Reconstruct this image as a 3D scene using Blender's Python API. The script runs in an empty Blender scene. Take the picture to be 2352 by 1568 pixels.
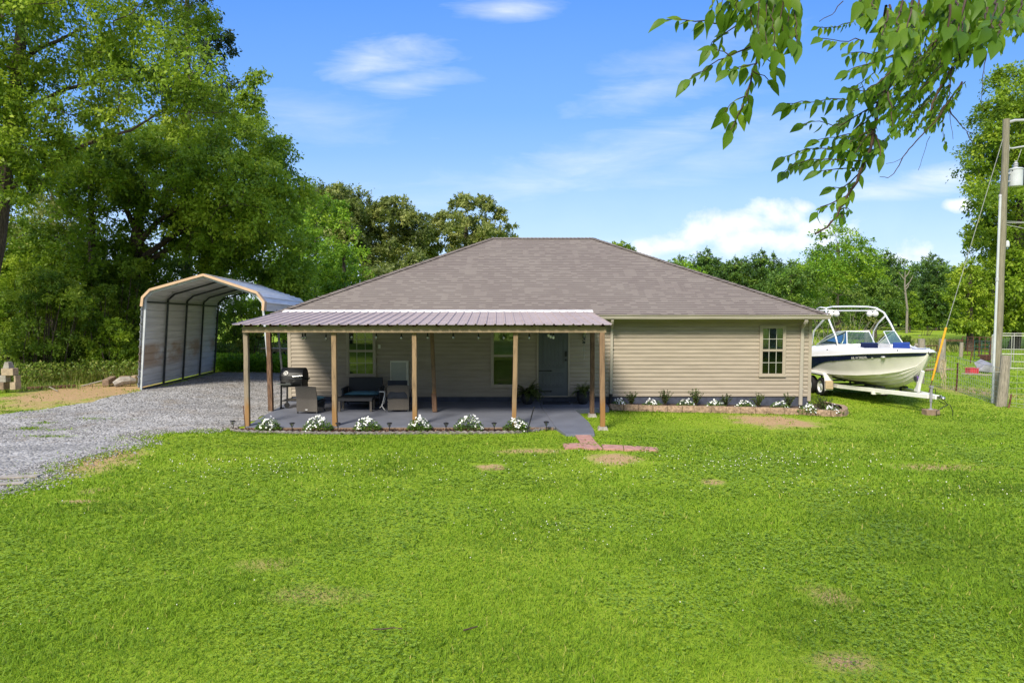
import bpy, math, random
import numpy as np
from mathutils import Vector, Matrix
R = math.radians
SC = bpy.context.scene
COL = SC.collection
# ---------------------------------------------------------------- camera
CH, TH, F = 2.75, R(2.88), 1568.0
ct, st = math.cos(TH), math.sin(TH)
cam = bpy.data.cameras.new('camera'); cam.lens = 24; cam.sensor_width = 36; cam.clip_end = 3000; cam.clip_start = .05
co = bpy.data.objects.new('camera', cam); COL.objects.link(co)
co.location = (0, 0, CH); co.rotation_euler = (R(90) - TH, 0, 0); SC.camera = co

def ray(u, v):
    a, b = (u - 1176) / F, (784 - v) / F
    return Vector((a, ct + b * st, -st + b * ct))
def P(u, v, y):
    d = ray(u, v); t = y / d.y
    return Vector((d.x * t, y, CH + d.z * t))
def G(u, v, z):
    d = ray(u, v); t = (z - CH) / d.z
    return Vector((d.x * t, d.y * t, z))
def sst(a, b, x):
    t = np.clip((x - a) / (b - a), 0, 1)
    return t * t * (3 - 2 * t)
def zt(x, y):
    """terrain height"""
    x = np.asarray(x, float); y = np.asarray(y, float)
    z = -.16 + 0 * x
    z = z - .10 * sst(4, 11, x) * sst(10, 18, y)
    w = sst(-6.6, -11.0, x)
    z = z + w * (.26 * sst(14.5, 20.5, y) - .016 * np.clip(y - 20.5, 0, 20)) + .04 * sst(-5.6, -7.2, x) * sst(14.8, 16.5, y)
    z = z - .42 * sst(26, 60, y) - .0045 * np.clip(y - 110, 0, 200)
    z = z + .025 * np.sin(x * .55 + 1.3) * np.sin(y * .47) * (1 - sst(14, 15.5, y))
    return z
def zf(x, y): return float(zt(x, y))
def GT(u, v):
    z = -.2
    for _ in range(12):
        p = G(u, v, z); z = zf(p.x, p.y)
    return p
def PT(u, y):
    """ground point in the column u at depth y"""
    x = (u - 1176) / F * y
    return Vector((x, y, zf(x, y)))
def zs(y): return -.0224 * (19.85 - y)          # porch slab, falling to the front
def GS(u, v):
    z = 0
    for _ in range(10):
        p = G(u, v, z); z = zs(p.y)
    return p

# ---------------------------------------------------------------- objects
ORG = {}
def org(o):
    return ORG.get(o.name, Vector((0, 0, 0))) if o else Vector((0, 0, 0))
def tag(o, label=None, cat=None, group=None, kind=None):
    if label: o['label'] = label
    if cat: o['category'] = cat
    if group: o['group'] = group
    if kind: o['kind'] = kind
    return o
def thing(name, label, cat, loc=(0, 0, 0), group=None):
    o = bpy.data.objects.new(name, None); COL.objects.link(o)
    o.location = loc; o.empty_display_size = .1
    ORG[o.name] = Vector(loc)
    return tag(o, label, cat, group)
def copy_tree(o, parent=None):
    c = o.copy(); COL.objects.link(c); c.parent = parent
    for ch in list(o.children): copy_tree(ch, c)
    return c
def finish(me, name, mat, parent, smooth):
    o = bpy.data.objects.new(name, me); COL.objects.link(o)
    for m in (mat if isinstance(mat, (list, tuple)) else [mat]):
        if m: me.materials.append(m)
    if parent:
        o.parent = parent
        ORG[o.name] = org(parent)
    else:
        ORG[o.name] = Vector((0, 0, 0))
    if smooth: me.polygons.foreach_set('use_smooth', [True] * len(me.polygons))
    return o

class MB:
    def __init__(s): s.v = []; s.f = []; s.uv = None
    def add(s, vs, fs):
        n = len(s.v); s.v += [tuple(p) for p in vs]; s.f += [tuple(i + n for i in f) for f in fs]; return s
    def box(s, c, d, rz=0, M=None):
        hx, hy, hz = d[0] / 2, d[1] / 2, d[2] / 2
        vs = [Vector((x, y, z)) for z in (-hz, hz) for y in (-hy, hy) for x in (-hx, hx)]
        if M is None: M = Matrix.Rotation(rz, 3, 'Z')
        vs = [M @ p + Vector(c) for p in vs]
        return s.add(vs, [(0, 2, 3, 1), (4, 5, 7, 6), (0, 1, 5, 4), (2, 6, 7, 3), (0, 4, 6, 2), (1, 3, 7, 5)])
    def bx(s, x0, x1, y0, y1, z0, z1):
        return s.box(((x0 + x1) / 2, (y0 + y1) / 2, (z0 + z1) / 2), (abs(x1 - x0), abs(y1 - y0), abs(z1 - z0)))
    def bar(s, p, q, w, h, up=(0, 0, 1)):
        p, q = Vector(p), Vector(q); d = (q - p); L = d.length; d.normalize()
        r = d.cross(Vector(up))
        if r.length < 1e-4: r = d.cross(Vector((0, 1, 0)))
        r.normalize(); n = r.cross(d)
        M = Matrix((d, r, n)).transposed()
        return s.box((p + q) / 2, (L, w, h), M=M)
    def tube(s, pts, rad, n=8, cap=True):
        pts = [Vector(p) for p in pts]
        if not isinstance(rad, (list, tuple)): rad = [rad] * len(pts)
        vs, fs = [], []; pr = None
        for i, p in enumerate(pts):
            d = (pts[min(i + 1, len(pts) - 1)] - pts[max(i - 1, 0)])
            if d.length < 1e-9: d = Vector((0, 0, 1))
            d.normalize()
            if pr is None:
                pr = d.cross(Vector((0, 0, 1)))
                if pr.length < .05: pr = d.cross(Vector((0, 1, 0)))
            pr = (pr - d * pr.dot(d)); pr.normalize(); q = d.cross(pr)
            for k in range(n):
                a = 2 * math.pi * k / n
                vs.append(p + (pr * math.cos(a) + q * math.sin(a)) * rad[i])
        for i in range(len(pts) - 1):
            for k in range(n):
                a, b = i * n + k, i * n + (k + 1) % n
                fs.append((a, b, b + n, a + n))
        if cap:
            fs.append(tuple(range(n))[::-1]); m = (len(pts) - 1) * n; fs.append(tuple(range(m, m + n)))
        return s.add(vs, fs)
    def lathe(s, prof, o=(0, 0, 0), n=20):
        vs = [(o[0] + r * math.cos(2 * math.pi * k / n), o[1] + r * math.sin(2 * math.pi * k / n), o[2] + z) for r, z in prof for k in range(n)]
        fs = [(i * n + k, i * n + (k + 1) % n, (i + 1) * n + (k + 1) % n, (i + 1) * n + k) for i in range(len(prof) - 1) for k in range(n)]
        fs.append(tuple(range(n))[::-1]); m = (len(prof) - 1) * n; fs.append(tuple(range(m, m + n)))
        return s.add(vs, fs)
    def ell(s, c, r, nu=10, nv=6):
        r = (r, r, r) if isinstance(r, (int, float)) else r
        vs = [(c[0] + r[0] * math.sin(math.pi * j / nv) * math.cos(2 * math.pi * i / nu), c[1] + r[1] * math.sin(math.pi * j / nv) * math.sin(2 * math.pi * i / nu), c[2] - r[2] * math.cos(math.pi * j / nv)) for j in range(nv + 1) for i in range(nu)]
        fs = [(j * nu + i, j * nu + (i + 1) % nu, (j + 1) * nu + (i + 1) % nu, (j + 1) * nu + i) for j in range(nv) for i in range(nu)]
        return s.add(vs, fs)
    def grid(s, rows):
        n = len(rows[0]); vs = [p for r in rows for p in r]
        return s.add(vs, [(i * n + k, i * n + k + 1, (i + 1) * n + k + 1, (i + 1) * n + k) for i in range(len(rows) - 1) for k in range(n - 1)])
    def prism(s, poly, z0, z1):
        """poly of (x,y) (counter-clockwise); z0/z1 numbers or functions of (x,y)"""
        g0 = z0 if callable(z0) else (lambda x, y: z0); g1 = z1 if callable(z1) else (lambda x, y: z1)
        n = len(poly)
        vs = [(x, y, g0(x, y)) for x, y in poly] + [(x, y, g1(x, y)) for x, y in poly]
        return s.add(vs, [tuple(range(n))[::-1], tuple(range(n, 2 * n))] + [(i, (i + 1) % n, n + (i + 1) % n, n + i) for i in range(n)])
    def build(s, name, mat, parent=None, smooth=False, bevel=0, uv=None, seg=2):
        me = bpy.data.meshes.new(name)
        o0 = org(parent)
        me.from_pydata([(p[0] - o0.x, p[1] - o0.y, p[2] - o0.z) for p in s.v], [], s.f)
        me.validate(); me.update()
        if uv:
            l = me.uv_layers.new(name='UVMap')
            for lp in me.loops: l.data[lp.index].uv = uv(s.v[lp.vertex_index])
        o = finish(me, name, mat, parent, smooth)
        if bevel:
            b = o.modifiers.new('bevel', 'BEVEL'); b.width = bevel; b.segments = seg; b.limit_method = 'ANGLE'; b.angle_limit = R(40)
        return o

def npmesh(name, V, faces, mat, parent=None, tint=None, smooth=False):
    """V (N,3); faces (M,k) ints; tint per vertex"""
    me = bpy.data.meshes.new(name)
    o0 = org(parent)
    V = np.asarray(V, np.float32) - np.array(o0, np.float32)
    faces = np.asarray(faces, np.int32); M, k = faces.shape
    me.vertices.add(len(V)); me.vertices.foreach_set('co', V.ravel())
    me.loops.add(M * k); me.loops.foreach_set('vertex_index', faces.ravel())
    me.polygons.add(M); me.polygons.foreach_set('loop_start', np.arange(0, M * k, k, dtype=np.int32))
    me.update(calc_edges=True)
    if tint is not None:
        a = me.attributes.new('tint', 'FLOAT', 'POINT'); a.data.foreach_set('value', np.asarray(tint, np.float32))
    return finish(me, name, mat, parent, smooth)

# ---------------------------------------------------------------- materials
def nt(name):
    m = bpy.data.materials.new(name); m.use_nodes = True
    t = m.node_tree; b = t.nodes['Principled BSDF']
    return m, t, b
def N(t, typ, **kw):
    n = t.nodes.new(typ)
    for k, v in kw.items():
        if k in n.inputs: n.inputs[k].default_value = v
        else: setattr(n, k, v)
    return n
def mathn(t, op, a, b=None, clamp=False):
    n = t.nodes.new('ShaderNodeMath'); n.operation = op; n.use_clamp = clamp
    for i, x in enumerate((a, b)):
        if x is None: continue
        if isinstance(x, (int, float)): n.inputs[i].default_value = x
        else: t.links.new(x, n.inputs[i])
    return n.outputs[0]
def mixc(t, fac, a, b):
    n = t.nodes.new('ShaderNodeMix'); n.data_type = 'RGBA'
    for s, x in ((n.inputs[0], fac), (n.inputs[6], a), (n.inputs[7], b)):
        if isinstance(x, (int, float)): s.default_value = x
        elif isinstance(x, tuple): s.default_value = (*x, 1) if len(x) == 3 else x
        else: t.links.new(x, s)
    return n.outputs[2]
def ramp(t, fac, stops):
    n = t.nodes.new('ShaderNodeValToRGB'); e = n.color_ramp.elements
    while len(e) < len(stops): e.new(.5)
    for el, (p, c) in zip(e, stops): el.position = p; el.color = (*c, 1) if len(c) == 3 else c
    t.links.new(fac, n.inputs[0]); return n.outputs[0]
def objco(t, scale=(1, 1, 1)):
    c = t.nodes.new('ShaderNodeTexCoord'); mp = t.nodes.new('ShaderNodeMapping'); mp.inputs['Scale'].default_value = scale
    t.links.new(c.outputs['Object'], mp.inputs[0]); return mp.outputs[0]
def noise(t, vec, scale, detail=4, rough=.55, dist=0):
    n = N(t, 'ShaderNodeTexNoise'); n.inputs['Scale'].default_value = scale; n.inputs['Detail'].default_value = detail
    n.inputs['Roughness'].default_value = rough; n.inputs['Distortion'].default_value = dist
    t.links.new(vec, n.inputs['Vector']); return n.outputs['Fac']
def bump(t, b, h, strength=.3, dist=.01):
    n = N(t, 'ShaderNodeBump'); n.inputs['Strength'].default_value = strength; n.inputs['Distance'].default_value = dist
    t.links.new(h, n.inputs['Height']); t.links.new(n.outputs[0], b.inputs['Normal'])
def mat(name, c, rough=.6, metal=0, var=.15, scale=4, bmp=0, bscale=60, stretch=(1, 1, 1), c2=None, spec=.4):
    """plain surface with uneven colour and a fine grain"""
    m, t, b = nt(name); v = objco(t, stretch)
    c2 = c2 or tuple(x * (1 - var * 2) for x in c)
    c1 = tuple(min(1, x * (1 + var)) for x in c)
    f = ramp(t, noise(t, v, scale, 6, .6), [(.3, c2), (.7, c1)])
    t.links.new(f, b.inputs['Base Color'])
    b.inputs['Roughness'].default_value = rough; b.inputs['Metallic'].default_value = metal
    b.inputs['Specular IOR Level'].default_value = spec
    if bmp: bump(t, b, noise(t, v, bscale, 4, .6), bmp, .01)
    return m
def leafmat(name, stops, trans=.35, rough=.5, spec=.3):
    m, t, b = nt(name)
    a = N(t, 'ShaderNodeAttribute'); a.attribute_name = 'tint'
    c = ramp(t, a.outputs['Fac'], stops)
    t.links.new(c, b.inputs['Base Color']); b.inputs['Roughness'].default_value = rough; b.inputs['Specular IOR Level'].default_value = spec
    tr = N(t, 'ShaderNodeBsdfTranslucent')
    c2 = mixc(t, .5, c, (.30, .42, .03)); t.links.new(c2, tr.inputs[0])
    mx = N(t, 'ShaderNodeMixShader'); mx.inputs[0].default_value = trans
    t.links.new(b.outputs[0], mx.inputs[1]); t.links.new(tr.outputs[0], mx.inputs[2])
    t.links.new(mx.outputs[0], t.nodes['Material Output'].inputs[0])
    return m
# ---------------------------------------------------------------- material set
M_ = {}
M_['siding'] = mat('vinyl_siding', (.365, .312, .243), .55, var=.09, scale=1.5, stretch=(1, 1, 8), spec=.3)
M_['trim'] = mat('tan_trim', (.38, .33, .255), .5, var=.06, scale=3)
M_['fascia'] = mat('gutter_paint', (.40, .365, .30), .4, var=.05, scale=2)
M_['found'] = mat('blue_grey_painted_block', (.062, .07, .10), .75, var=.2, scale=6, bmp=.3)
M_['slab'] = mat('blue_grey_painted_concrete', (.155, .165, .20), .5, var=.10, scale=1.6, bmp=.06, bscale=90)
M_['wood'] = mat('weathered_pine', (.36, .22, .105), .75, var=.3, scale=5, stretch=(6, 6, .7), bmp=.3, bscale=40)
M_['wood_dark'] = mat('brown_weathered_post', (.17, .095, .055), .8, var=.35, scale=6, stretch=(6, 6, .8), bmp=.3)
M_['beam'] = mat('tan_painted_board', (.36, .265, .165), .65, var=.12, scale=3, stretch=(.6, 4, 4))
M_['greywood'] = mat('grey_weathered_wood', (.30, .265, .21), .85, var=.25, scale=8, stretch=(6, 6, .6), bmp=.5, bscale=30)
M_['pole'] = mat('treated_pole_wood', (.235, .215, .15), .85, var=.22, scale=7, stretch=(8, 8, .4), bmp=.5, bscale=30)
M_['mauve'] = mat('faded_mauve_metal', (.375, .305, .285), .6, var=.10, scale=1.2, stretch=(1, 3, 1), spec=.2)
M_['white'] = mat('white_paint', (.78, .77, .74), .4, var=.05)
M_['whitem'] = mat('white_flashing', (.72, .70, .68), .5, var=.15, scale=4)
M_['cream'] = mat('cream_panel', (.66, .65, .55), .5, var=.06)
M_['door'] = mat('slate_door_paint', (.10, .112, .12), .5, var=.06)
M_['black'] = mat('black_metal', (.012, .012, .013), .45, var=.3)
M_['blackgloss'] = mat('black_enamel', (.013, .014, .016), .5, var=.3)
M_['steel'] = mat('bare_steel', (.55, .55, .54), .35, 1, var=.2)
M_['galv'] = None
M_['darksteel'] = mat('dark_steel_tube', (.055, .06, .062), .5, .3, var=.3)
M_['rust'] = mat('rusted_steel', (.13, .055, .035), .85, var=.35, scale=12)
M_['tantrim'] = mat('peach_tan_trim', (.60, .41, .25), .5, var=.06)
M_['concrete'] = mat('grey_concrete', (.33, .30, .26), .9, var=.2, scale=9, bmp=.5)
M_['tanblock'] = mat('tan_wall_block', (.36, .25, .165), .95, var=.3, scale=14, bmp=1.0, bscale=34)
M_['buffblock'] = mat('buff_block', (.40, .31, .21), .9, var=.2, scale=8, bmp=.5)
M_['greyblock'] = mat('grey_block', (.33, .30, .255), .9, var=.2, scale=8, bmp=.5)
M_['brownblock'] = mat('brown_block', (.25, .175, .12), .9, var=.2, scale=8, bmp=.5)
M_['redpaver'] = mat('red_paver', (.42, .225, .18), .85, var=.16, scale=9, bmp=.3)
M_['wicker'] = None
M_['darkwicker'] = None
M_['teal'] = mat('teal_cushion', (.10, .26, .33), .9, var=.1, scale=9, bmp=.2, bscale=160)
M_['darkcloth'] = mat('dark_cloth', (.028, .033, .045), .9, var=.2, bmp=.2, bscale=160)
M_['pot'] = mat('charcoal_pot', (.022, .024, .03), .5, var=.2)
M_['mulch'] = mat('dark_mulch', (.075, .04, .025), .95, var=.45, scale=30, bmp=1, bscale=50)
M_['soil'] = mat('bed_soil', (.09, .06, .04), .95, var=.3, scale=20, bmp=1, bscale=40)
M_['hull'] = mat('gelcoat_white', (.78, .75, .69), .18, var=.02, spec=.5)
M_['deck'] = mat('gelcoat_deck', (.78, .77, .74), .25, var=.02, spec=.5)
M_['navy'] = mat('navy_stripe', (.012, .018, .06), .2, var=.1)
M_['blueseat'] = mat('blue_vinyl', (.02, .055, .27), .4, var=.1)
M_['alu'] = mat('polished_aluminium', (.80, .80, .78), .25, .35, var=.03)
M_['tyre'] = mat('tyre_rubber', (.018, .018, .018), .85, var=.3)
M_['bark'] = mat('bark', (.085, .065, .048), .95, var=.4, scale=6, stretch=(4, 4, 1), bmp=.8, bscale=14)
M_['barkpale'] = mat('pale_dead_bark', (.25, .22, .18), .95, var=.3, scale=6, stretch=(4, 4, 1))
M_['twig'] = mat('twig_bark', (.075, .045, .03), .8, var=.3, scale=20)
M_['yellow'] = mat('yellow_guard', (.72, .36, .02), .45, var=.12)
M_['wire'] = mat('galvanised_wire', (.42, .42, .38), .5, .4, var=.2, scale=30)
M_['greenmetal'] = mat('green_painted_pipe', (.05, .085, .075), .6, var=.3)
M_['redplastic'] = mat('red_plastic', (.55, .04, .06), .4, var=.1)
M_['greyplastic'] = mat('grey_plastic', (.25, .25, .27), .5, var=.2)
M_['rope'] = mat('frayed_rope', (.45, .38, .24), .95, var=.25, scale=40)
M_['tealplastic'] = mat('teal_plastic', (.22, .48, .44), .45, var=.1)
M_['petal'] = mat('white_petal', (.86, .86, .82), .6, var=.03)
M_['clover'] = mat('clover_bloom', (.66, .66, .52), .8, var=.15, scale=3)
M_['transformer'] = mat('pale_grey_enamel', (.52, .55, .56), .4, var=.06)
M_['insul'] = mat('grey_porcelain', (.42, .43, .44), .3, var=.1)
M_['plywood'] = mat('raw_plywood', (.33, .25, .16), .8, var=.2)

def weave(name, c, c2, sx=34, sz=46):
    m, t, b = nt(name); v = objco(t)
    w = N(t, 'ShaderNodeTexWave'); w.bands_direction = 'Z'; w.inputs['Scale'].default_value = sz / 2; w.inputs['Distortion'].default_value = 1.2
    t.links.new(v, w.inputs[0])
    n2 = noise(t, objco(t, (sx, sx, sz * 2.4)), 1, 2)
    f = mathn(t, 'ADD', mathn(t, 'MULTIPLY', w.outputs['Fac'], .5), mathn(t, 'MULTIPLY', n2, .6))
    t.links.new(ramp(t, f, [(.25, c2), (.75, c)]), b.inputs['Base Color']); b.inputs['Roughness'].default_value = .6
    bump(t, b, f, .6, .008); return m
M_['wicker'] = weave('grey_brown_wicker', (.15, .13, .105), (.045, .038, .032))
M_['darkwicker'] = weave('charcoal_wicker', (.040, .042, .048), (.014, .015, .018))

def galv():
    m, t, b = nt('galvanised_sheet'); v = objco(t)
    n1 = noise(t, v, 1.4, 6, .6); n2 = noise(t, objco(t, (.6, .6, 9)), 1.2, 4)
    base = ramp(t, n2, [(.3, (.56, .56, .55)), (.7, (.74, .735, .72))])
    # rust stains on the panel: shapes of their own, low on the wall
    sep = N(t, 'ShaderNodeSeparateXYZ'); t.links.new(v, sep.inputs[0])
    z = sep.outputs[2]
    band = mathn(t, 'MULTIPLY', ramp(t, mathn(t, 'MULTIPLY', z, .35), [(.22, (0, 0, 0)), (.30, (1, 1, 1)), (.50, (1, 1, 1)), (.545, (0, 0, 0))]), ramp(t, noise(t, objco(t, (.9, .55, 1.1)), 1.0, 5, .6), [(.47, (0, 0, 0)), (.60, (1, 1, 1))]))
    c = mixc(t, mathn(t, 'MULTIPLY', band, .8), base, (.42, .28, .17))
    t.links.new(c, b.inputs['Base Color']); b.inputs['Metallic'].default_value = .1; b.inputs['Roughness'].default_value = .6; b.inputs['Specular IOR Level'].default_value = .25
    bump(t, b, n1, .05, .02); return m
M_['galv'] = galv()

def shingle():
    m, t, b = nt('asphalt_shingle')
    uv = N(t, 'ShaderNodeUVMap'); uv.uv_map = 'UVMap'
    br = N(t, 'ShaderNodeTexBrick'); br.offset = .37; br.offset_frequency = 2; br.squash = .72; br.squash_frequency = 3
    for k, x in (('Scale', 1), ('Mortar Size', .012), ('Mortar Smooth', .25), ('Bias', 0), ('Brick Width', .24), ('Row Height', .155)): br.inputs[k].default_value = x
    br.inputs['Color1'].default_value = (0, 0, 0, 1); br.inputs['Color2'].default_value = (1, 1, 1, 1); br.inputs['Mortar'].default_value = (.5, .5, .5, 1)
    t.links.new(uv.outputs[0], br.inputs[0])
    sx = N(t, 'ShaderNodeSeparateXYZ'); t.links.new(uv.outputs[0], sx.inputs[0])
    row = mathn(t, 'FRACT', mathn(t, 'DIVIDE', sx.outputs[1], .155))
    mp = N(t, 'ShaderNodeMapping'); mp.inputs['Scale'].default_value = (3, 3, 3); t.links.new(uv.outputs[0], mp.inputs[0])
    big = noise(t, mp.outputs[0], .12, 4); fine = noise(t, mp.outputs[0], 45, 2, .7)
    tone = mathn(t, 'ADD', mathn(t, 'MULTIPLY', br.outputs['Color'], .14), mathn(t, 'ADD', mathn(t, 'MULTIPLY', big, .55), mathn(t, 'MULTIPLY', fine, .3)))
    c = ramp(t, tone, [(.2, (.150, .122, .110)), (.55, (.200, .172, .148)), (.9, (.243, .212, .184))])
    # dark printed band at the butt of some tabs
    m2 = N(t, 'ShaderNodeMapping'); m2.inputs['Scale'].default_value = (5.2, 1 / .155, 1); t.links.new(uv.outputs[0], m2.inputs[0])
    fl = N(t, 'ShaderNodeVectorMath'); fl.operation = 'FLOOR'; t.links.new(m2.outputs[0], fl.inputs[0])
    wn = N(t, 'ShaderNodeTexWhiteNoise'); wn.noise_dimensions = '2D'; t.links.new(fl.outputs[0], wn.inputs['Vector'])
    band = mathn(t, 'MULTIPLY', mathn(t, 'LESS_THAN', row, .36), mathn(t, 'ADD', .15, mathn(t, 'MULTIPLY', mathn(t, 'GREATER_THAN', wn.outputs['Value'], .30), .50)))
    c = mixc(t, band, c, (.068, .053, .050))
    t.links.new(c, b.inputs['Base Color']); b.inputs['Roughness'].default_value = .95; b.inputs['Specular IOR Level'].default_value = .15
    bump(t, b, mathn(t, 'ADD', mathn(t, 'MULTIPLY', row, -1.0), mathn(t, 'MULTIPLY', fine, .4)), .5, .012); return m
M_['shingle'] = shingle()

def glass(name, refl, tint=(.02, .025, .025), fac=.35):
    m, t, b = nt(name)
    g = N(t, 'ShaderNodeBsdfGlossy'); g.inputs['Color'].default_value = (*refl, 1); g.inputs['Roughness'].default_value = .02
    tr = N(t, 'ShaderNodeBsdfTransparent'); tr.inputs[0].default_value = (*tint, 1)
    lw = N(t, 'ShaderNodeFresnel'); lw.inputs[0].default_value = 1.6
    f = mathn(t, 'ADD', lw.outputs[0], fac, True)
    mx = N(t, 'ShaderNodeMixShader'); t.links.new(f, mx.inputs[0]); t.links.new(tr.outputs[0], mx.inputs[1]); t.links.new(g.outputs[0], mx.inputs[2])
    t.links.new(mx.outputs[0], t.nodes['Material Output'].inputs[0]); return m
M_['glass'] = glass('window_glass', (.8, .83, .8), (.80, .84, .82), .05)
M_['glassdark'] = glass('window_glass_screened', (.8, .82, .82), (.45, .48, .50), .0)
M_['boatglass'] = glass('tinted_windshield', (.32, .40, .37), (.50, .68, .66), .06)

L_ = {}
L_['A'] = leafmat('elm_leaf', [(.1, (.075, .140, .010)), (.5, (.225, .350, .020)), (.9, (.42, .52, .045))], .45)
L_['B'] = leafmat('hackberry_leaf', [(.1, (.065, .130, .010)), (.5, (.190, .320, .018)), (.9, (.37, .49, .035))], .45)
L_['C'] = leafmat('oak_leaf', [(.1, (.075, .100, .030)), (.5, (.205, .245, .065)), (.9, (.36, .38, .11))], .4)
L_['D'] = leafmat('bright_leaf', [(.1, (.075, .185, .014)), (.5, (.190, .360, .022)), (.9, (.35, .50, .035))], .42)
L_['E'] = leafmat('vine_leaf', [(.1, (.045, .098, .014)), (.5, (.135, .240, .022)), (.9, (.30, .40, .035))], .4)
L_['F'] = leafmat('far_tree_leaf', [(.1, (.036, .085, .020)), (.5, (.095, .185, .028)), (.9, (.20, .31, .04))], .35)
L_['P'] = leafmat('pine_needle', [(.1, (.016, .036, .014)), (.5, (.040, .070, .022)), (.9, (.085, .115, .036))], .15)
L_['W'] = leafmat('weed_leaf', [(.1, (.055, .105, .014)), (.5, (.135, .215, .024)), (.9, (.30, .30, .07))], .32)
L_['N'] = leafmat('near_branch_leaf', [(.1, (.060, .140, .010)), (.5, (.110, .225, .014)), (.9, (.21, .34, .022))], .55, .45)
L_['S'] = leafmat('shrub_leaf', [(.1, (.020, .042, .012)), (.5, (.055, .095, .020)), (.9, (.12, .17, .035))], .25)
L_['V'] = leafmat('vinca_leaf', [(.1, (.035, .085, .015)), (.5, (.09, .18, .025)), (.9, (.17, .28, .04))], .3)
L_['H'] = leafmat('hosta_leaf', [(.1, (.09, .22, .015)), (.5, (.19, .40, .022)), (.9, (.30, .52, .04))], .45)
L_['fern'] = leafmat('fern_leaf', [(.1, (.03, .06, .015)), (.5, (.10, .15, .03)), (.9, (.22, .27, .07))], .35)
L_['grass'] = leafmat('grass_blade', [(.05, (.105, .185, .014)), (.4, (.220, .370, .020)), (.7, (.325, .455, .030)), (.95, (.54, .50, .13))], .45, .55, .2)
L_['cloverleaf'] = leafmat('clover_leaf', [(.1, (.12, .21, .020)), (.5, (.215, .345, .028)), (.9, (.32, .45, .04))], .35, .5, .3)
L_['weedtall'] = leafmat('tall_weed_blade', [(.1, (.08, .13, .02)), (.5, (.19, .24, .04)), (.9, (.42, .38, .14))], .3)

# dirt patches: centre, half sizes (metres) worked from the lawn in the photograph
def patch(u0, v0, u1, v1):
    a, b = GT(u0, (v0 + v1) / 2), GT(u1, (v0 + v1) / 2); c, d = GT((u0 + u1) / 2, v0), GT((u0 + u1) / 2, v1)
    return ((a.x + b.x) / 2, (c.y + d.y) / 2, abs(b.x - a.x) / 2, abs(c.y - d.y) / 2)
DIRT = [(patch(1655, 948, 1895, 988), 1), (patch(1320, 1036, 1490, 1070), .95), (patch(1075, 1063, 1185, 1082), 1), (patch(60, 1020, 330, 1110), .75), (patch(170, 1118, 250, 1140), .45),
        (patch(-90, 872, 320, 962), .98), (patch(130, 875, 330, 898), 1), (patch(110, 1145, 235, 1158), .6), (patch(560, 1335, 880, 1400), .3), (patch(500, 1275, 720, 1318), .28), (patch(1100, 1028, 1330, 1044), .6),
        (patch(1830, 1490, 2060, 1555), .46), (patch(1840, 1335, 1990, 1410), .4), (patch(2000, 1060, 2300, 1085), .45), (patch(1600, 1098, 1670, 1116), .6), (patch(2170, 880, 2352, 925), .6)]

def ground_mat():
    m, t, b = nt('lawn_ground'); v = objco(t)
    sp = N(t, 'ShaderNodeSeparateXYZ'); t.links.new(v, sp.inputs[0]); x, y = sp.outputs[0], sp.outputs[1]
    n1 = noise(t, v, .22, 5, .6); n2 = noise(t, v, 2.4, 6, .65); n3 = noise(t, objco(t, (1, 1, 1)), 38, 3, .7)
    tone = mathn(t, 'ADD', mathn(t, 'MULTIPLY', n1, .5), mathn(t, 'ADD', mathn(t, 'MULTIPLY', n2, .35), mathn(t, 'MULTIPLY', n3, .35)))
    g = ramp(t, tone, [(.3, (.10, .150, .014)), (.55, (.205, .305, .020)), (.8, (.32, .39, .04))])
    dn = mathn(t, 'ADD', mathn(t, 'MULTIPLY', noise(t, v, 1.5, 6, .7), 1.5), mathn(t, 'MULTIPLY', noise(t, v, 8, 4, .75), .8))
    tot = None
    for (cx, cy, rx, ry), k in DIRT:
        dx = mathn(t, 'DIVIDE', mathn(t, 'SUBTRACT', x, cx), rx); dy = mathn(t, 'DIVIDE', mathn(t, 'SUBTRACT', y, cy), ry)
        d = mathn(t, 'SQRT', mathn(t, 'ADD', mathn(t, 'MULTIPLY', dx, dx), mathn(t, 'MULTIPLY', dy, dy)))
        s = mathn(t, 'MULTIPLY', mathn(t, 'SUBTRACT', 2.0, mathn(t, 'ADD', d, mathn(t, 'MULTIPLY', dn, .95))), 2.4 * k, True)
        tot = s if tot is None else mathn(t, 'MAXIMUM', tot, s)
    dirt = ramp(t, n3, [(.25, (.27, .16, .075)), (.7, (.54, .38, .20))])
    c = mixc(t, tot, g, dirt)
    t.links.new(c, b.inputs['Base Color']); b.inputs['Roughness'].default_value = .95; b.inputs['Specular IOR Level'].default_value = .1
    bump(t, b, mathn(t, 'ADD', n3, n2), .8, .03); return m
M_['ground'] = ground_mat()
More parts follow.
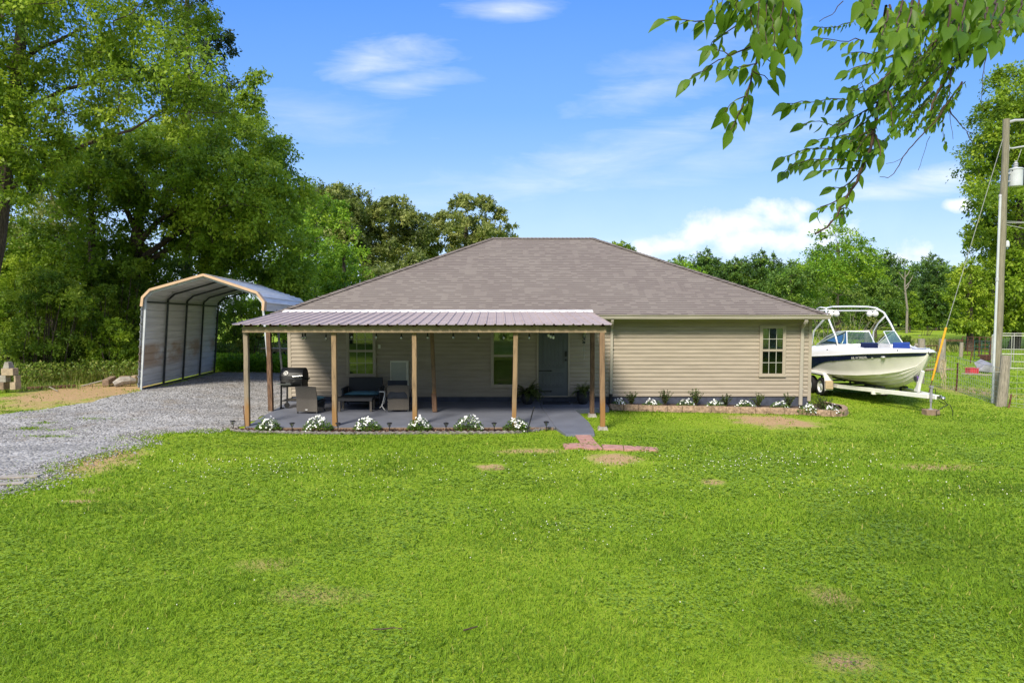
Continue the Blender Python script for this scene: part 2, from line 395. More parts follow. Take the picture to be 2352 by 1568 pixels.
def gravel_mat():
    m, t, b = nt('crushed_gravel'); v = objco(t)
    vo = N(t, 'ShaderNodeTexVoronoi'); vo.inputs['Scale'].default_value = 21; t.links.new(v, vo.inputs[0])
    v2 = N(t, 'ShaderNodeTexVoronoi'); v2.inputs['Scale'].default_value = 9; t.links.new(v, v2.inputs[0])
    rnd = N(t, 'ShaderNodeSeparateColor'); t.links.new(vo.outputs['Color'], rnd.inputs[0])
    rn2 = N(t, 'ShaderNodeSeparateColor'); t.links.new(v2.outputs['Color'], rn2.inputs[0])
    f = mathn(t, 'ADD', mathn(t, 'MULTIPLY', rnd.outputs[0], .55), mathn(t, 'ADD', mathn(t, 'MULTIPLY', rn2.outputs[0], .2), mathn(t, 'MULTIPLY', noise(t, v, .5, 5), .4)))
    c = ramp(t, f, [(.15, (.095, .092, .088)), (.5, (.285, .275, .262)), (.95, (.50, .485, .465))])
    c = mixc(t, ramp(t, noise(t, v, .9, 6, .7), [(.52, (0, 0, 0)), (.70, (.6, .6, .6))]), c, (.26, .20, .13))
    c = mixc(t, ramp(t, noise(t, objco(t, (.35, 1.6, 1)), .8, 5, .6), [(.45, (0, 0, 0)), (.65, (.45, .45, .45))]), c, (.14, .135, .13))
    t.links.new(c, b.inputs['Base Color']); b.inputs['Roughness'].default_value = .9; b.inputs['Specular IOR Level'].default_value = .2
    bump(t, b, mathn(t, 'SUBTRACT', 1, vo.outputs['Distance']), .9, .03); return m
M_['gravel'] = gravel_mat()
# ---------------------------------------------------------------- ground
def ground():
    xs = np.unique(np.concatenate([np.linspace(-260, -40, 14), np.linspace(-40, 40, 161), np.linspace(40, 260, 14)]))
    ys = np.unique(np.concatenate([np.linspace(-160, 0, 12), np.linspace(0, 40, 101), np.linspace(40, 140, 40), np.linspace(140, 420, 14)]))
    X, Y = np.meshgrid(xs, ys); Z = zt(X, Y)
    V = np.stack([X.ravel(), Y.ravel(), Z.ravel()], 1)
    nx = len(xs); i, k = np.meshgrid(np.arange(len(ys) - 1), np.arange(nx - 1), indexing='ij')
    a = (i * nx + k).ravel()
    o = npmesh('lawn', V, np.stack([a, a + 1, a + nx + 1, a + nx], 1), M_['ground'], smooth=True)
    tag(o, kind='structure')
ground()
rg = random.Random(4)
def inpoly(pts, poly):
    x, y = pts[:, 0], pts[:, 1]; r = np.zeros(len(pts), bool); n = len(poly)
    for i in range(n):
        x1, y1 = poly[i]; x2, y2 = poly[(i + 1) % n]
        c = ((y1 > y) != (y2 > y)) & (x < (x2 - x1) * (y - y1) / (y2 - y1 + 1e-12) + x1)
        r ^= c
    return r
# gravel drive: outline of the ground it covers
GRAVEL = [GT(u, v).to_2d() for u, v in [(-260, 1010), (-40, 955), (0, 951), (90, 942), (200, 926), (310, 901), (330, 894)]]
GRAVEL += [Vector((-11.6, 23)), Vector((-12.3, 28.6)), Vector((-6.75, 28.4)), Vector((-6.7, 20))]
GRAVEL += [GT(u, v).to_2d() for u, v in [(568, 976), (525, 988), (460, 991), (410, 990), (350, 994), (300, 1004), (330, 1018), (250, 1038), (150, 1062), (95, 1080), (110, 1094), (60, 1118), (0, 1130), (-260, 1200)]]
GRAVEL = [(p.x, p.y) for p in GRAVEL]
def refine(poly, step, jit, seed):
    r = random.Random(seed); out = []
    for i in range(len(poly)):
        a, b = Vector(poly[i]), Vector(poly[(i + 1) % len(poly)]); n = max(1, int((b - a).length / step))
        for k in range(n):
            p = a.lerp(b, k / n); out.append((p.x + r.uniform(-jit, jit), p.y + r.uniform(-jit, jit)))
    return out
def sheet(name, poly, h, m, cell, kind='structure'):
    """a sheet lying on the terrain, cut to the outline cell by cell"""
    from mathutils.geometry import delaunay_2d_cdt
    pts = [Vector(p) for p in poly]; n = len(pts)
    A = np.array(poly); x0, y0 = A.min(0); x1, y1 = A.max(0)
    gx, gy = np.meshgrid(np.arange(x0 + cell / 2, x1, cell), np.arange(y0 + cell / 2, y1, cell))
    q = np.stack([gx.ravel(), gy.ravel()], 1); q = q[inpoly(q, poly)]
    vs, _, fs, *_ = delaunay_2d_cdt(pts + [Vector(p) for p in q], [], [list(range(n))], 1, 1e-4)
    b = MB(); b.add([(p.x, p.y, zf(p.x, p.y) + h) for p in vs], [tuple(f) for f in fs])
    o = b.build(name, m, smooth=True); tag(o, kind=kind); return o
sheet('gravel_driveway', refine(GRAVEL, .22, .09, 5), .012, M_['gravel'], .5)

rs_ = np.random.default_rng(44)
def stones(n):
    ga = np.array(GRAVEL); ii = rs_.integers(7, len(ga) - 1, n); f = rs_.random(n)[:, None]; q = ga[ii] * (1 - f) + ga[(ii + 1) % len(ga)] * f + rs_.normal(size=(n, 2)) * np.array([.25, .10])
    A = np.array([(-15, 14.5), (-6.9, 26)]); q2 = rs_.uniform(A[0], A[1], (n * 2, 2)); q2 = q2[inpoly(q2, GRAVEL)]; q = np.concatenate([q[(q[:, 0] > -16) & (q[:, 0] < -6.7)], q2]); n = len(q)
    r = rs_.uniform(.008, .026, n)[:, None]; c = np.stack([q[:, 0], q[:, 1], zt(q[:, 0], q[:, 1]) + .014], 1); base = np.array([(1, 0, 0), (0, 1, 0), (-1, 0, 0), (0, -1, 0), (0, 0, .8), (0, 0, -.6)])
    V = (c[:, None] + base[None] * r[:, None] * rs_.uniform(.6, 1.3, (n, 6, 1))).reshape(-1, 3); F_ = np.array([(0, 1, 4), (1, 2, 4), (2, 3, 4), (3, 0, 4)]); F_ = (F_[None] + (np.arange(n) * 6)[:, None, None]).reshape(-1, 3)
    o = npmesh('loose_gravel', V, F_, leafmat('stone_chip', [(.1, (.08, .076, .07)), (.5, (.22, .21, .20)), (.9, (.40, .385, .37))], 0, .9), None, rs_.random(n).repeat(6)); tag(o, 'loose grey stones strewn over the gravel drive and its edge', 'gravel', kind='stuff')
stones(6500)

# ---------------------------------------------------------------- house
W = 19.85
def wx(u): return P(u, 800, W).x
def wz(v): return P(1176, v, W).z
XL, XR = wx(663), wx(1862); ZB, ZT = wz(911), 2.42
DEP = 11.3
house = thing('house', 'single storey house with beige lap siding and a brown shingled hip roof', 'house', ((XL + XR) / 2, W + DEP / 2, -.2))
def laps(mb, x0, x1, y, z0, z1, ex=.113):
    n = int(round((z1 - z0) / ex)); e = (z1 - z0) / n
    for i in range(n):
        a, b = z0 + i * e, z0 + (i + 1) * e
        # Dutch lap: butt, flat face, small scooped top
        prof = [(y, a), (y, a + .016), (y - .021, a + .016), (y - .019, a + e * .66), (y - .008, a + e * .82), (y - .006, b)]
        mb.grid([[(x1, q, z) for q, z in prof], [(x0, q, z) for q, z in prof]])
b = MB(); laps(b, XL, XR, W, ZB, ZT)
b.bx(XL + .02, XR - .02, W + .01, W + .14, ZB, ZT)
b.build('front_wall', M_['siding'], house)
for side, x in ((-1, XL), (1, XR)):
    b = MB(); n = 20; e = (ZT - ZB) / n
    for i in range(n):
        a = ZB + i * e; b.grid([[(x + side * .012, W + .05, a), (x + side * .0, W + .05, a + e)][::side], [(x + side * .012, W + DEP, a), (x, W + DEP, a + e)][::side]])
    b.bx(x - .12 if side > 0 else x, x if side > 0 else x + .12, W + .15, W + DEP, ZB, ZT)
    b.build('side_wall', M_['siding'], house)
MB().bx(XL, XR, W + DEP, W + DEP + .1, ZB, ZT).build('rear_wall', M_['siding'], house)
MB().bx(XL + .03, XR - .03, W + .012, W + DEP, -.6, ZB - .003).build('foundation', M_['found'], house)
for x in (XL, XR):
    s = 1 if x > 0 else -1
    MB().bx(x - s * .07, x + s * .022, W - .026, W + .10, ZB - .12 if s > 0 else ZB - .02, ZT - .004).build('corner_trim', M_['trim'], house)
# roof
YE = 19.40; zE = P(1000, 722, YE).z
EX0, EX1 = P(620, 722, YE).x, P(1904, 722, YE).x
YB = YE + 12.16; YR = YE + 6.08
R0, R1 = P(1130, 547, YR), P(1362, 547, YR); zR = R0.z
sl = math.hypot(6.08, zR - zE)
def roofplane(mb_pts, name='roof'):
    b = MB(); b.add(mb_pts, [tuple(range(len(mb_pts)))]); return b
def uvf(p): return (p[0] * 1.0, math.hypot(min(abs(p[1] - YE), abs(YB - p[1])), p[2] - zE))
b = MB()
b.add([(EX0, YE, zE), (EX1, YE, zE), (R1.x, YR, zR), (R0.x, YR, zR)], [(0, 1, 2, 3)])
b.add([(EX1, YB, zE), (EX0, YB, zE), (R0.x, YR, zR), (R1.x, YR, zR)], [(0, 1, 2, 3)])
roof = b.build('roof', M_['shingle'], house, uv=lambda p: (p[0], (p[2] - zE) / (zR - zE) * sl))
b = MB()
b.add([(EX1, YE, zE), (EX1, YB, zE), (R1.x, YR, zR)], [(0, 1, 2)])
b.add([(EX0, YB, zE), (EX0, YE, zE), (R0.x, YR, zR)], [(0, 1, 2)])
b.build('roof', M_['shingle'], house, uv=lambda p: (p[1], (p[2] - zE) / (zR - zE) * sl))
# hip and ridge cap shingles
b = MB(); rc = random.Random(3)
def caps(p, q, dn, w=.15, step=.14):
    p, q = Vector(p), Vector(q); L = (q - p).length; n = int(L / step); d = (q - p) / L
    s = d.cross(Vector((0, 0, 1))); s.normalize(); up = s.cross(d)
    for i in range(n):
        a, c = p + d * (i * L / n), p + d * ((i + 1.25) * L / n)
        la, lc = .028 + .006 * rc.random(), .012
        for k in (-1, 1):
            w2 = w * (1 + .04 * rc.random())
            b.add([a + up * la, c + up * lc, c + s * k * w2 - up * (dn - lc * .6), a + s * k * w2 - up * (dn - la * .8)], [(0, 1, 2, 3) if k < 0 else (3, 2, 1, 0)])
for p, q in (((EX0, YE, zE), R0), ((EX1, YE, zE), R1), ((EX0, YB, zE), R0), ((EX1, YB, zE), R1)): caps(p, q, .035)
caps(R0, R1, .055)
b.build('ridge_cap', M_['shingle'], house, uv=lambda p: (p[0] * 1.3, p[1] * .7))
# soffit, fascia, gutter
MB().bx(EX0 + .03, EX1 - .03, YE + .03, YB - .03, ZT, ZT + .02).build('soffit', M_['trim'], house)
b = MB(); zg0 = P(1500, 731, YE).z; zg1 = zE - .012
b.bx(EX0 + .02, EX1 - .02, YE + .012, YE + .04, ZT - .03, zE - .02)
for x, s in ((EX0, 1), (EX1, -1)): b.bx(x + s * .012, x + s * .04, YE + .05, YB - .05, ZT - .03, zE - .02)
b.bx(EX0, EX1, YB - .04, YB - .012, ZT - .03, zE - .02)
b.build('fascia', M_['fascia'], house)
xa, xb = P(1372, 725, YE).x, EX1 + .02
b = MB(); prof = [(YE + .008, zg1 + .0), (YE + .008, zg0 - .02), (YE - .07, zg0 - .02), (YE - .085, zg0 + .02), (YE - .085, zg0 + .05), (YE - .115, zg1 - .018), (YE - .115, zg1), (YE - .10, zg1), (YE - .072, zg0 + .02), (YE - .01, zg0 - .008)]
n = 18
rows = [[(xa + (xb - xa) * i / n, y, z - .018 * math.sin(math.pi * i / n) * 0 + .012 * math.sin(i * .9) * .3) for y, z in prof + prof[:1]] for i in range(n + 1)]
b.grid(rows); b.add(rows[0][:-1], [tuple(range(len(prof)))]); b.add(rows[-1][:-1], [tuple(range(len(prof)))[::-1]])
b.build('gutter', M_['fascia'], house)
def downspout(pts, w=.078, d=.06):
    b = MB()
    for p, q in zip(pts[:-1], pts[1:]): b.bar(p, q, w if abs(q[2] - p[2]) > .05 else w, d, up=(0, 1, 0))
    r = pts[-2]
    for z in (.35, 1.55): b.bx(r[0] - w * .62, r[0] + w * .62, W - .085, W - .02, z, z + .03)
    b.build('downspout', M_['fascia'], house, bevel=.01)
d1 = P(1406.5, 735, YE - .03); d2 = P(1405.5, 752, W - .045); d3 = P(1403, 906, W - .045)
downspout([(d1.x, YE - .04, d1.z), (d1.x, YE + .02, d1.z - .10), (d2.x, W - .05, d2.z), (d3.x, W - .05, d3.z)])
MB().tube([(d3.x, W - .05, d3.z + .02), (d3.x - .005, W - .06, d3.z - .1), (d3.x - .01, W - .1, -.12)], .055, 10).build('drain_elbow', M_['black'], house)
d1 = P(1852, 735, YE - .03); d2 = P(1843, 752, W - .045); d3 = P(1838, 926, W - .05)
downspout([(d1.x, YE - .04, d1.z), (d1.x, YE + .0, d1.z - .08), (d2.x, W - .05, d2.z), (d3.x, W - .06, d3.z - .05)], .095, .07)

# windows
def window(u0, u1, v0, v1, vm, grid=None, blind=True, gl=('glass', 'glassdark'), back_tone=(.03, .035, .03)):
    x0, x1, z1, z0, zm = wx(u0), wx(u1), wz(v0), wz(v1), wz(vm); t = .062; y = W
    fr = MB()
    fr.bx(x0, x1, y - .058, y - .01, z1 - t, z1); fr.bx(x0 - .01, x1 + .01, y - .068, y - .01, z0, z0 + t)
    fr.bx(x0, x0 + t, y - .058, y - .01, z0 + t, z1 - t); fr.bx(x1 - t, x1, y - .058, y - .01, z0 + t, z1 - t)
    w = fr.build('window', M_['trim'], house, bevel=.006)
    s = MB(); q = .028; a, c = x0 + t, x1 - t
    for (za, zb, yy) in ((zm, z1 - t, y - .042), (z0 + t, zm, y - .036)):
        s.bx(a, c, yy - .012, yy + .008, za, za + q + .008); s.bx(a, c, yy - .012, yy + .008, zb - q, zb)
        s.bx(a, a + q, yy - .012, yy + .008, za + q + .008, zb - q); s.bx(c - q, c, yy - .012, yy + .008, za + q + .008, zb - q)
    s.build('sash', M_['trim'], w)
    MB().bx(a, c, y - .0218, y - .0155, z0 + t, z1 - t).build('backing', mat('painted_backing_tone', back_tone, .9), w)
    if blind:
        bl = MB(); z = z1 - t - .03
        while z > z0 + t + .03:
            bl.add([(a + .015, y - .0225, z + .024), (c - .015, y - .0225, z + .024), (c - .015, y - .0300, z), (a + .015, y - .0300, z)], [(0, 1, 2, 3)])
            z -= .036
        bl.build('blind', mat('blind_slat', (.46, .48, .46), .6), w)
    for (za, zb, yy, g) in ((zm + q, z1 - t - q, y - .040, gl[0]), (z0 + t + q, zm - q, y - .035, gl[1])):
        MB().bx(a + q * .9, c - q * .9, yy - .002, yy + .002, za, zb).build('pane', M_[g], w)
    if grid:
        m = MB(); cols, rws = grid
        for (za, zb, yy) in ((zm + q, z1 - t - q, y - .0425), (z0 + t + q, zm - q, y - .0375)):
            for i in range(1, cols): xx = a + (c - a) * i / cols; m.bx(xx - .008, xx + .008, yy - .005, yy, za, zb)
            for i in range(1, rws): zz = za + (zb - za) * i / rws; m.bx(a + q, c - q, yy - .0075, yy - .001, zz - .008, zz + .008)
        m.build('muntin', mat('muntin', (.42, .42, .36), .5), w)
    return w
window(796, 864, 748, 865, 806, grid=(3, 2), blind=False, gl=('glass', 'glass'), back_tone=(.06, .08, .03))  # greenish backing colour paints mirrored greenery into this window
window(1127, 1191, 748, 890, 817, blind=True)
window(1743.5, 1803.5, 747, 865, 804.5, grid=(3, 2), blind=True)
# front door
dx0, dx1, dz0, dz1 = wx(1237), wx(1304.5), wz(908), wz(748)
b = MB(); b.bx(dx0 - .05, dx0 - .004, W - .05, W + .01, dz0 - .03, dz1 + .004); b.bx(dx1 + .004, dx1 + .05, W - .05, W + .01, dz0 - .03, dz1 + .004); b.bx(dx0 - .05, dx1 + .05, W - .05, W + .01, dz1 + .006, dz1 + .07)
b.bx(dx0 - .003, dx1 + .003, W - .06, W + .01, dz0 - .035, dz0 - .004)
b.build('door_frame', M_['trim'], house, bevel=.004)
b = MB(); b.bx(dx0, dx1, W - .030, W + .01, dz0, dz1)
def dpanel(ua, ub, va, vb):
    a, c, z1, z0 = wx(ua), wx(ub), wz(va), wz(vb)
    # raised moulding round the panel, then planks
    b.bx(a, c, W - .042, W - .029, z1 - .014, z1); b.bx(a, c, W - .042, W - .029, z0, z0 + .014)
    b.bx(a, a + .014, W - .042, W - .029, z0 + .014, z1 - .014); b.bx(c - .014, c, W - .042, W - .029, z0 + .014, z1 - .014)
    n = 5; ww = (c - a - .04) / n
    for i in range(n): b.bx(a + .02 + i * ww + .005, a + .02 + (i + 1) * ww - .005, W - .037, W - .029, z0 + .02, z1 - .02)
    return [(a + .02 + (i + .5) * ww) for i in range(n)], z0, z1
x5, pz0, pz1 = dpanel(1246, 1294.5, 764, 844); x6, qz0, qz1 = dpanel(1246, 1294.5, 856.5, 889)
door = b.build('door', M_['door'], house, bevel=.003)
b = MB()
for xs_, a, c in ((x5, pz0, pz1), (x6, qz0, qz1)):
    for x in xs_:
        for z in (a + .065, c - .065):
            b = MB(); b.lathe([(.012, 0), (.011, .006), (.0, .009)], (0, 0, 0), 8); b.v[-24:] = [(x + p[0], W - .037 - p[2], z + p[1]) for p in b.v[-24:]]; b.build('stud', M_['black'], door)
for v in (851, 898, 756):
    z = wz(v); b = MB(); b.bx(dx0, dx0 + .34, W - .048, W - .0425, z - .016, z + .016)
    b.add([(dx0 + .34, W - .048, z - .028), (dx0 + .41, W - .048, z), (dx0 + .34, W - .048, z + .028), (dx0 + .31, W - .048, z)], [(0, 1, 2, 3)])
    b.build('strap_hinge', M_['black'], door)
b = MB(); xk = wx(1299.5); b.bx(xk - .03, xk + .03, W - .05, W - .029, wz(818), wz(806)); zk = wz(826)
b.ell((xk, W - .075, zk), (.03, .028, .03)); b.tube([(xk, W - .03, zk), (xk, W - .06, zk)], .014, 8)
b.build('handle', M_['black'], door)
# small wall-mounted things of the house
b = MB(); x, z = wx(871.9), wz(795.5); b.bx(x - .035, x + .035, W - .03, W - .011, z - .057, z + .057); b.bx(x - .012, x + .012, W - .034, W - .0295, z - .02, z + .02)
b.build('outlet_cover', M_['cream'], house, bevel=.004)
ax0, ax1, az1, az0 = wx(896.5), wx(938.5), wz(828), wz(896)
b = MB(); b.bx(ax0, ax1, W - .045, W - .011, az1 - .045, az1); b.bx(ax0, ax0 + .03, W - .045, W - .011, az0, az1 - .045); b.bx(ax1 - .075, ax1, W - .045, W - .011, az0, az1 - .045); b.bx(ax0, ax1, W - .045, W - .011, az0 - .05, az0)
ad = b.build('access_door', M_['cream'], house, bevel=.006)
MB().bx(ax0 + .032, ax1 - .078, W - .036, W - .011, az0 + .002, az1 - .047).build('leaf', mat('access_leaf', (.40, .41, .36), .5, var=.06), ad)
MB().ell((wx(928.5), W - .05, wz(876.5)), (.022, .02, .018)).build('knob', M_['black'], ad)
lx, lz1, lz0 = wx(1340.5), wz(757), wz(775)
lamp = MB().bx(lx - .035, lx + .035, W - .03, W - .011, lz0 + .02, lz1).tube([(lx, W - .03, lz1 - .02), (lx, W - .1, lz1 + .02), (lx, W - .12, lz1 - .02)], .008, 6).lathe([(.075, 0), (.06, .03), (.01, .05)], (lx, W - .12, lz1 - .045), 4).bx(lx - .055, lx + .055, W - .175, W - .065, lz0 - .004, lz0 + .012).build('wall_lantern', M_['black'], house)
MB().bx(lx - .042, lx + .042, W - .162, W - .078, lz0 + .014, lz1 - .05).build('lamp_glass', glass('lantern_glass', (.9, .9, .9), (.8, .8, .8), .15), lamp)
MB().ell((lx, W - .12, lz0 + .06), (.02, .02, .05)).build('bulb', M_['white'], lamp)

# ---------------------------------------------------------------- porch floor, walkway, mulch
c0, c1 = GS(562, 981), GS(1276, 980); j0 = GS(1245, 937)
fl = [(c0.x, c0.y), (c1.x - .006, c1.y), (j0.x - .006, j0.y), (j0.x - .03, W), (XL - .04, W)]
o = MB().prism(fl, -.45, lambda x, y: zs(y)).build('porch_floor', M_['slab']); tag(o, kind='structure')
wk = [GS(u, v) for u, v in [(1300, 997), (1366, 997), (1363, 985), (1352, 968), (1334, 952), (1319, 940), (1399, 935)]]
pl = [(c1.x + .006, c1.y)] + [(p.x, p.y) for p in wk] + [(wk[-1].x + .02, W), (j0.x - .018, W), (j0.x + .006, j0.y)]
o = MB().prism(pl, -.45, lambda x, y: zs(y)).build('walkway', M_['slab'], bevel=.008); tag(o, kind='structure')
yf0 = c0.y; 
# flower bed along the porch edge
ed = [GT(u, v) for u, v in [(527, 984), (533, 990), (560, 993), (640, 995), (760, 997), (880, 997), (1000, 996), (1100, 996), (1190, 995), (1230, 991), (1258, 986), (1275, 981)]]
bedpoly = [(p.x, p.y) for p in ed] + [(c1.x, c1.y - .01), (c0.x, c0.y - .01)]
sheet('mulch_bed', refine(bedpoly, .3, .0, 2), .028, M_['mulch'], .18)
rr = np.random.default_rng(8)
def scatter_chips(name, poly, n, zoff, m, size):
    A = np.array(poly); q = rr.uniform(A.min(0), A.max(0), (n * 3, 2)); q = q[inpoly(q, poly)][:n]
    V = []; Fc = []
    ax = rr.normal(size=(len(q), 3)); ax[:, 2] *= .4; ax /= np.linalg.norm(ax, axis=1)[:, None]
    nb = np.cross(ax, rr.normal(size=(len(q), 3)) * .4 + np.array([0, 0, 1])); nb /= np.linalg.norm(nb, axis=1)[:, None]
    c = np.stack([q[:, 0], q[:, 1], zt(q[:, 0], q[:, 1]) + zoff + rr.uniform(0, .02, len(q))], 1)
    L = rr.uniform(.4, 1, len(q))[:, None] * size; w = L * rr.uniform(.2, .5, len(q))[:, None]
    V = np.stack([c - ax * L, c + nb * w, c + ax * L, c - nb * w], 1).reshape(-1, 3)
    return npmesh(name, V, np.arange(len(V)).reshape(-1, 4), m, tint=np.repeat(rr.random(len(q)), 4))
chipm = leafmat('bark_chip', [(.1, (.035, .016, .010)), (.6, (.10, .05, .03)), (.95, (.30, .20, .13))], .0, .9)
o = scatter_chips('mulch_chips', bedpoly, 3000, .035, chipm, .035); tag(o, 'dark brown bark chips covering the bed along the porch', 'mulch', kind='stuff')
# board along the slab edge
b = MB(); b.bar((c0.x, c0.y - .022, zs(c0.y) - .066), (c1.x - .05, c1.y - .022, zs(c1.y) - .066), .036, .115); o = b.build('edging_board', M_['brownblock']); tag(o, 'long brown board fixed along the front edge of the porch floor', 'board')
# scalloped edging
b = MB(); pts = []
for p, q in zip(ed[:-1], ed[1:]):
    n = max(1, int((q - p).length / .036)); pts += [p.lerp(q, i / n) for i in range(n)]
pts.append(ed[-1]); rows = []; acc = 0
for i, p in enumerate(pts):
    acc += (p - pts[i - 1]).length if i else 0
    d = (pts[min(i + 1, len(pts) - 1)] - pts[max(i - 1, 0)]); d.z = 0; d.normalize(); nn = Vector((d.y, -d.x, 0))
    z0 = zf(p.x, p.y); h = .045 + .026 * abs(math.sin(math.pi * acc / .155)); off = .012 * math.cos(2 * math.pi * acc / .155)
    c = p + nn * off
    rows.append([(c.x + nn.x * .03, c.y + nn.y * .03, z0 - .05), (c.x + nn.x * .028, c.y + nn.y * .028, z0 + h - .01), (c.x + nn.x * .012, c.y + nn.y * .012, z0 + h), (c.x - nn.x * .012, c.y - nn.y * .012, z0 + h), (c.x - nn.x * .03, c.y - nn.y * .03, z0 - .05)])
b.grid(rows); o = b.build('garden_edging', mat('weathered_edging', (.22, .20, .18), .9, var=.35, scale=14, bmp=.4)); tag(o, 'low grey scalloped edging curving round the front of the mulched bed', 'garden edging')

# ---------------------------------------------------------------- porch roof and posts
YF = 15.9
pf0, pf1 = P(531, 747.5, YF), P(1407, 744, YF); pb0, pb1 = P(646, 718, YE - .06), P(1358, 717, YE - .06)
zF, zBk = (pf0.z + pf1.z) / 2, pb1.z
porch = thing('porch', 'open front porch with faded mauve metal roof on rough wooden posts', 'porch', ((pf0.x + pf1.x) / 2, 17.5, -.1))
nr = 39
def proof(off):
    rows = []
    for j in range(9):
        t = j / 8; a, c = Vector((pf0.x, YF, zF)).lerp(Vector((pb0.x, YE - .06, zBk)), t), Vector((pf1.x, YF, zF)).lerp(Vector((pb1.x, YE - .06, zBk)), t)
        a.z += -.004 * math.sin(j * 2.1); row = []
        for i in range(nr + 1):
            s = i / nr
            for ds, dz in ((-.0037, 0), (-.0016, .026), (.0016, .026), (.0037, 0)):
                ss = s + ds
                if 0 <= ss <= 1:
                    p = a.lerp(c, ss); row.append((p.x, p.y, p.z + dz + off))
            if i < nr:
                for k in (1, 2):
                    for ds, dz in ((-.0012, 0), (0, .004), (.0012, 0)):
                        p = a.lerp(c, s + k / 3 / nr + ds); row.append((p.x, p.y, p.z + dz + off))
        rows.append(row)
    return rows
b = MB(); b.grid(proof(0)); rp = b.build('roof_panel', [M_['mauve'], M_['wood_dark']], porch)
m_ = rp.modifiers.new('thick', 'SOLIDIFY'); m_.thickness = .004; m_.offset = -1; m_.material_offset = 1; m_.material_offset_rim = 0  # underside coloured dark brown to deepen the shade inside the porch
b = MB(); rf = random.Random(9); n = 46; rows = []
for i in range(n + 1):
    t = i / n; x = pb0.x + .05 + (pb1.x - pb0.x) * t; j = rf.uniform(-.012, .012); y0 = YE - .06
    rows.append([(x, y0 + .12, zBk + .066), (x, y0 + .02, zBk + .036), (x, y0 - .04 + j * 1.6, zBk + .030), (x, y0 - .07 + j * 2.4, zBk + .004 + abs(j) * .8)])
b.grid(rows); fl_ = b.build('flashing', M_['whitem'], porch); fl_.modifiers.new('t', 'SOLIDIFY').thickness = .006
bx0, bx1 = P(556, 757, 16.06).x, P(1393, 757, 16.06).x
zb0, zb1 = P(1176, 763.5, 16.06).z, P(1176, 750.0, 16.06).z
b = MB(); xs_ = [bx0, bx0 + 2.45, bx0 + 4.9, bx0 + 7.0, bx1]
for i in range(4): b.bx(xs_[i] + .001, xs_[i + 1] - .001, 16.06 + .0015 * (i % 2), 16.10, zb0 - .003 * (i % 2), zb1)
b.build('beam', M_['beam'], porch, bevel=.004)
slope = (zBk - zF) / (YE - .06 - YF)
zr2 = zF + slope * (18.1 - YF) - .02
MB().bx(bx0, bx1, 18.06, 18.10, zr2 - .16, zr2 - .045).bx(bx0, bx1, 18.16, 18.20, zr2 - .155, zr2 - .04).build('beam', M_['wood_dark'], porch)
b = MB(); 
for i in range(16):
    x = bx0 + .05 + (bx1 - bx0 - .1) * i / 15
    b.bar((x, YF + .24, zF + slope * .24 - .058), (x, YE - .1, zF + slope * (YE - .1 - YF) - .058), .038, .088)
b.build('rafter', M_['wood_dark'], porch)
b = MB()
for j in range(5):
    y = YF + .3 + j * .72; b.bx(bx0, bx1, y, y + .07, zF + slope * (y - YF) - .0125, zF + slope * (y - YF) - .0055)
b.build('purlin', M_['wood_dark'], porch)
MB().bx(XL, bx1, W - .05, W - .014, zBk - .16, zBk - .05).build('ledger', M_['wood_dark'], porch)
def post(ut, vt, ub, vb, y, m, w=.112, base=None, yt=None, seed=0):
    a = P(ub, vb, y); t = P(ut, vt, yt or y); r = random.Random(seed)
    a.z = zs(a.y) + .002 if base is None else base
    b = MB(); n = 7; rows = []
    for i in range(n + 1):
        p = a.lerp(t, i / n); p.x += r.uniform(-.004, .004); h = w / 2 * (1 + r.uniform(-.03, .05)); c = h * .16
        rows.append([(p.x + dx, p.y + dy, p.z) for dx, dy in ((-h + c, -h), (h - c, -h), (h, -h + c), (h, h - c), (h - c, h), (-h + c, h), (-h, h - c), (-h, -h + c), (-h + c, -h))])
    b.grid(rows); b.add(rows[-1][:-1], [tuple(range(8))]); b.add(rows[0][:-1], [tuple(range(8))[::-1]])
    o = b.build('post', m, porch); return o, a, t
def pinemat(name, top, low, h):
    """bare pine: warm grain, wet stain at the foot"""
    m, t, b = nt(name); v = objco(t)
    w = noise(t, objco(t, (9, 9, .8)), 2.2, 6, .65, 1.2); k = noise(t, objco(t, (5, 5, 2.2)), 1.6, 3)
    c = ramp(t, w, [(.3, tuple(x * .55 for x in top)), (.5, top), (.72, tuple(min(1, x * 1.35) for x in top))])
    c = mixc(t, ramp(t, k, [(.62, (0, 0, 0)), (.75, (.75, .75, .75))]), c, tuple(x * .42 for x in top))
    s = N(t, 'ShaderNodeSeparateXYZ'); t.links.new(v, s.inputs[0])
    f = mathn(t, 'MULTIPLY', mathn(t, 'SUBTRACT', h, mathn(t, 'ADD', s.outputs[2], mathn(t, 'MULTIPLY', w, .5))), 3.5, True)
    c = mixc(t, mathn(t, 'MULTIPLY', f, .75), c, low)
    t.links.new(c, b.inputs['Base Color']); b.inputs['Roughness'].default_value = .8; bump(t, b, w, .35, .01); return m
pine = pinemat('bare_pine_post', (.26, .175, .095), (.29, .145, .035), .85); pine2 = pinemat('stained_post', (.215, .135, .075), (.30, .14, .03), 1.0); pinegrey = pinemat('silvered_post', (.24, .19, .135), (.32, .16, .04), 1.0)
post(564.9, 763, 569, 977, 16.2, pinegrey, .108, seed=1); post(767.3, 763, 769.5, 977, 16.2, pine, .112, seed=2)
post(951.5, 763, 953.5, 977, 16.2, pine, .108, seed=3); post(1184.9, 763, 1180.5, 977, 16.2, pine, .108, seed=4)
post(616.9, 760, 622.3, 943.5, 18.25, M_['wood_dark'], .118, seed=5)
o, a, t = post(991.5, 760, 1000, 945.5, 18.1, pine2, .095, seed=6)
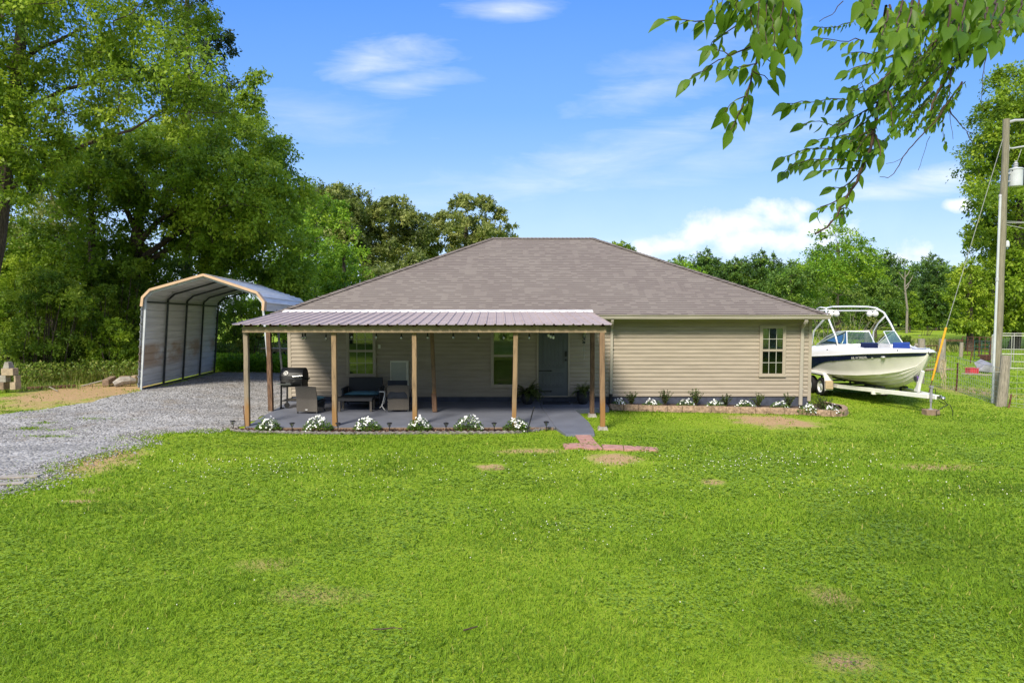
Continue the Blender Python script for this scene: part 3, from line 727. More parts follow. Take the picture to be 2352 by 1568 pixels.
MB().bar((a.x - .012, a.y - .045, a.z + .01), (a.x - .035, a.y - .045, a.z + .50), .115, .09, up=(0, 1, 0)).build('brace', M_['wood_dark'], porch)
zb_ = P(1176, 979, 16.1).z
_, a5, _ = post(1383, 763, 1384.2, 979, 16.12, pine2, .118, base=zb_, seed=7)
zb2 = P(1176, 949, 18.05).z
_, a7, _ = post(1361, 758, 1360, 949, 18.05, M_['wood_dark'], .112, base=zb2, seed=8)
for a, w in ((a5, .26), (a7, .25)):
    b = MB(); z0 = zf(a.x, a.y) - .06; z1 = a.z - .002; h0, h1 = w / 2 + .01, w / 2 - .035
    b.add([(a.x + sx * h, a.y + sy * h, z) for h, z in ((h0, z0), (h1, z1)) for sx, sy in ((-1, -1), (1, -1), (1, 1), (-1, 1))], [(3, 2, 1, 0), (4, 5, 6, 7), (0, 1, 5, 4), (1, 2, 6, 5), (2, 3, 7, 6), (3, 0, 4, 7)])
    b.build('pier_block', M_['concrete'], porch, bevel=.012)

# string of lights hung behind the beam
sg = thing('string_light', 'black string of hanging globe bulbs strung under the porch beam', 'string lights', (-2, 16.2, 2.2))
bu = [905, 917, 985, 1060, 1150.5, 1130 + 15, 1206, 1281]
us = [695.2, 700.8, 749, 807, 864.3, 922, 982, 921 + 118, 1099 - 0, 1157, 1215.5]
us = [695, 701, 749, 807.5, 864.3, 922, 982, 1041, 1099, 1157, 1215.5, 1260, 1265, 1271]
vs = [774, 773, 775, 772, 773, 774, 773, 773, 774, 774, 774, 768, 771, 772.5]
b = MB(); pts = []
yy = 16.25; zc = zb0 + .02
for i, (u, v) in enumerate(zip(us, vs)):
    x = P(u, 765, yy).x
    if i: pts.append((( pts[-1][0] + x) / 2, yy, zc - .012))
    pts.append((x, yy, zc))
b.tube(pts, .006, 5); b.build('cord', M_['black'], sg)
for u, v in zip(us, vs):
    p = P(u, v, yy)
    s = MB().tube([(p.x, yy, zc), (p.x, yy, p.z + .03)], [.006, .006], 6).lathe([(.016, 0), (.02, .012), (.017, .05), (.008, .06)], (p.x, yy, p.z + .018), 10).build('socket', M_['black'], sg)
    MB().lathe([(.004, -.062), (.022, -.05), (.031, -.025), (.026, 0), (.014, .02)], (p.x, yy, p.z), 12).build('bulb', M_['cream'] if u > 1250 else glass('bulb_glass', (.9, .9, .88), (.75, .73, .68), .25), s, smooth=True)
# ---------------------------------------------------------------- carport
def carport():
    az = R(6.5); a = Vector((-math.sin(az), math.cos(az), -.019)); s = Vector((math.cos(az), math.sin(az), 0))
    o = PT(316, 21.4); o = P(316, 897.5, 21.4)
    n = Vector((a.x, a.y, 0))
    def lp(u, v):
        d = ray(u, v); c = Vector((0, 0, CH)); t = (o - c).dot(n) / d.dot(n); p = c + d * t - o
        return p.dot(s), p.z
    out = [lp(316, 897.5), lp(324.4, 702.5), lp(327, 682.5), lp(344.2, 665), lp(466.8, 630.6), lp(589.5, 671.4), lp(606, 693.4), lp(604, 713.5)]
    LEN = 7.45
    W3 = lambda q, t, off=0: o + s * q[0] + Vector((0, 0, q[1])) + a * t
    cp = thing('carport', 'galvanised metal carport with one ribbed side wall and tan edge trim', 'carport', (o + s * 1.9 + a * 3.5)[:])
    # dense profile with horizontal ribs every 23 cm
    def ribbed(path, pitch=.235, rib=.026, w=.032):
        L = [0]
        for p, q in zip(path[:-1], path[1:]): L.append(L[-1] + math.hypot(q[0] - p[0], q[1] - p[1]))
        def at(d):
            for i in range(len(path) - 1):
                if d <= L[i + 1] + 1e-9:
                    f = (d - L[i]) / max(1e-9, L[i + 1] - L[i]); p, q = path[i], path[i + 1]
                    tx, tz = (q[0] - p[0]) / (L[i + 1] - L[i]), (q[1] - p[1]) / (L[i + 1] - L[i])
                    return (p[0] + (q[0] - p[0]) * f, p[1] + (q[1] - p[1]) * f), (-tz, tx)
        ds = set(L); d = pitch / 2
        marks = []
        while d < L[-1] - w:
            for k, h in ((-w, 0), (-w * .45, rib), (w * .45, rib), (w, 0)): marks.append((d + k, h))
            d += pitch
        for x in L: marks.append((x, 0))
        marks.sort(); pts = []
        for d, h in marks:
            p, nn = at(min(max(d, 0), L[-1])); pts.append((p[0] + nn[0] * h, p[1] + nn[1] * h))
        return pts
    def ext(path, name, t0=0, t1=LEN, steps=7, m=None, off=0):
        b = MB(); pr = ribbed(path)
        b.grid([[W3((q[0], q[1]), t0 + (t1 - t0) * i / steps) for q in pr] for i in range(steps + 1)])
        ob = b.build(name, m or M_['galv'], cp); md = ob.modifiers.new('t', 'SOLIDIFY'); md.thickness = .003; return ob
    low = (out[0][0] + (out[1][0] - out[0][0]) * .035, out[0][1] + .10)
    ext([low, out[1], out[2]], 'wall_panel')
    ext([out[2], out[3], out[4], out[5], out[6], out[7]], 'roof_panel')
    # frames
    inn = [(out[0][0] + .06, 0), (out[2][0] + .065, out[2][1] - .02), (out[3][0] + .05, out[3][1] - .07), (out[4][0], out[4][1] - .075), (out[5][0] - .05, out[5][1] - .07), (out[6][0] - .065, out[6][1] - .02)]
    rb = (out[6][0] + .16, -.02)
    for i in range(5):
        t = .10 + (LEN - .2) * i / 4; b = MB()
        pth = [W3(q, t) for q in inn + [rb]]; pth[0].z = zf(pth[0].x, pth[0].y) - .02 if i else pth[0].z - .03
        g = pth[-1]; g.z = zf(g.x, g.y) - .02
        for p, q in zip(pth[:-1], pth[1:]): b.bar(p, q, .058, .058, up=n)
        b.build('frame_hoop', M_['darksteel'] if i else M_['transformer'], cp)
    b = MB()
    b.bar(W3((inn[0][0], .04), .1), W3((inn[0][0], .04), LEN - .1), .06, .06)
    b.build('base_rail', M_['darksteel'], cp)
    for q, nm in (((inn[1][0] + .0, inn[1][1] - .12), 'girt'),):
        b = MB(); b.bar(W3(q, .1), W3(q, LEN - .1), .04, .05); b.build(nm, M_['darksteel'], cp)
    # tan trim round the front edge
    b = MB(); tr = [lp(324.4, 703.5)] + out[2:]; rows = []
    for i, q in enumerate(tr):
        p0 = tr[max(i - 1, 0)]; p1 = tr[min(i + 1, len(tr) - 1)]; d = Vector((p1[0] - p0[0], p1[1] - p0[1])); d.normalize(); nn = Vector((-d.y, d.x))
        rows.append([W3((q[0] + nn.x * .03, q[1] + nn.y * .03), .3), W3((q[0] + nn.x * .032, q[1] + nn.y * .032), -.03), W3((q[0] - nn.x * .045, q[1] - nn.y * .045), -.03), W3((q[0] - nn.x * .045, q[1] - nn.y * .045), -.012)])
    b.grid(rows); b.build('edge_trim', M_['tantrim'], cp)
    b = MB(); pk = out[4]; b.grid([[W3((pk[0] - .12, pk[1] - .03 + .03), t), W3((pk[0], pk[1] + .035), t), W3((pk[0] + .12, pk[1] + .0), t)] for t in (0, LEN)]); b.build('ridge_cap', M_['galv'], cp)
carport()

# ---------------------------------------------------------------- pavers
def paver(px, label):
    ps = [GT(u, v) for u, v in px]; A = sum(((ps[i].x * ps[(i + 1) % 4].y - ps[(i + 1) % 4].x * ps[i].y) for i in range(4)))
    if A < 0: ps = ps[::-1]
    b = MB(); b.prism([(p.x, p.y) for p in ps], lambda x, y: zf(x, y) - .03, lambda x, y: zf(x, y) + .042)
    o = b.build('paver', M_['redpaver'], bevel=.008); tag(o, label, 'paver', 'red pavers laid in the lawn at the end of the walkway')
paver([(1319.5, 999.3), (1353.5, 998.2), (1366.5, 1015.4), (1331.6, 1017.6)], 'red paver butted against the grey walkway, nearest the porch')
paver([(1331.9, 1018.5), (1367, 1016.4), (1384, 1033.6), (1341.5, 1033.4)], 'red paver at the crossing, in front of the one touching the walkway')
paver([(1292.2, 1022.3), (1332.5, 1020.8), (1340, 1030.5), (1297.1, 1032.4)], 'short red paver lying alone on the left of the crossing')
paver([(1381.5, 1024), (1430.2, 1026.2), (1432.2, 1035.4), (1386, 1034)], 'red paver between the crossing and the longest paver')
paver([(1432, 1026.4), (1508.5, 1031), (1513.5, 1038), (1434, 1035.7)], 'longest red paver, at the right end of the row')

# ---------------------------------------------------------------- plants in beds
rng = np.random.default_rng(21)
def unit(v): return v / np.maximum(np.linalg.norm(v, axis=-1, keepdims=True), 1e-9)
def leaves(c, ax, nrm, L, Wd, fold=.18):
    """diamond leaves: base, two sides, tip"""
    ax = unit(ax); sd = unit(np.cross(nrm, ax)); n2 = np.cross(ax, sd)
    L = L[:, None]; Wd = Wd[:, None]
    return np.stack([c, c + ax * L * .45 + sd * Wd * .5 + n2 * Wd * fold, c + ax * L - n2 * L * .12, c + ax * L * .45 - sd * Wd * .5 + n2 * Wd * fold], 1).reshape(-1, 3)
def quads(n): return np.arange(n * 4).reshape(-1, 4)
def vinca(nb, nl, w, h, seed):
    """mound of glossy leaves topped with flat white five-petal blooms; built at the origin"""
    r = np.random.default_rng(seed)
    th = r.uniform(0, 2 * np.pi, nl); rad = np.sqrt(r.random(nl)) * w; z = h * (1 - (rad / w) ** 2 * .75) * r.uniform(.15, 1, nl)
    c = np.stack([np.cos(th) * rad, np.sin(th) * rad * .7, z], 1); out = np.stack([np.cos(th), np.sin(th), .5 + 0 * th], 1)
    V = leaves(c, out + r.normal(size=(nl, 3)) * .6, np.array([0, 0, 1]) + r.normal(size=(nl, 3)) * .5, r.uniform(.04, .07, nl), r.uniform(.02, .032, nl))
    kc = r.integers(0, 7, nb); kth = r.uniform(0, 6.28, 7); th = np.where(r.random(nb) < .6, kth[kc] + r.normal(0, .45, nb), r.uniform(0, 2 * np.pi, nb)); rad = np.sqrt(r.random(nb)) * w * (.8 + .3 * np.sin(th * 2 + seed))
    z = h * (1 - (rad / w) ** 2 * .8) * (.85 + .2 * np.sin(th * 3 + seed * 1.7)) + r.uniform(-.015, .05, nb)
    fc = np.stack([np.cos(th) * rad, np.sin(th) * rad * .75, z], 1); fn = unit(np.stack([np.cos(th) * .4, np.sin(th) * .4 - .45, .8 + 0 * th], 1) + r.normal(size=(nb, 3)) * .25)
    FV, FF = [], []
    for c_, n_ in zip(fc, fn):
        u = unit(np.cross(n_, r.normal(size=3))); v = np.cross(n_, u); a0 = r.uniform(0, 6.28); R_ = r.uniform(.020, .028)
        for k in range(5):
            a = a0 + k * 1.2566; i = len(FV)
            FV += [c_, c_ + (u * math.cos(a - .52) + v * math.sin(a - .52)) * R_ * .8 + n_ * .003, c_ + (u * math.cos(a) + v * math.sin(a)) * R_, c_ + (u * math.cos(a + .52) + v * math.sin(a + .52)) * R_ * .8 + n_ * .003]
            FF.append((i, i + 1, i + 2, i + 3))
    return V, r.random(nl).repeat(4), np.array(FV), np.array(FF)
def make_vinca(seed, w, h, nb, nl, label, group):
    V, t_, FV, FF = vinca(nb, nl, w, h, seed)
    root = thing('flowering_plant', label, 'flower', (0, 0, 0), group)
    npmesh('foliage', V, quads(len(V) // 4), L_['V'], root, t_)
    o = npmesh('blossoms', FV, FF, M_['petal'], root)
    return root
VL = {612: 'white flowered plant at the left end of the mulched bed, before the corner post', 726: 'second white flowered plant from the left in the mulched bed, left of the second post', 841: 'third white flowered plant in the mulched bed, in front of the wicker table', 962: 'fourth white flowered plant in the mulched bed, at the foot of the third post', 1075: 'tallest white flowered plant in the mulched bed, fifth from the left', 1186: 'white flowered plant at the right end of the mulched bed'}
for i, (u, lab) in enumerate(VL.items()):
    o = make_vinca(30 + i, .28 + .03 * ((i * 2) % 3), .31 + .06 * (u == 1075) - .03 * (u == 1186) + .02 * (i % 2), 62 if u != 1186 else 48, 640, lab, 'white flowers along the porch')
    p = PT(u, 15.83); o.location = (p.x, p.y, p.z + .02); o.rotation_euler.z = 0
# solar lights
def solar():
    root = thing('solar_light', 'x', 'path light', (0, 0, 0), 'solar path lights along the porch bed')
    MB().tube([(0, 0, -.05), (0, 0, .135)], .011, 8).build('stake', M_['black'], root)
    MB().lathe([(.062, .205), (.066, .213), (.05, .228), (.012, .236)], n=14).build('cap', M_['black'], root, smooth=False)
    b = MB()
    for k in range(4):
        a = k * math.pi / 2 + .4; b.tube([(.018 * math.cos(a), .018 * math.sin(a), .135), (.052 * math.cos(a), .052 * math.sin(a), .205)], .004, 4)
    b.build('cage', M_['black'], root)
    MB().lathe([(.015, .135), (.034, .203)], n=10).build('lens', glass('solar_lens', (.9, .9, .9), (.8, .8, .78), .1), root)
    return root
SL = [(531, 'black solar path light at the far left, on the gravel edge'), (667, 'black solar path light between the two leftmost white flowers'), (773, 'black solar path light at the foot of the second porch post'), (893, 'black solar path light between the third and fourth white flowers'), (1023, 'black solar path light between the fourth and fifth white flowers'), (1135, 'black solar path light left of the last white flowers in the bed'), (1255, 'black solar path light at the right end of the bed beside the walkway')]
s0 = solar()
for i, (u, lab) in enumerate(SL):
    o = s0 if i == 0 else copy_tree(s0); p = PT(u, 15.70 if 600 < u < 1200 else 15.88); o.location = (p.x, p.y, p.z + .01); o['label'] = lab; o.rotation_euler = (R((i * 37) % 7 - 3), R((i * 53) % 8 - 4), i)
a, c = P(1226, 937, 15.75), PT(1209, 15.62)
o = MB().tube([c + Vector((0, 0, -.04)), a], .014, 6).tube([a, a + Vector((.012, 0, .03))], .018, 6).build('black_rod', M_['black']); tag(o, 'thin black rod stuck slanting in the right end of the mulched bed', 'rod')
a = P(558.9, 933, 15.95); c = PT(559, 15.95)
o = MB().tube([c, a], .009, 6).tube([a + Vector((-.01, 0, .0)), a + Vector((.01, 0, .01))], .012, 6).build('metal_stake', M_['rust']); tag(o, 'thin upright metal stake beside the leftmost porch post', 'stake')

# retaining wall and right-hand bed
top = [(1400, 928), (1440, 929.5), (1500, 931), (1560, 932), (1620, 933), (1680, 934), (1740, 935.5), (1800, 937), (1860, 939), (1900, 942), (1925, 943), (1941, 941), (1945, 936), (1936, 930)]
def wallpt(u, v):
    z = -.0; 
    for _ in range(8):
        p = G(u, v, z); z = zf(p.x, p.y) + .175
    return p
tp = [wallpt(u, v) for u, v in top]; tp.append(Vector((tp[-1].x - .22, tp[-1].y + .9, tp[-1].z)))
acc = [0]
for p, q in zip(tp[:-1], tp[1:]): acc.append(acc[-1] + (q - p).length)
def along(d):
    for i in range(len(tp) - 1):
        if d <= acc[i + 1]: return tp[i].lerp(tp[i + 1], (d - acc[i]) / (acc[i + 1] - acc[i]))
    return tp[-1]
b = MB(); rb_ = random.Random(5); d = 0; bl = .40
while d < acc[-1] - .1:
    L = bl if d < 7.6 else .17
    p, q = along(d + .006), along(min(d + L - .006, acc[-1])); dd = (q - p); dd.z = 0; dd.normalize(); nn = Vector((dd.y, -dd.x, 0))
    z1 = max(p.z, q.z) - .002 + rb_.uniform(-.004, .004); z0 = zf(p.x, p.y) - .12; m = 7; rows = []
    for k in range(m + 1):
        c = p.lerp(q, k / m); f = (0 if k in (0, m) else 1)
        row = [c - nn * .10 + Vector((0, 0, z1 - c.z)), c + nn * .045 + Vector((0, 0, z1 - c.z)), c + nn * .05 + Vector((0, 0, z1 - c.z - .028))]
        for j in range(1, 5): row.append(Vector((c.x, c.y, 0)) + nn * (.05 + f * rb_.uniform(.0, .032)) + Vector((0, 0, z1 - .028 + (z0 - z1) * j / 4)))
        rows.append(row)
    b.grid(rows); b.add(rows[0], [tuple(range(len(rows[0])))[::-1]]); b.add(rows[-1], [tuple(range(len(rows[0])))])
    d += L
o = b.build('garden_wall', M_['tanblock']); tag(o, 'low curved garden wall of one course of tan split-faced blocks', 'garden wall')
rb = [(p.x, p.y + .05) for p in tp[:-1]] + [(tp[-1].x - .02, tp[-1].y), (XR + .02, W + .3), (XR + .02, W - .01), (tp[0].x, W - .01)]
sheet('flower_bed', refine(rb, .25, 0, 3), .09, M_['soil'], .15)
def shrub_mesh(seed, w, h, ns, tint0):
    r = np.random.default_rng(seed); b = MB(); V = []; T = []
    for k in range(ns):
        a = r.uniform(0, 6.28); lean = r.uniform(.05, .55); hh = h * r.uniform(.55, 1.0) * (1 - .25 * lean); tipx = np.array([math.cos(a) * lean * w * 1.6, math.sin(a) * lean * w * 1.2, hh])
        p = [Vector(tipx * f * np.array([f ** .3, f ** .3, 1])) for f in (.02, .35, .7, 1)]; b.tube(p, [.006, .005, .004, .002], 4)
        n = int(26 * hh / .4)
        f = r.uniform(.22, 1, n)[:, None]; c = tipx * f * np.concatenate([f ** .3, f ** .3, f ** 0], 1)
        V.append(leaves(c, r.normal(size=(n, 3)) + np.array([0, 0, .7]), r.normal(size=(n, 3)) + np.array([0, -.2, .6]), r.uniform(.035, .06, n), r.uniform(.018, .028, n))); T.append(np.clip(r.normal(tint0, .2, n), 0, 1).repeat(4))
    return b, np.concatenate(V), np.concatenate(T)
def shrub(seed, w, h, ns, tint0, label, grp):
    root = thing('young_shrub', label, 'shrub', (0, 0, 0), grp)
    b, V, T = shrub_mesh(seed, w, h, ns, tint0)
    b.build('stem', M_['twig'], root); npmesh('foliage', V, quads(len(V) // 4), L_['S'], root, T); return root
SH = [(1452, 927, 896, .24, .5, 'small rounded green shrub in the walled bed nearest the porch'), (1530, 928, 892, .32, .35, 'taller reddish green shrub, second from the porch in the walled bed'), (1601, 929, 889, .27, .6, 'tall pale green shrub in the walled bed, third from the porch'), (1671, 931, 902, .24, .3, 'short dark shrub in the walled bed, fourth from the porch'), (1744, 931, 899, .30, .65, 'wide pale shrub in the walled bed below the bedroom window'), (1816, 934, 901, .26, .35, 'dark shrub in the walled bed beside the downspout'), (1893, 940, 907, .36, .55, 'bushy shrub at the house corner where the walled bed curves')]
for i, (u, vb, vt, w, tn, lab) in enumerate(SH):
    y = 19.45 if u < 1850 else 18.95
    p = PT(u, y); z0 = p.z + .09; h = P(u, vt, y).z - z0; o = shrub(60 + i, w, h, 22 if u < 1850 else 34, tn, lab, 'shrubs in the walled bed'); o.location = (p.x, p.y, z0)
FL = [(1424, .24), (1500, .27), (1577, .27), (1646, .27), (1716, .27), (1795, .26), (1859, .28), (1917, .30)]
FLL = ['white flowers in the walled bed beside the downspout at the porch', 'white flowers between the first two shrubs of the walled bed', 'white flowers left of the tall pale shrub in the walled bed', 'white flowers in the middle of the walled bed, left of the short dark shrub', 'white flowers in the walled bed below the left edge of the bedroom window', 'white flowers in the walled bed below the right edge of the bedroom window', 'white flowers in the walled bed below the house corner', 'white flowers at the curved right tip of the walled bed']
for i, ((u, w), lab) in enumerate(zip(FL, FLL)):
    y = 19.27 if u < 1850 else 18.65
    o = make_vinca(80 + i, w, .22, 40, 330, lab, 'white flowers in the walled bed'); p = PT(u, y); o.location = (p.x, p.y, p.z + .07)

# ---------------------------------------------------------------- porch furniture
def rot(o, loc, rz): o.location = loc; o.rotation_euler = (0, 0, rz)
def chair(label):
    """wicker armchair built at the origin, facing +Y"""
    root = thing('wicker_chair', label, 'chair', (0, 0, 0), 'wicker chairs on the porch')
    w, d = .56, .58
    b = MB(); n = 8; rows = []
    for k in range(n + 1):      # back panel, top edge bowed, reclined
        x = -w / 2 + w * k / n; bow = .02 * math.sin(math.pi * k / n)
        rows.append([(x, -d / 2 - .02 - bow, .05), (x, -d / 2 - .03 - bow, .38), (x, -d / 2 - .10 - bow, .70 + bow), (x, -d / 2 - .075 - bow, .71 + bow), (x, -d / 2 + .0 - bow, .38), (x, -d / 2 + .02 - bow, .05)])
    b.grid(rows); b.add(rows[0], [tuple(range(6))]); b.add(rows[-1], [tuple(range(6))[::-1]])
    b.build('backrest', M_['wicker'], root)
    MB().bx(-w / 2 + .01, w / 2 - .01, -d / 2 + .04, d / 2 + .01, .24, .31).bx(-w / 2 + .03, w / 2 - .03, d / 2 - .025, d / 2 + .005, .08, .24).build('seat', M_['darkwicker'], root, bevel=.01)
    for sx in (-1, 1):
        for sy in (-1, 1):
            x, y = sx * (w / 2 - .02), (d / 2 - .03) if sy > 0 else (-d / 2); MB().bx(x - .016, x + .016, y - .016, y + .016, 0, .052).build('leg', M_['darksteel'], root)
    return root
c1_ = chair('grey brown wicker chair nearest the grill, seen from behind, with a white tag')
p = GS(705, 950); y1 = p.y + .32; rot(c1_, (p.x + .03, y1, zs(y1)), R(-6))
MB().bx(-.03, .03, -.345, -.3295, .09, .115).build('maker_tag', M_['white'], c1_, bevel=.004)
c2_ = chair('grey brown wicker chair right of the low table, with its back to the viewer')
p = GS(913, 946); y2 = p.y + .32; rot(c2_, (p.x, y2, zs(y2)), R(4))
def cushion(name, sx, sy, h, m):
    b = MB(); n = 8; rows = []
    for i in range(n + 1):
        row = []
        for j in range(n + 1):
            x, y = (i / n * 2 - 1), (j / n * 2 - 1); z = h * (1 - abs(x) ** 6) ** .5 * (1 - abs(y) ** 6) ** .5
            row.append((x * sx / 2, y * sy / 2, z * .5 + h * .5))
        rows.append(row)
    b.grid(rows); b.grid([[(p[0], p[1], h - p[2]) for p in r][::-1] for r in rows]); return b.build(name, m, smooth=True)
cu = cushion('seat_cushion', .54, .52, .085, M_['teal']); tag(cu, 'teal seat cushion on the chair nearest the grill', 'cushion', 'teal cushions'); rot(cu, (c1_.location.x + .01, y1 + .05, zs(y1) + .313), R(-6))
cu = cushion('seat_cushion', .50, .54, .07, M_['teal']); tag(cu, 'teal seat cushion of the chair that turns its back, right of the table', 'cushion', 'teal cushions'); rot(cu, (c2_.location.x, y2 + .03, zs(y2) + .313), R(4))
cu = cushion('back_cushion', .52, .48, .10, M_['darkcloth']); tag(cu, 'dark cushion standing up over the back of the right wicker chair', 'cushion'); cu.location = (c2_.location.x, y2 - .255, zs(y2) + .585); cu.rotation_euler = (R(76), 0, R(4))
# loveseat, facing the viewer
lx0, lx1 = P(789, 900, 19.0).x, P(879, 900, 19.0).x; ly0, ly1 = 18.72, 19.38; lz = zs(19)
lv = thing('wicker_loveseat', 'charcoal wicker loveseat standing under the left porch window', 'loveseat', ((lx0 + lx1) / 2, 19.05, lz))
zt_ = P(830, 866.5, ly1).z
b = MB(); n = 8; rows = []
for k in range(n + 1):
    x = lx0 + .07 + (lx1 - lx0 - .14) * k / n; rows.append([(x, ly1 - .10, lz + .25), (x, ly1, zt_), (x, ly1 + .035, zt_), (x, ly1 - .03, lz + .06)])
b.grid(rows); b.add(rows[0], [(0, 1, 2, 3)]); b.add(rows[-1], [(3, 2, 1, 0)]); b.build('backrest', M_['darkwicker'], lv)
for s_, x in ((-1, lx0), (1, lx1)):
    xa_, xb_ = (x, x + .07) if s_ < 0 else (x - .07, x)
    MB().bx(xa_, xb_, ly0, ly1 - .02, lz + .48, lz + .54).bx(xa_ + .01, xb_ - .01, ly0 + .05, ly1 - .06, lz + .1, lz + .48).build('armrest', M_['darkwicker'], lv, bevel=.015)
    for y in (ly0 + .03, ly1 - .06): MB().bx(xa_ + .015, xb_ - .015, y - .02, y + .02, lz, lz + .48).build('leg', M_['darkwicker'], lv)
MB().bx(lx0 + .071, lx1 - .071, ly0 + .02, ly1 - .10, lz + .25, lz + .325).build('seat', M_['darkwicker'], lv, bevel=.01)
cu = cushion('seat_cushion', lx1 - lx0 - .16, .56, .08, M_['teal']); tag(cu, 'long teal seat cushion on the loveseat', 'cushion', 'teal cushions'); cu.location = ((lx0 + lx1) / 2, 19.0, lz + .328)
# low table
tx0, tx1 = P(776.5, 908, 18.2).x, P(856.5, 908, 18.2).x; tz = zs(18.3)
tb = thing('low_table', 'dark wicker low table in front of the loveseat', 'table', ((tx0 + tx1) / 2, 18.35, tz))
MB().bx(tx0, tx1, 18.1, 18.6, tz + .35, tz + .37).bx(tx0 + .01, tx1 - .01, 18.11, 18.59, tz + .28, tz + .349).build('tabletop', M_['darkwicker'], tb, bevel=.006)
for x in (tx0 + .045, tx1 - .045):
    for y in (18.15, 18.55): MB().bx(x - .028, x + .028, y - .028, y + .028, tz, tz + .28).build('leg', M_['wicker'], tb)
# white curved stand and black stick by the right chair
b = MB(); yq = 18.35
b.tube([P(u, v, yq) for u, v in [(872, 899.5), (880, 899.5), (884, 903), (882, 912), (880, 922), (877, 930), (880, 936), (883, 940)]], .014, 7)
b.tube([P(u, v, yq + .03) for u, v in [(883, 904), (884.5, 915), (882, 925), (876, 933), (872.5, 936)]], .011, 7); b.tube([P(884, 940, yq), P(885, 945.5, yq)], .013, 6); b.bar(P(871, 899, yq - .04), P(885, 899, yq - .04), .06, .018)
o = b.build('metal_stand', M_['white']); tag(o, 'thin white curved metal stand beside the right wicker chair', 'stand')
o = MB().tube([P(948, 884, 18.9), P(943, 905, 18.55), P(938.5, 945, 18.2)], .014, 7).build('broom_handle', M_['black']); tag(o, 'long black stick leaning behind the right wicker chair', 'stick')
# grill
def grill():
    y = 18.85; z0 = zs(y); x0, x1 = P(651.5, 900, y).x, P(702, 900, y).x; L = x1 - x0
    g = thing('grill', 'black charcoal grill on legs with a round white dial on its end', 'grill', ((x0 + x1) / 2, y, z0))
    def body(xa, xb, zc, hw, hh, a0, a1, nm, m, n=10):
        b = MB(); prof = [(y + hw * math.cos(a0 + (a1 - a0) * k / n), zc + hh * math.sin(a0 + (a1 - a0) * k / n)) for k in range(n + 1)]
        b.grid([[(xa, q, z) for q, z in prof], [(xb, q, z) for q, z in prof]]); b.add([(xa, q, z) for q, z in prof], [tuple(range(n + 1))]); b.add([(xb, q, z) for q, z in prof], [tuple(range(n + 1))[::-1]])
        b.add([(xa, *prof[0]), (xb, *prof[0]), (xb, *prof[-1]), (xa, *prof[-1])], [(0, 1, 2, 3)]); return b.build(nm, m, g, bevel=.008)
    zm = z0 + .80
    lid = body(x0, x1, zm + .005, .30, .30, 0, math.pi, 'lid', M_['blackgloss'])
    body(x0 + .005, x1 - .005, zm, .30, .24, math.pi, 2 * math.pi, 'firebox', M_['black'])
    b = MB(); cx = x0 + .16; yf = y - .252; zc = zm + .165; nrm = Vector((0, -.82, .57))
    dl = MB(); u = Vector((1, 0, 0)); v = nrm.cross(u)
    def disc(bb, r0, r1, c, th, a0=0, a1=6.2832, n=16):
        ring = []
        for k in range(n + 1):
            a = a0 + (a1 - a0) * k / n; q = u * math.cos(a) + v * math.sin(a); ring.append([c + q * r0, c + q * r0 + nrm * th, c + q * r1 + nrm * th, c + q * r1])
        bb.grid(ring)
    c = Vector((cx, yf, zc))
    disc(dl, .046, .062, c, .02); disc(dl, 0, .012, c, .022)
    for k in range(4): disc(dl, .014, .046, c, .019, k * 1.571 - .18, k * 1.571 + .18, 3)
    dl.build('dial', M_['white'], lid)
    b = MB(); hz_ = zm + .09; b.tube([(x1 - .24, y - .36, hz_), (x1 + .04, y - .36, hz_ + .02)], .011, 8)
    for x in (x1 - .22, x1 - .02): b.tube([(x, y - .28, hz_), (x, y - .36, hz_)], .008, 6)
    b.build('handle', M_['steel'], lid)
    MB().bx(x0 - .03, x0 + .36, y - .50, y - .30, zm - .12, zm - .105).build('shelf', M_['steel'], g)
    MB().bx(x1, x1 + .10, y - .05, y + .05, zm - .03, zm + .01).tube([(x1 + .02, y, zm - .01), (x1 + .14, y - .05, zm + .01)], .015, 6).build('vent_knob', M_['black'], g)
    for x in (x0 + .03, x1 - .03):
        for yy in (y - .26, y + .24): MB().bar((x, yy, zm - .10), (x - .02 * (1 if x < 0 and x == x0 + .03 else -1), yy, z0 + .012), .038, .038, up=(0, 1, 0)).bx(x - .045, x + .045, yy - .03, yy + .03, z0, z0 + .03).build('leg', M_['black'], g)
    MB().bx(x0 + .03, x1 - .03, y - .24, y + .22, z0 + .20, z0 + .215).build('lower_shelf', M_['black'], g)
    MB().tube([(x0 + .16, y - .25, z0 + .09), (x0 + .16, y - .21, z0 + .09)], .07, 14).build('wheel', M_['tyre'], g)
    b = MB()
    for k in range(3): b.ell((x0 + .22 + .04 * k, y - .40, zm - .088), (.028, .028, .016), 8, 5)
    o = b.build('gauge_parts', M_['steel'], g)
grill()
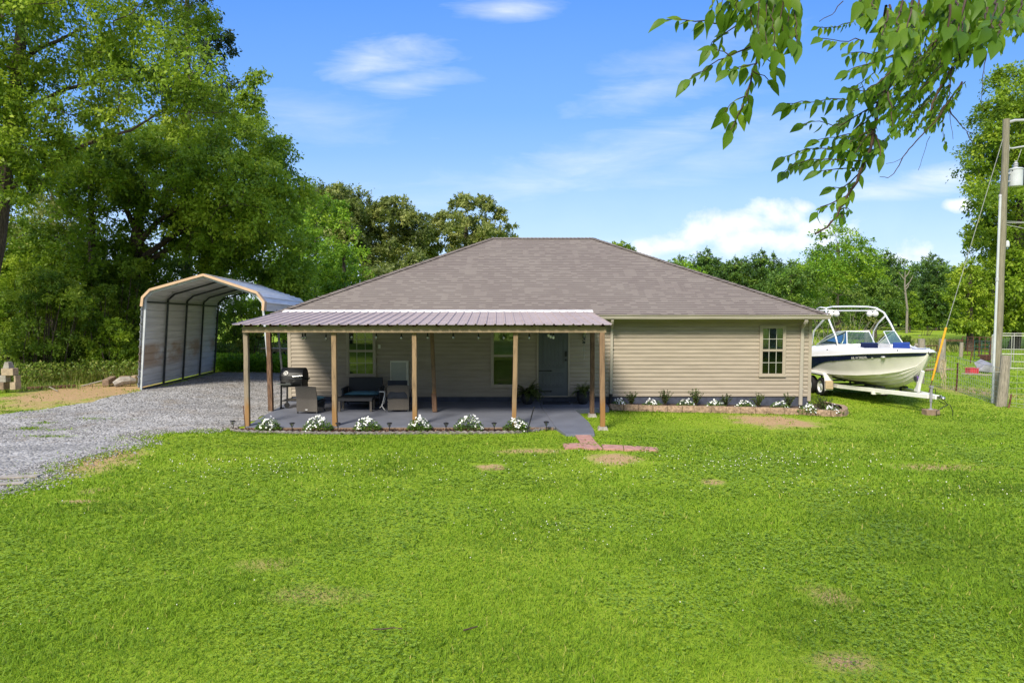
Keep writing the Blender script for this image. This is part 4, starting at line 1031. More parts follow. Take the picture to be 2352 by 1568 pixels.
# potted ferns
def fern(u, v, y, rp, hp, nf, fl, label, seed):
    x = P(u, v, y).x; z = zs(y); r = np.random.default_rng(seed)
    root = thing('potted_fern', label, 'potted plant', (x, y, z), 'potted ferns by the front door')
    MB().lathe([(rp * .55, 0), (rp * .62, .015), (rp * .92, hp * .30), (rp, hp * .6), (rp * .93, hp * .92), (rp * .99, hp * .95), (rp * .99, hp), (rp * .88, hp), (rp * .85, hp * .9), (.01, hp * .88)], (x, y, z), 24).build('pot', M_['pot'], root, smooth=True)
    V, T = [], []; b = MB()
    for k in range(nf):
        a = r.uniform(0, 6.28); el = r.uniform(.35, 1.45); L = fl * r.uniform(.6, 1.05); p = np.array([x + math.cos(a) * rp * .3, y + math.sin(a) * rp * .3, z + hp * .9]); d = np.array([math.cos(a) * math.cos(el), math.sin(a) * math.cos(el), math.sin(el)]); n = 16; pts = [p]
        for i in range(n):
            d = unit(d + np.array([0, 0, -.10 - .05 * i / n])); p = p + d * L / n; pts.append(p)
        pts = np.array(pts)
        pts[:, 1] = np.minimum(pts[:, 1], W - .06)
        b.tube([Vector(q) for q in pts[::4]], [.004, .003, .003, .002, .001], 3, False)
        t_ = np.gradient(pts, axis=0); s_ = unit(np.cross(t_, np.array([0, 0, 1.])) + 1e-4)
        lw = .055 * np.sin(np.linspace(.5, 3.0, n + 1)) * (fl / .42)
        for sg_ in (-1, 1):
            V.append(leaves(pts, s_ * sg_ + unit(t_) * .5, np.array([0, 0, 1]) + r.normal(size=pts.shape) * .3, lw + .012, lw * 0 + .022)); T.append(np.full(len(pts) * 4, np.clip(r.normal(.45, .25), 0, 1)))
    b.build('stem', M_['twig'], root); npmesh('fronds', np.concatenate(V), quads(sum(len(q) for q in V) // 4), L_['fern'], root, np.concatenate(T))
fern(1212, 925, 19.36, .19, .33, 70, .52, 'large drooping fern in a charcoal pot left of the front door', 5)
fern(1339, 924, 19.42, .19, .37, 42, .40, 'smaller upright fern in a charcoal pot right of the front door', 6)
a, c = P(1247, 924, 19.5), P(1308.5, 924, 19.5)
o = MB().bx(a.x, c.x, 19.28, 19.74, zs(19.3) + .002, zs(19.3) + .026).build('doormat', M_['darkcloth'], bevel=.008); tag(o, 'black doormat on the porch floor at the front door', 'doormat')
# wind chime
wc = thing('wind_chime', 'small metal wind chime hanging below the wall lantern', 'wind chime', (P(1341, 780, 19.55).x, 19.55, 1.7))
x = wc.location.x; zz = P(1341, 776, 19.55).z
b = MB(); b.tube([(x, 19.62, zz + .04), (x, 19.55, zz + .01), (x, 19.55, zz - .58)], .003, 5); b.build('cord', M_['darksteel'], wc)
b = MB(); r_ = random.Random(2)
for k in range(14):
    b.ell((x + r_.uniform(-.035, .035), 19.55 + r_.uniform(-.02, .02), zz - .02 - .16 * r_.random()), (.016, .006, .022), 6, 4)
b.build('ornament', M_['darksteel'], wc)
b = MB()
for k in (-1, 1): b.tube([(x + k * .018, 19.55, zz - .24), (x + k * .024, 19.55, zz - .37)], .006, 6)
b.ell((x, 19.55, zz - .24), (.03, .03, .006), 8, 4); b.build('tube', M_['steel'], wc)
MB().bx(x + .006, x + .014, 19.545, 19.555, zz - .62, zz - .42).build('pendant', M_['steel'], wc)
# ---------------------------------------------------------------- boat on its trailer
TIP = Vector((11.80, 19.3, 0)); HD = Vector((.045, -1, 0)); HD.normalize(); PRT = Vector((-HD.y, HD.x, 0))
def B(b, y, z): return TIP - HD * b + PRT * y + Vector((0, 0, z))
def itp(tab, b):
    for (x0, *a), (x1, *c) in zip(tab[:-1], tab[1:]):
        if b <= x1:
            f = (b - x0) / (x1 - x0); f = max(0, f); return [p + (q - p) * f for p, q in zip(a, c)]
    return list(tab[-1][1:])
GW = [(0, .02, 1.47), (.12, .22, 1.462), (.3, .40, 1.445), (.7, .70, 1.405), (1.2, .93, 1.355), (2, 1.12, 1.275), (3, 1.22, 1.17), (4.2, 1.25, 1.06), (5, 1.24, 1.01), (6.3, 1.21, .98)]
KL = [(0, 1.40), (.12, 1.16), (.3, .90), (.55, .66), (.85, .48), (1.3, .33), (2, .235), (3, .20), (6.3, .20)]
CN = [(0, .012, 1.42), (.12, .06, 1.23), (.3, .13, 1.05), (.7, .36, .87), (1.2, .62, .745), (2, .90, .63), (3, 1.06, .555), (4.2, 1.10, .52), (6.3, 1.09, .50)]
ST = [0, .05, .12, .2, .3, .42, .55, .7, .85, 1.0, 1.2, 1.45, 1.7, 2, 2.4, 2.8, 3.2, 3.7, 4.2, 4.7, 5.3, 5.8, 6.3]
bt = thing('boat', 'white bowrider motorboat with navy stripe and wake tower parked on a trailer', 'boat', B(3, 0, .25)[:])
def side(b, t, off=0):
    """hull side: t=0 chine .. 1 gunwale, concave flare at the bow"""
    c, g = itp(CN, b), itp(GW, b); fl = .06 * max(0, 1 - b / 2.5)
    y = c[0] + (g[0] - c[0]) * (t - fl * math.sin(math.pi * t) * 2.2); z = c[1] + (g[1] - c[1]) * t
    return y + off, z
def section(b):
    k = itp(KL, b)[0]; c = itp(CN, b); pts = [(0, k)]
    for f in (.25, .5, .75):  # planing strakes
        y, z = c[0] * f, k + (c[1] - k) * (f ** 1.12); w = min(.035, c[0] * .06)
        pts += [(y - w * .1, z - .006), (y + w, z - .004), (y + w * 1.05, z + w * .45)]
    pts += [(c[0] - .012, c[1] - .012), (c[0] + min(.03, c[0] * .05), c[1] - .012), (c[0] + min(.032, c[0] * .05), c[1] + .012)]
    for t in (.12, .25, .4, .55, .7, .85, 1.0): pts.append(side(b, t))
    return pts
for_rows = []
b = MB()
rows = []
for s_ in ST:
    sec = section(s_); full = [(-y, z) for y, z in sec[::-1]] + sec[1:]
    rows.append([B(s_, y, z) for y, z in full])
b.grid(rows); b.add(rows[-1], [tuple(range(len(rows[-1])))])
hull = b.build('hull', M_['hull'], bt, smooth=True)
es = hull.modifiers.new('es', 'EDGE_SPLIT'); es.split_angle = R(32)
# navy stripe wrapping the topside just under the rub rail
b = MB()
for sg_ in (-1, 1):
    rows = []
    for s_ in [.02, .06, .1] + [x * .15 for x in range(1, 43)]:
        tb = .62 - .13 * sst(3.2, 4.6, s_) * 0 - .02; g = itp(GW, s_)[1] - itp(CN, s_)[1]
        wd = min((.095 + .055 * float(sst(.5, 3.2, s_))) / g, .6)
        lo = .955 - wd
        if s_ > 3.0: lo -= ((s_ - 3.0) / 1.6) ** 2 * .55
        lo = max(lo, .05)
        rows.append([B(s_, sg_ * side(s_, lo + (.955 - lo) * k / 4, .014)[0], side(s_, lo + (.955 - lo) * k / 4)[1]) for k in range(5)])
    b.grid(rows if sg_ > 0 else [r[::-1] for r in rows])
b.build('stripe', M_['navy'], hull, smooth=True)
# rub rail
b = MB()
for sg_ in (-1, 1): b.tube([B(s_, sg_ * (itp(GW, s_)[0] + .004), itp(GW, s_)[1] + .004) for s_ in ST], .022, 6)
b.build('rub_rail', M_['deck'], bt, smooth=True)
# deck: gunwale -> shoulder -> coaming -> down to the sole
def dk(s_):
    g = itp(GW, s_); h = itp([(0, .03), (.2, .07), (.5, .11), (1.2, .145), (1.85, .175), (2.25, .31), (2.5, .345), (3.4, .37), (6.3, .36)], s_)[0]
    yo = max(0, g[0] - .01); ysh = max(0, g[0] * .90 - .01); ytop = max(0, g[0] - .16 - .05 * min(1, s_)); yin = max(0, ytop - .10)
    return g[1], h, yo, ysh, ytop, yin
b = MB()
for sg_ in (-1, 1):
    rows = []
    for s_ in ST:
        zg, h, yo, ysh, ytop, yin = dk(s_)
        if s_ < .42: ytop = min(ytop, ysh * .7); yin = 0
        zf_ = zg + h if s_ < .42 else max(zg - .28, .62)
        r = [B(s_, sg_ * yo, zg + .01), B(s_, sg_ * (yo + ysh) / 2 * 1.01, zg + h * .55), B(s_, sg_ * ysh, zg + h * .78), B(s_, sg_ * ytop, zg + h * .98), B(s_, sg_ * (ytop + yin) / 2, zg + h), B(s_, sg_ * yin, zg + h * (1.02 if s_ < .42 else .99))]
        if s_ >= .42: r += [B(s_, sg_ * max(0, yin - .02), zf_), B(s_, 0, zf_)]
        else: r += [B(s_, 0, zg + h * 1.03)] * 1 + [B(s_, 0, zg + h * 1.03)]
        rows.append(r if sg_ < 0 else r[::-1])
    b.grid(rows)
deck = b.build('deck', M_['deck'], bt, smooth=True); es = deck.modifiers.new('es', 'EDGE_SPLIT'); es.split_angle = R(38)
# consoles either side of the walk-through
zd = dk(2.5); zc = zd[0] + zd[1]
for sg_ in (-1, 1):
    b = MB(); ya, yb_ = sg_ * .22, sg_ * (dk(2.6)[5] + .03)
    q = [(2.12, zc - .12), (2.25, zc - .005), (2.75, zc + .0), (2.78, zc - .5), (2.12, zc - .5)]
    A = [B(x, ya, z) for x, z in q]; Bq = [B(x, yb_, z) for x, z in q]
    b.add(A + Bq, [(0, 1, 2, 3, 4), (9, 8, 7, 6, 5)] + [(i, (i + 1) % 5, 5 + (i + 1) % 5, 5 + i) for i in range(5)]); b.build('console', M_['deck'], bt, bevel=.02)
# seats
for sg_ in (-1, 1):
    b = MB(); rows = []
    for s_ in (.75, 1.1, 1.5, 1.95):
        yi = dk(s_)[5] - .02; z = dk(s_)[0]; rows.append([B(s_, sg_ * yi, z - .02), B(s_, sg_ * max(.06, yi - .32), z - .02), B(s_, sg_ * max(.06, yi - .32), z - .28)])
    b.grid(rows); b.build('bow_seat', M_['blueseat'], bt)
    b = MB(); z = dk(1.9)[0]; b.add([B(2.05, sg_ * .24, z - .05), B(2.05, sg_ * .80, z - .05), B(2.10, sg_ * .80, z + .37), B(2.10, sg_ * .24, z + .36), B(1.99, sg_ * .26, z - .05), B(1.99, sg_ * .76, z - .05), B(2.03, sg_ * .76, z + .34), B(2.03, sg_ * .26, z + .33)], [(0, 1, 2, 3), (7, 6, 5, 4), (0, 4, 5, 1), (1, 5, 6, 2), (2, 6, 7, 3), (3, 7, 4, 0)])
    b.build('seat_back', M_['blueseat'] if sg_ > 0 else M_['navy'], bt, bevel=.015)
b = MB(); b.add([B(.62, .30, dk(.6)[0] + .10), B(.78, .42, dk(.7)[0] + .11), B(.72, .40, dk(.7)[0] + .2), B(.66, .34, dk(.7)[0] + .2)], [(0, 1, 2, 3), (3, 2, 1, 0)])
b.build('speaker_badge', M_['blueseat'], bt)
# windshield
wz0 = zc + .002; H = .40
def WS(sg_):
    A = {'cb': B(2.22, sg_ * .24, wz0), 'ct': B(2.58, sg_ * .24, wz0 + H), 'ob': B(2.62, sg_ * .93, wz0 - .01), 'ot': B(2.90, sg_ * .80, wz0 + H), 'sb': B(4.35, sg_ * 1.06, wz0 - .12), 'st': B(3.2, sg_ * .93, wz0 + H * .92)}
    return A
for sg_ in (-1, 1):
    A = WS(sg_)
    if sg_ > 0:  # the open centre pane is folded back against this side
        pass
    f = MB()
    for p, q in (('cb', 'ct'), ('cb', 'ob'), ('ct', 'ot'), ('ob', 'ot')): f.tube([A[p], A[q]], .017, 6)
    f.tube([A['ot'], A['st'], A['st'].lerp(A['sb'], .5) + Vector((0, 0, .06)), A['sb']], .017, 6); f.tube([A['ob'], A['sb']], .014, 6)
    fr = f.build('windshield_frame', M_['alu'], bt)
    g = MB(); g.add([A['cb'], A['ob'], A['ot'], A['ct']], [(0, 1, 2, 3)]); g.add([A['ob'], A['sb'], A['st'].lerp(A['sb'], .5) + Vector((0, 0, .06)), A['st'], A['ot']], [(0, 1, 2, 3, 4)])
    g.build('pane', M_['boatglass'], fr)
# wake tower
tw = []
b = MB(); zt0 = 2.74
for sg_ in (-1, 1):
    pth = [B(3.0, sg_ * 1.02, zc - .12), B(3.15, sg_ * 1.03, zc + .22), B(3.5, sg_ * 1.03, zt0 - .55), B(3.85, sg_ * 1.0, zt0 - .18), B(4.1, sg_ * .88, zt0 - .03), B(4.2, sg_ * .62, zt0 + .02)]
    if sg_ < 0: L_side = pth
    b.tube(pth, [.028, .029, .031, .032, .032, .030], 8); b.ell(B(3.0, sg_ * 1.03, zc - .13), .05, 8, 5)
    b.tube([B(4.62, sg_ * 1.10, zc - .12), B(4.55, sg_ * 1.07, zc + .35), B(4.2, sg_ * 1.02, zt0 - .55), B(3.75, sg_ * 1.0, zt0 - .28)], .028, 8)
b.tube([B(4.1, -.88, zt0 - .03), B(4.2, -.62, zt0 + .02), B(4.22, 0, zt0 + .03), B(4.2, .62, zt0 + .02), B(4.1, .88, zt0 - .03)], .030, 8)
b.tube([B(4.0, -.9, zt0 - .10), B(4.02, -.5, zt0 - .115), B(4.02, .5, zt0 - .115), B(4.0, .9, zt0 - .10)], .022, 8)
b.tube([B(4.1, -.86, zt0 - .03), B(4.4, -.93, zt0 + .0), B(4.62, -.95, zt0 - .05), B(4.5, -.93, zt0 - .12), B(4.1, -.90, zt0 - .10)], .026, 8)
tower = b.build('tower', M_['alu'], bt, smooth=True)
for sg_ in (-1, 1):
    for k in (0, 1):
        y = sg_ * (.78 - .20 * k); c = B(3.98, y, zt0 - .22)
        v = MB(); v.ell(c, (.095, .125, .095), 12, 8); v.tube([c + Vector((0, 0, .08)), c + Vector((0, 0, .13))], .02, 6); v.build('speaker', M_['hull'], tower, smooth=True)
# fittings
b = MB(); y_, z_ = side(.95, .80, .012); b.ell(B(.95, -y_, z_), (.05, .10, .035), 10, 6); b.build('emblem', M_['alu'], bt)
for s_, dz in ((.55, .10), (3.4, .13)):
    zg, h, yo, ysh, *_ = dk(s_); b = MB(); b.ell(B(s_, -(yo + ysh) / 2 - .012, zg + h * .5 + .02), (.02, .04, .016), 8, 5); b.build('vent', M_['darksteel'], bt)
b = MB()
for sg_ in (-1, 1):
    pts = [B(s_, sg_ * (dk(s_)[4]), dk(s_)[0] + dk(s_)[1] + .012) for s_ in (.35, .7, 1.2, 1.8, 2.05)]; b.tube(pts, .013, 6)
b.build('bow_rail', M_['alu'], bt)
# registration letters on the stripe
def text(body, size, origin, xdir, updir, m, name, parent, ext=.002):
    cu_ = bpy.data.curves.new(name, 'FONT'); cu_.body = body; cu_.size = size; cu_.extrude = ext
    o = bpy.data.objects.new(name, cu_); COL.objects.link(o); cu_.materials.append(m)
    xd = Vector(xdir).normalized(); ud = Vector(updir); n_ = xd.cross(ud).normalized(); ud = n_.cross(xd)
    M = Matrix((xd, ud, n_)).transposed().to_4x4(); M.translation = Vector(origin) - org(parent)
    me = o.to_mesh().copy(); bpy.data.objects.remove(o); me.materials.clear(); me.transform(M)
    o = finish(me, name, m, parent, False); return o
def spt(s_, t): y_, z_ = side(s_, t, .019); return B(s_, -y_, z_)
g_ = lambda s_: itp(GW, s_)[1] - itp(CN, s_)[1]
A0, A1, A2 = spt(2.05, .955 - .125 / g_(2.05)), spt(1.35, .955 - .118 / g_(1.35)), spt(2.05, .95)
text('AR 4129BDR', .115, A0 + Vector((-.006, 0, 0)), A1 - A0, A2 - A0, M_['white'], 'registration_lettering', hull)
b = MB(); p0 = spt(1.30, .955 - .11 / g_(1.3)); ddx = (A1 - A0).normalized(); uu = (A2 - A0).normalized(); b.add([p0, p0 + ddx * .075, p0 + ddx * .075 + uu * .06, p0 + uu * .06], [(0, 1, 2, 3)]); b.build('decal', M_['white'], hull)

# trailer: a thing of its own carrying the boat
tl = thing('boat_trailer', 'white tandem-axle boat trailer with winch post and tongue jack', 'trailer', B(3, 0, -.2)[:])
zr_ = lambda b_: .125 + .10 * max(0, (4.0 - b_)) / 4.6
CPL = B(-.62, 0, .245)
for sg_ in (-1, 1):
    q = [B(6.4, sg_ * .86, .12), B(3.2, sg_ * .86, .14), B(-.18, sg_ * .075, .24)]
    m = MB(); m.bar(q[0], q[1], .075, .125); m.bar(q[1] + Vector((0, 0, .0005)), q[2], .0755, .125); m.build('frame_rail', M_['white'], tl, bevel=.01)
MB().bar(B(.25, 0, .232), B(-.45, 0, .248), .13, .12).build('tongue', M_['white'], tl, bevel=.01)
m = MB(); m.bar(B(-.42, 0, .255), B(-.66, 0, .262), .085, .07); m.ell(B(-.66, 0, .25), (.06, .075, .055), 10, 6); m.tube([B(-.5, 0, .29), B(-.6, 0, .33)], .014, 6); m.build('coupler', M_['steel'], tl, bevel=.008)
for b_ in (1.7, 3.1, 5.4): MB().bar(B(b_, -.62 if b_ < 2 else -.85, .10), B(b_, .62 if b_ < 2 else .85, .10), .07, .07).build('cross_member', M_['white'], tl)
for sg_ in (-1, 1):
    MB().bar(B(1.5, sg_ * .36, .30), B(5.8, sg_ * .52, .33), .09, .05).build('bunk', M_['darkcloth'], tl)
    for b_ in (1.9, 3.3, 5.2): MB().bar(B(b_, sg_ * .42, .07), B(b_, sg_ * .42, .28), .05, .05).build('bunk_bracket', M_['darksteel'], tl)
    for b_ in (3.85, 4.62):
        c = B(b_, sg_ * 1.07, .07); zg_ = zf(c.x, c.y); rw = .315; c.z = zg_ + rw
        wm = MB(); ax = PRT; prof = [(rw * .62, -.09), (rw * .9, -.095), (rw, -.06), (rw, .06), (rw * .9, .095), (rw * .62, .09)]
        rows = []
        for k in range(25):
            a = 2 * math.pi * k / 24; dd = HD * math.cos(a) + Vector((0, 0, 1)) * math.sin(a); rows.append([c + dd * r + ax * w_ for r, w_ in prof])
        wm.grid(rows); wl = wm.build('wheel', M_['tyre'], tl, smooth=False)
        rm = MB(); rows = []
        for k in range(25):
            a = 2 * math.pi * k / 24; dd = HD * math.cos(a) + Vector((0, 0, 1)) * math.sin(a)
            rows.append([c + dd * r + ax * sg_ * w_ for r, w_ in ((rw * .63, .088), (rw * .57, .07), (rw * .5, .03), (rw * .32, .055), (rw * .22, .075), (.0, .085))])
        rm.grid(rows); rm.build('rim', M_['alu'], wl)
    f = MB(); rows = []
    for k in range(15):
        a = math.pi * k / 14; lift = .40 + .0; ctr = 4.235; hw = .80
        bb = ctr - hw * math.cos(a) * (1 if abs(math.cos(a)) < .99 else 1); zz = -.02 + .56 * min(1, math.sin(a) * 1.9) ** .6
        rows.append([B(bb, sg_ * .93, zz), B(bb, sg_ * 1.20, zz), B(bb, sg_ * 1.205, zz - .06)])
    f.grid(rows if sg_ > 0 else [r[::-1] for r in rows]); fo = f.build('fender', M_['tantrim'] if False else M_['white'], tl); fo.modifiers.new('t', 'SOLIDIFY').thickness = .012
    MB().bar(B(3.43, sg_ * .94, .16), B(3.43, sg_ * 1.2, .16), .10, .28).build('fender_step', mat('stained_step', (.60, .46, .30), .6, var=.2), tl, bevel=.02)
for b_ in (3.85, 4.62): MB().tube([B(b_, -1.0, .06), B(b_, 1.0, .06)], .035, 8).build('axle', M_['darksteel'], tl)
m = MB(); m.bar(B(.42, 0, .29), B(.36, 0, .60), .075, .10, up=HD); m.bar(B(.36, .0, .56), B(.22, .0, .92), .07, .09, up=HD); m.bar(B(.62, .05, .29), B(.52, .10, .62), .05, .06, up=HD); m.bar(B(.52, .10, .60), B(.62, .12, .94), .045, .05, up=HD)
m.build('winch_post', M_['white'], tl, bevel=.006)
m = MB(); m.tube([B(.44, -.09, .68), B(.44, .09, .68)], .06, 10); m.bx(0, 0, 0, 0, 0, 0) if False else None; m.bar(B(.44, 0, .60), B(.44, 0, .70), .14, .10); m.build('winch', M_['darksteel'], tl)
MB().tube([B(.44, -.05, .68), B(.44, .05, .68)], .066, 10).build('winch_strap', mat('purple_strap', (.13, .07, .25), .9), tl)
m = MB(); m.tube([B(.60, -.10, .93), B(.60, .10, .93)], .05, 8); m.build('bow_roller', M_['yellow'], tl)
jx = B(-.30, -.09, 0); gz = zf(jx.x, jx.y)
m = MB(); m.tube([jx + Vector((0, 0, .52)), jx + Vector((0, 0, .10))], .036, 10); m.tube([jx + Vector((0, 0, .12)), jx + Vector((0, 0, gz + .17))], .024, 8); m.lathe([(.07, gz + .155), (.06, gz + .17), (.02, gz + .18)], (jx.x, jx.y, 0), 10); m.bx(jx.x - .045, jx.x + .045, jx.y - .045, jx.y + .045, .50, .55)
m.build('tongue_jack', M_['greyplastic'], tl)
m = MB(); m.tube([jx + Vector((.03, 0, .46)), jx + Vector((.12, 0, .46)), jx + Vector((.12, 0, .34)), jx + Vector((.24, -.02, .34))], .012, 6); m.build('crank', M_['black'], tl)
for k, (dx, l) in enumerate(((.05, .36), (-.10, .34))):
    m = MB(); p = CPL + Vector((dx, 0, -.05)); m.tube([p, p + Vector((.10 + .1 * k, -.02, -.12)), p + Vector((.16 + .1 * k, -.02, -.12)), p + Vector((.24 - .3 * k, -.03, -.30)), p + Vector((.25 - .3 * k, -.03, gz - p.z + .02))], .010, 5); m.build('safety_chain', M_['black'], tl)
b = MB(); r_ = random.Random(6); b.prism([(jx.x + q * .19 + r_.uniform(-.015, .015), jx.y + e * .13) for q, e in ((-1, -1), (-.2, -1.15), (1, -1), (1.05, .9), (-.9, 1))], gz - .03, gz + .155)
o = b.build('wood_block', M_['brownblock'], bevel=.02); tag(o, 'reddish brown block under the trailer tongue jack', 'block')

# ---------------------------------------------------------------- utility pole with guy wire
pb_, pt_ = P(2287, 928, 21.4), P(2312, 274, 21.4); pb_.z = zf(pb_.x, pb_.y) - .1
up = thing('utility_pole', 'tall weathered wooden utility pole carrying a grey transformer', 'utility pole', pb_[:])
b = MB(); n = 14; b.tube([pb_.lerp(pt_, i / n) + Vector((.01 * math.sin(i * 1.7), 0, 0)) for i in range(n + 1)], [.118 - .024 * i / n for i in range(n + 1)], 16); b.build('shaft', M_['pole'], up, smooth=False)
def onpole(v, dx=0, dy=0):
    f = (928 - v) / (928 - 274); p = pb_.lerp(pt_, f); return p + Vector((dx, dy, 0))
b = MB(); b.tube([onpole(930, -.145, -.05), onpole(700, -.14, -.05), onpole(448, -.13, -.04)], .036, 8); b.build('conduit', M_['transformer'], up)
b = MB(); b.tube([onpole(640, -.138, -.05), onpole(632, -.138, -.05)], .048, 8); b.tube([onpole(450, -.13, -.04), onpole(444, -.125, -.02)], .044, 8); b.build('conduit_joint', M_['insul'], up)
b = MB(); c = onpole(424, .36, 0); hh = onpole(388).z - c.z; b.lathe([(.17, -.02), (.185, 0), (.185, hh), (.20, hh + .005), (.20, hh + .03), (.16, hh + .055), (.02, hh + .07)], c, 24); tr = b.build('transformer', M_['transformer'], up, smooth=False)
b = MB(); b.bx(c.x - .30, c.x - .18, c.y - .03, c.y + .03, c.z + hh * .25, c.z + hh * .32).bx(c.x - .30, c.x - .18, c.y - .03, c.y + .03, c.z + hh * .75, c.z + hh * .82); b.build('bracket', M_['insul'], tr)
b = MB(); b.lathe([(.05, 0), (.075, .02), (.05, .05), (.075, .08), (.05, .11), (.07, .14), (.03, .19), (.04, .22), (.01, .24)], (c.x - .02, c.y, c.z + hh + .05), 12); b.build('bushing', M_['insul'], tr)
b = MB(); b.lathe([(.03, 0), (.045, .02), (.03, .05), (.04, .07), (.02, .1)], (c.x - .14, c.y - .06, c.z + hh * .88), 10); b.build('arrester', M_['darksteel'], tr)
b = MB(); q = onpole(281, .08); b.tube([q, q + Vector((.16, -.02, .05)), q + Vector((.9, -.1, .06))], [.05, .045, .035], 8); b.build('dead_end_insulator', M_['insul'], up)
b = MB(); q = onpole(338, .08); b.tube([q, q + Vector((.12, 0, -.02)), q + Vector((.45, -.05, .03)), q + Vector((.8, -.1, .10))], .028, 8); b.bx(q.x - .04, q.x + .02, q.y - .04, q.y + .04, q.z - .10, q.z + .08); b.build('cutout_arm', M_['insul'], up)
b = MB(); q = onpole(504, .08)
for k, e in enumerate(((1.6, .04), (1.5, .16), (1.4, -.35))): b.tube([q + Vector((0, 0, -.05 * k)), q + Vector((e[0] * .5, -.1, -.06 - .05 * k + e[1] * .3)), q + Vector((e[0], -.2, e[1]))], .012, 5)
q = onpole(340, .5); b.tube([q, onpole(360, .38, -.05), onpole(378, .34, 0)], .008, 5); b.tube([onpole(281, .9, -.1), onpole(279, 4, -1)], .012, 5); b.build('power_line', M_['wire'], up)
b = MB(); q = onpole(555, .15, -.03); b.lathe([(.055, -.10), (.065, -.06), (.055, .05), (.025, .10)], q, 12); b.build('meter_lamp', M_['transformer'], up)
for v in (415, 438, 470, 508, 545): q = onpole(v, -.12); MB().tube([q, q + Vector((-.06, 0, 0))], .01, 5).build('pole_step', M_['darksteel'], up)
gy = thing('guy_wire', 'slanting steel guy wire with a yellow plastic guard beside the boat', 'guy wire', PT(2137, 22.6)[:])
g0, g1, g2, g3 = PT(2134, 22.0), P(2141, 873, 22.0), P(2173, 752, 22.0), onpole(318, -.09)
MB().tube([g0, g1], .014, 6).build('anchor_rod', M_['rust'], gy)
MB().tube([g1, g2], [.030, .034], 8).build('guard', M_['yellow'], gy)
MB().tube([g2, g3], .011, 6).build('cable', M_['wire'], gy)
# ---------------------------------------------------------------- trees
def grow(lobes, trunk, r0, rng, rmin=.018, sag=.06, seg=5, n=6):
    """trunk polyline, then limbs reaching every lobe from the nearest wood already grown"""
    b = MB(); nodes = []; 
    b.tube([Vector(p) for p in trunk], [r0 * (1 - .62 * i / (len(trunk) - 1)) for i in range(len(trunk))], 9)
    for i, p in enumerate(trunk):
        f = i / (len(trunk) - 1)
        if f > .25: nodes.append((Vector(p), r0 * (1 - .62 * f) * .75))
    T = [p for p, _ in nodes]
    order = sorted(lobes, key=lambda l: min((Vector(l[:3]) - q).length for q in T))
    for l in order:
        t = Vector(l[:3]); best = min(nodes, key=lambda q: (t - q[0]).length + (max(0, q[0].z - t.z) * .8))
        p, r = best; L = (t - p).length
        if L < .15: continue
        k = max(2, min(seg, int(L / .5) + 1)); pts = []; rr_ = []
        r1 = max(rmin, min(r * .72, rmin + .016 * L + .004))
        for i in range(k + 1):
            f = i / k; q = p.lerp(t, f) + Vector((rng.normal(0, .04 * L), rng.normal(0, .04 * L), -sag * L * math.sin(math.pi * f) * .6 + rng.normal(0, .03 * L))) * (0 if i in (0,) else 1)
            pts.append(q); rr_.append(r1 * (1 - f) + max(rmin * .45, r1 * .4) * f)
        b.tube(pts, rr_, n, False)
        for q, w_ in zip(pts[1:], rr_[1:]): nodes.append((q, w_))
        if len(nodes) > 900: nodes = nodes[:300] + nodes[-500:]
    return b
def foliage(lobes, per, size, rng, sprays=9, spread=.30, up=.5, droop=.15, tint_sd=.21, base=.45, vtint=0.0):
    """leaf sprays on the shell of every lobe; lobes rows: x y z r (rz)"""
    lobes = np.asarray(lobes, float); nl = len(lobes); ns = nl * sprays
    lt = rng.normal(base, tint_sd, nl)
    d = unit(rng.normal(size=(ns, 3)) + np.array([0, 0, .35])); rad = rng.uniform(.45, 1.05, ns) ** .6
    li = np.repeat(np.arange(nl), sprays); r = lobes[li, 3]; asp = lobes[li, 4] if lobes.shape[1] > 4 else np.full(ns, .75)
    sc = lobes[li, :3] + d * (rad * r)[:, None] * np.stack([np.ones(ns), np.ones(ns), asp], 1)
    n = ns * per; si = np.repeat(np.arange(ns), per)
    sax = unit(d + rng.normal(size=(ns, 3)) * .5 + np.array([0, 0, -droop * 2]))      # the twig of each spray
    tpos = rng.uniform(-1, 1, n)
    c = sc[si] + sax[si] * (tpos * spread * r[si])[:, None] + rng.normal(size=(n, 3)) * (.12 * r[si])[:, None]
    nrm = unit(np.array([0, 0, up]) + d[si] * .45 + rng.normal(size=(n, 3)) * .42)
    ax = unit(sax[si] + rng.normal(size=(n, 3)) * .8 + np.array([0, 0, -droop]))
    L = size * rng.uniform(.6, 1.3, n)
    V = leaves(c, ax, nrm, L, L * rng.uniform(.45, .65, n), .12)
    T = np.clip(lt[li][si] + rng.normal(0, .10, n) + vtint * d[si][:, 2] * 0, 0.02, .98).repeat(4)
    return V, T
def outline_lobes(poly, y, dh, n, r, seed, soft=90, asp=.58, rj=.35):
    """lobe centres filling an outline seen at depth y, with real depth: thick in the middle, thin at the rim"""
    rng = np.random.default_rng(seed); P_ = np.array(poly, float); out = []
    while len(out) < n:
        q = rng.uniform(P_.min(0), P_.max(0), (400, 2)); q = q[inpoly(q, poly)]
        for u, v in q:
            dm = min(np.hypot(*(np.array([u, v]) - (a + (c - a) * np.clip(np.dot(np.array([u, v]) - a, c - a) / max(1e-6, np.dot(c - a, c - a)), 0, 1)))) for a, c in zip(P_, np.roll(P_, -1, 0)))
            yy = y + rng.uniform(-1, 1) * dh * math.sqrt(min(1, dm / soft)); p = P(u, v, yy); rr_ = r * (1 + rng.uniform(-rj, rj)) * (.7 + .3 * min(1, dm / soft))
            out.append((p.x, p.y, p.z, rr_, asp))
            if len(out) >= n: break
    return out
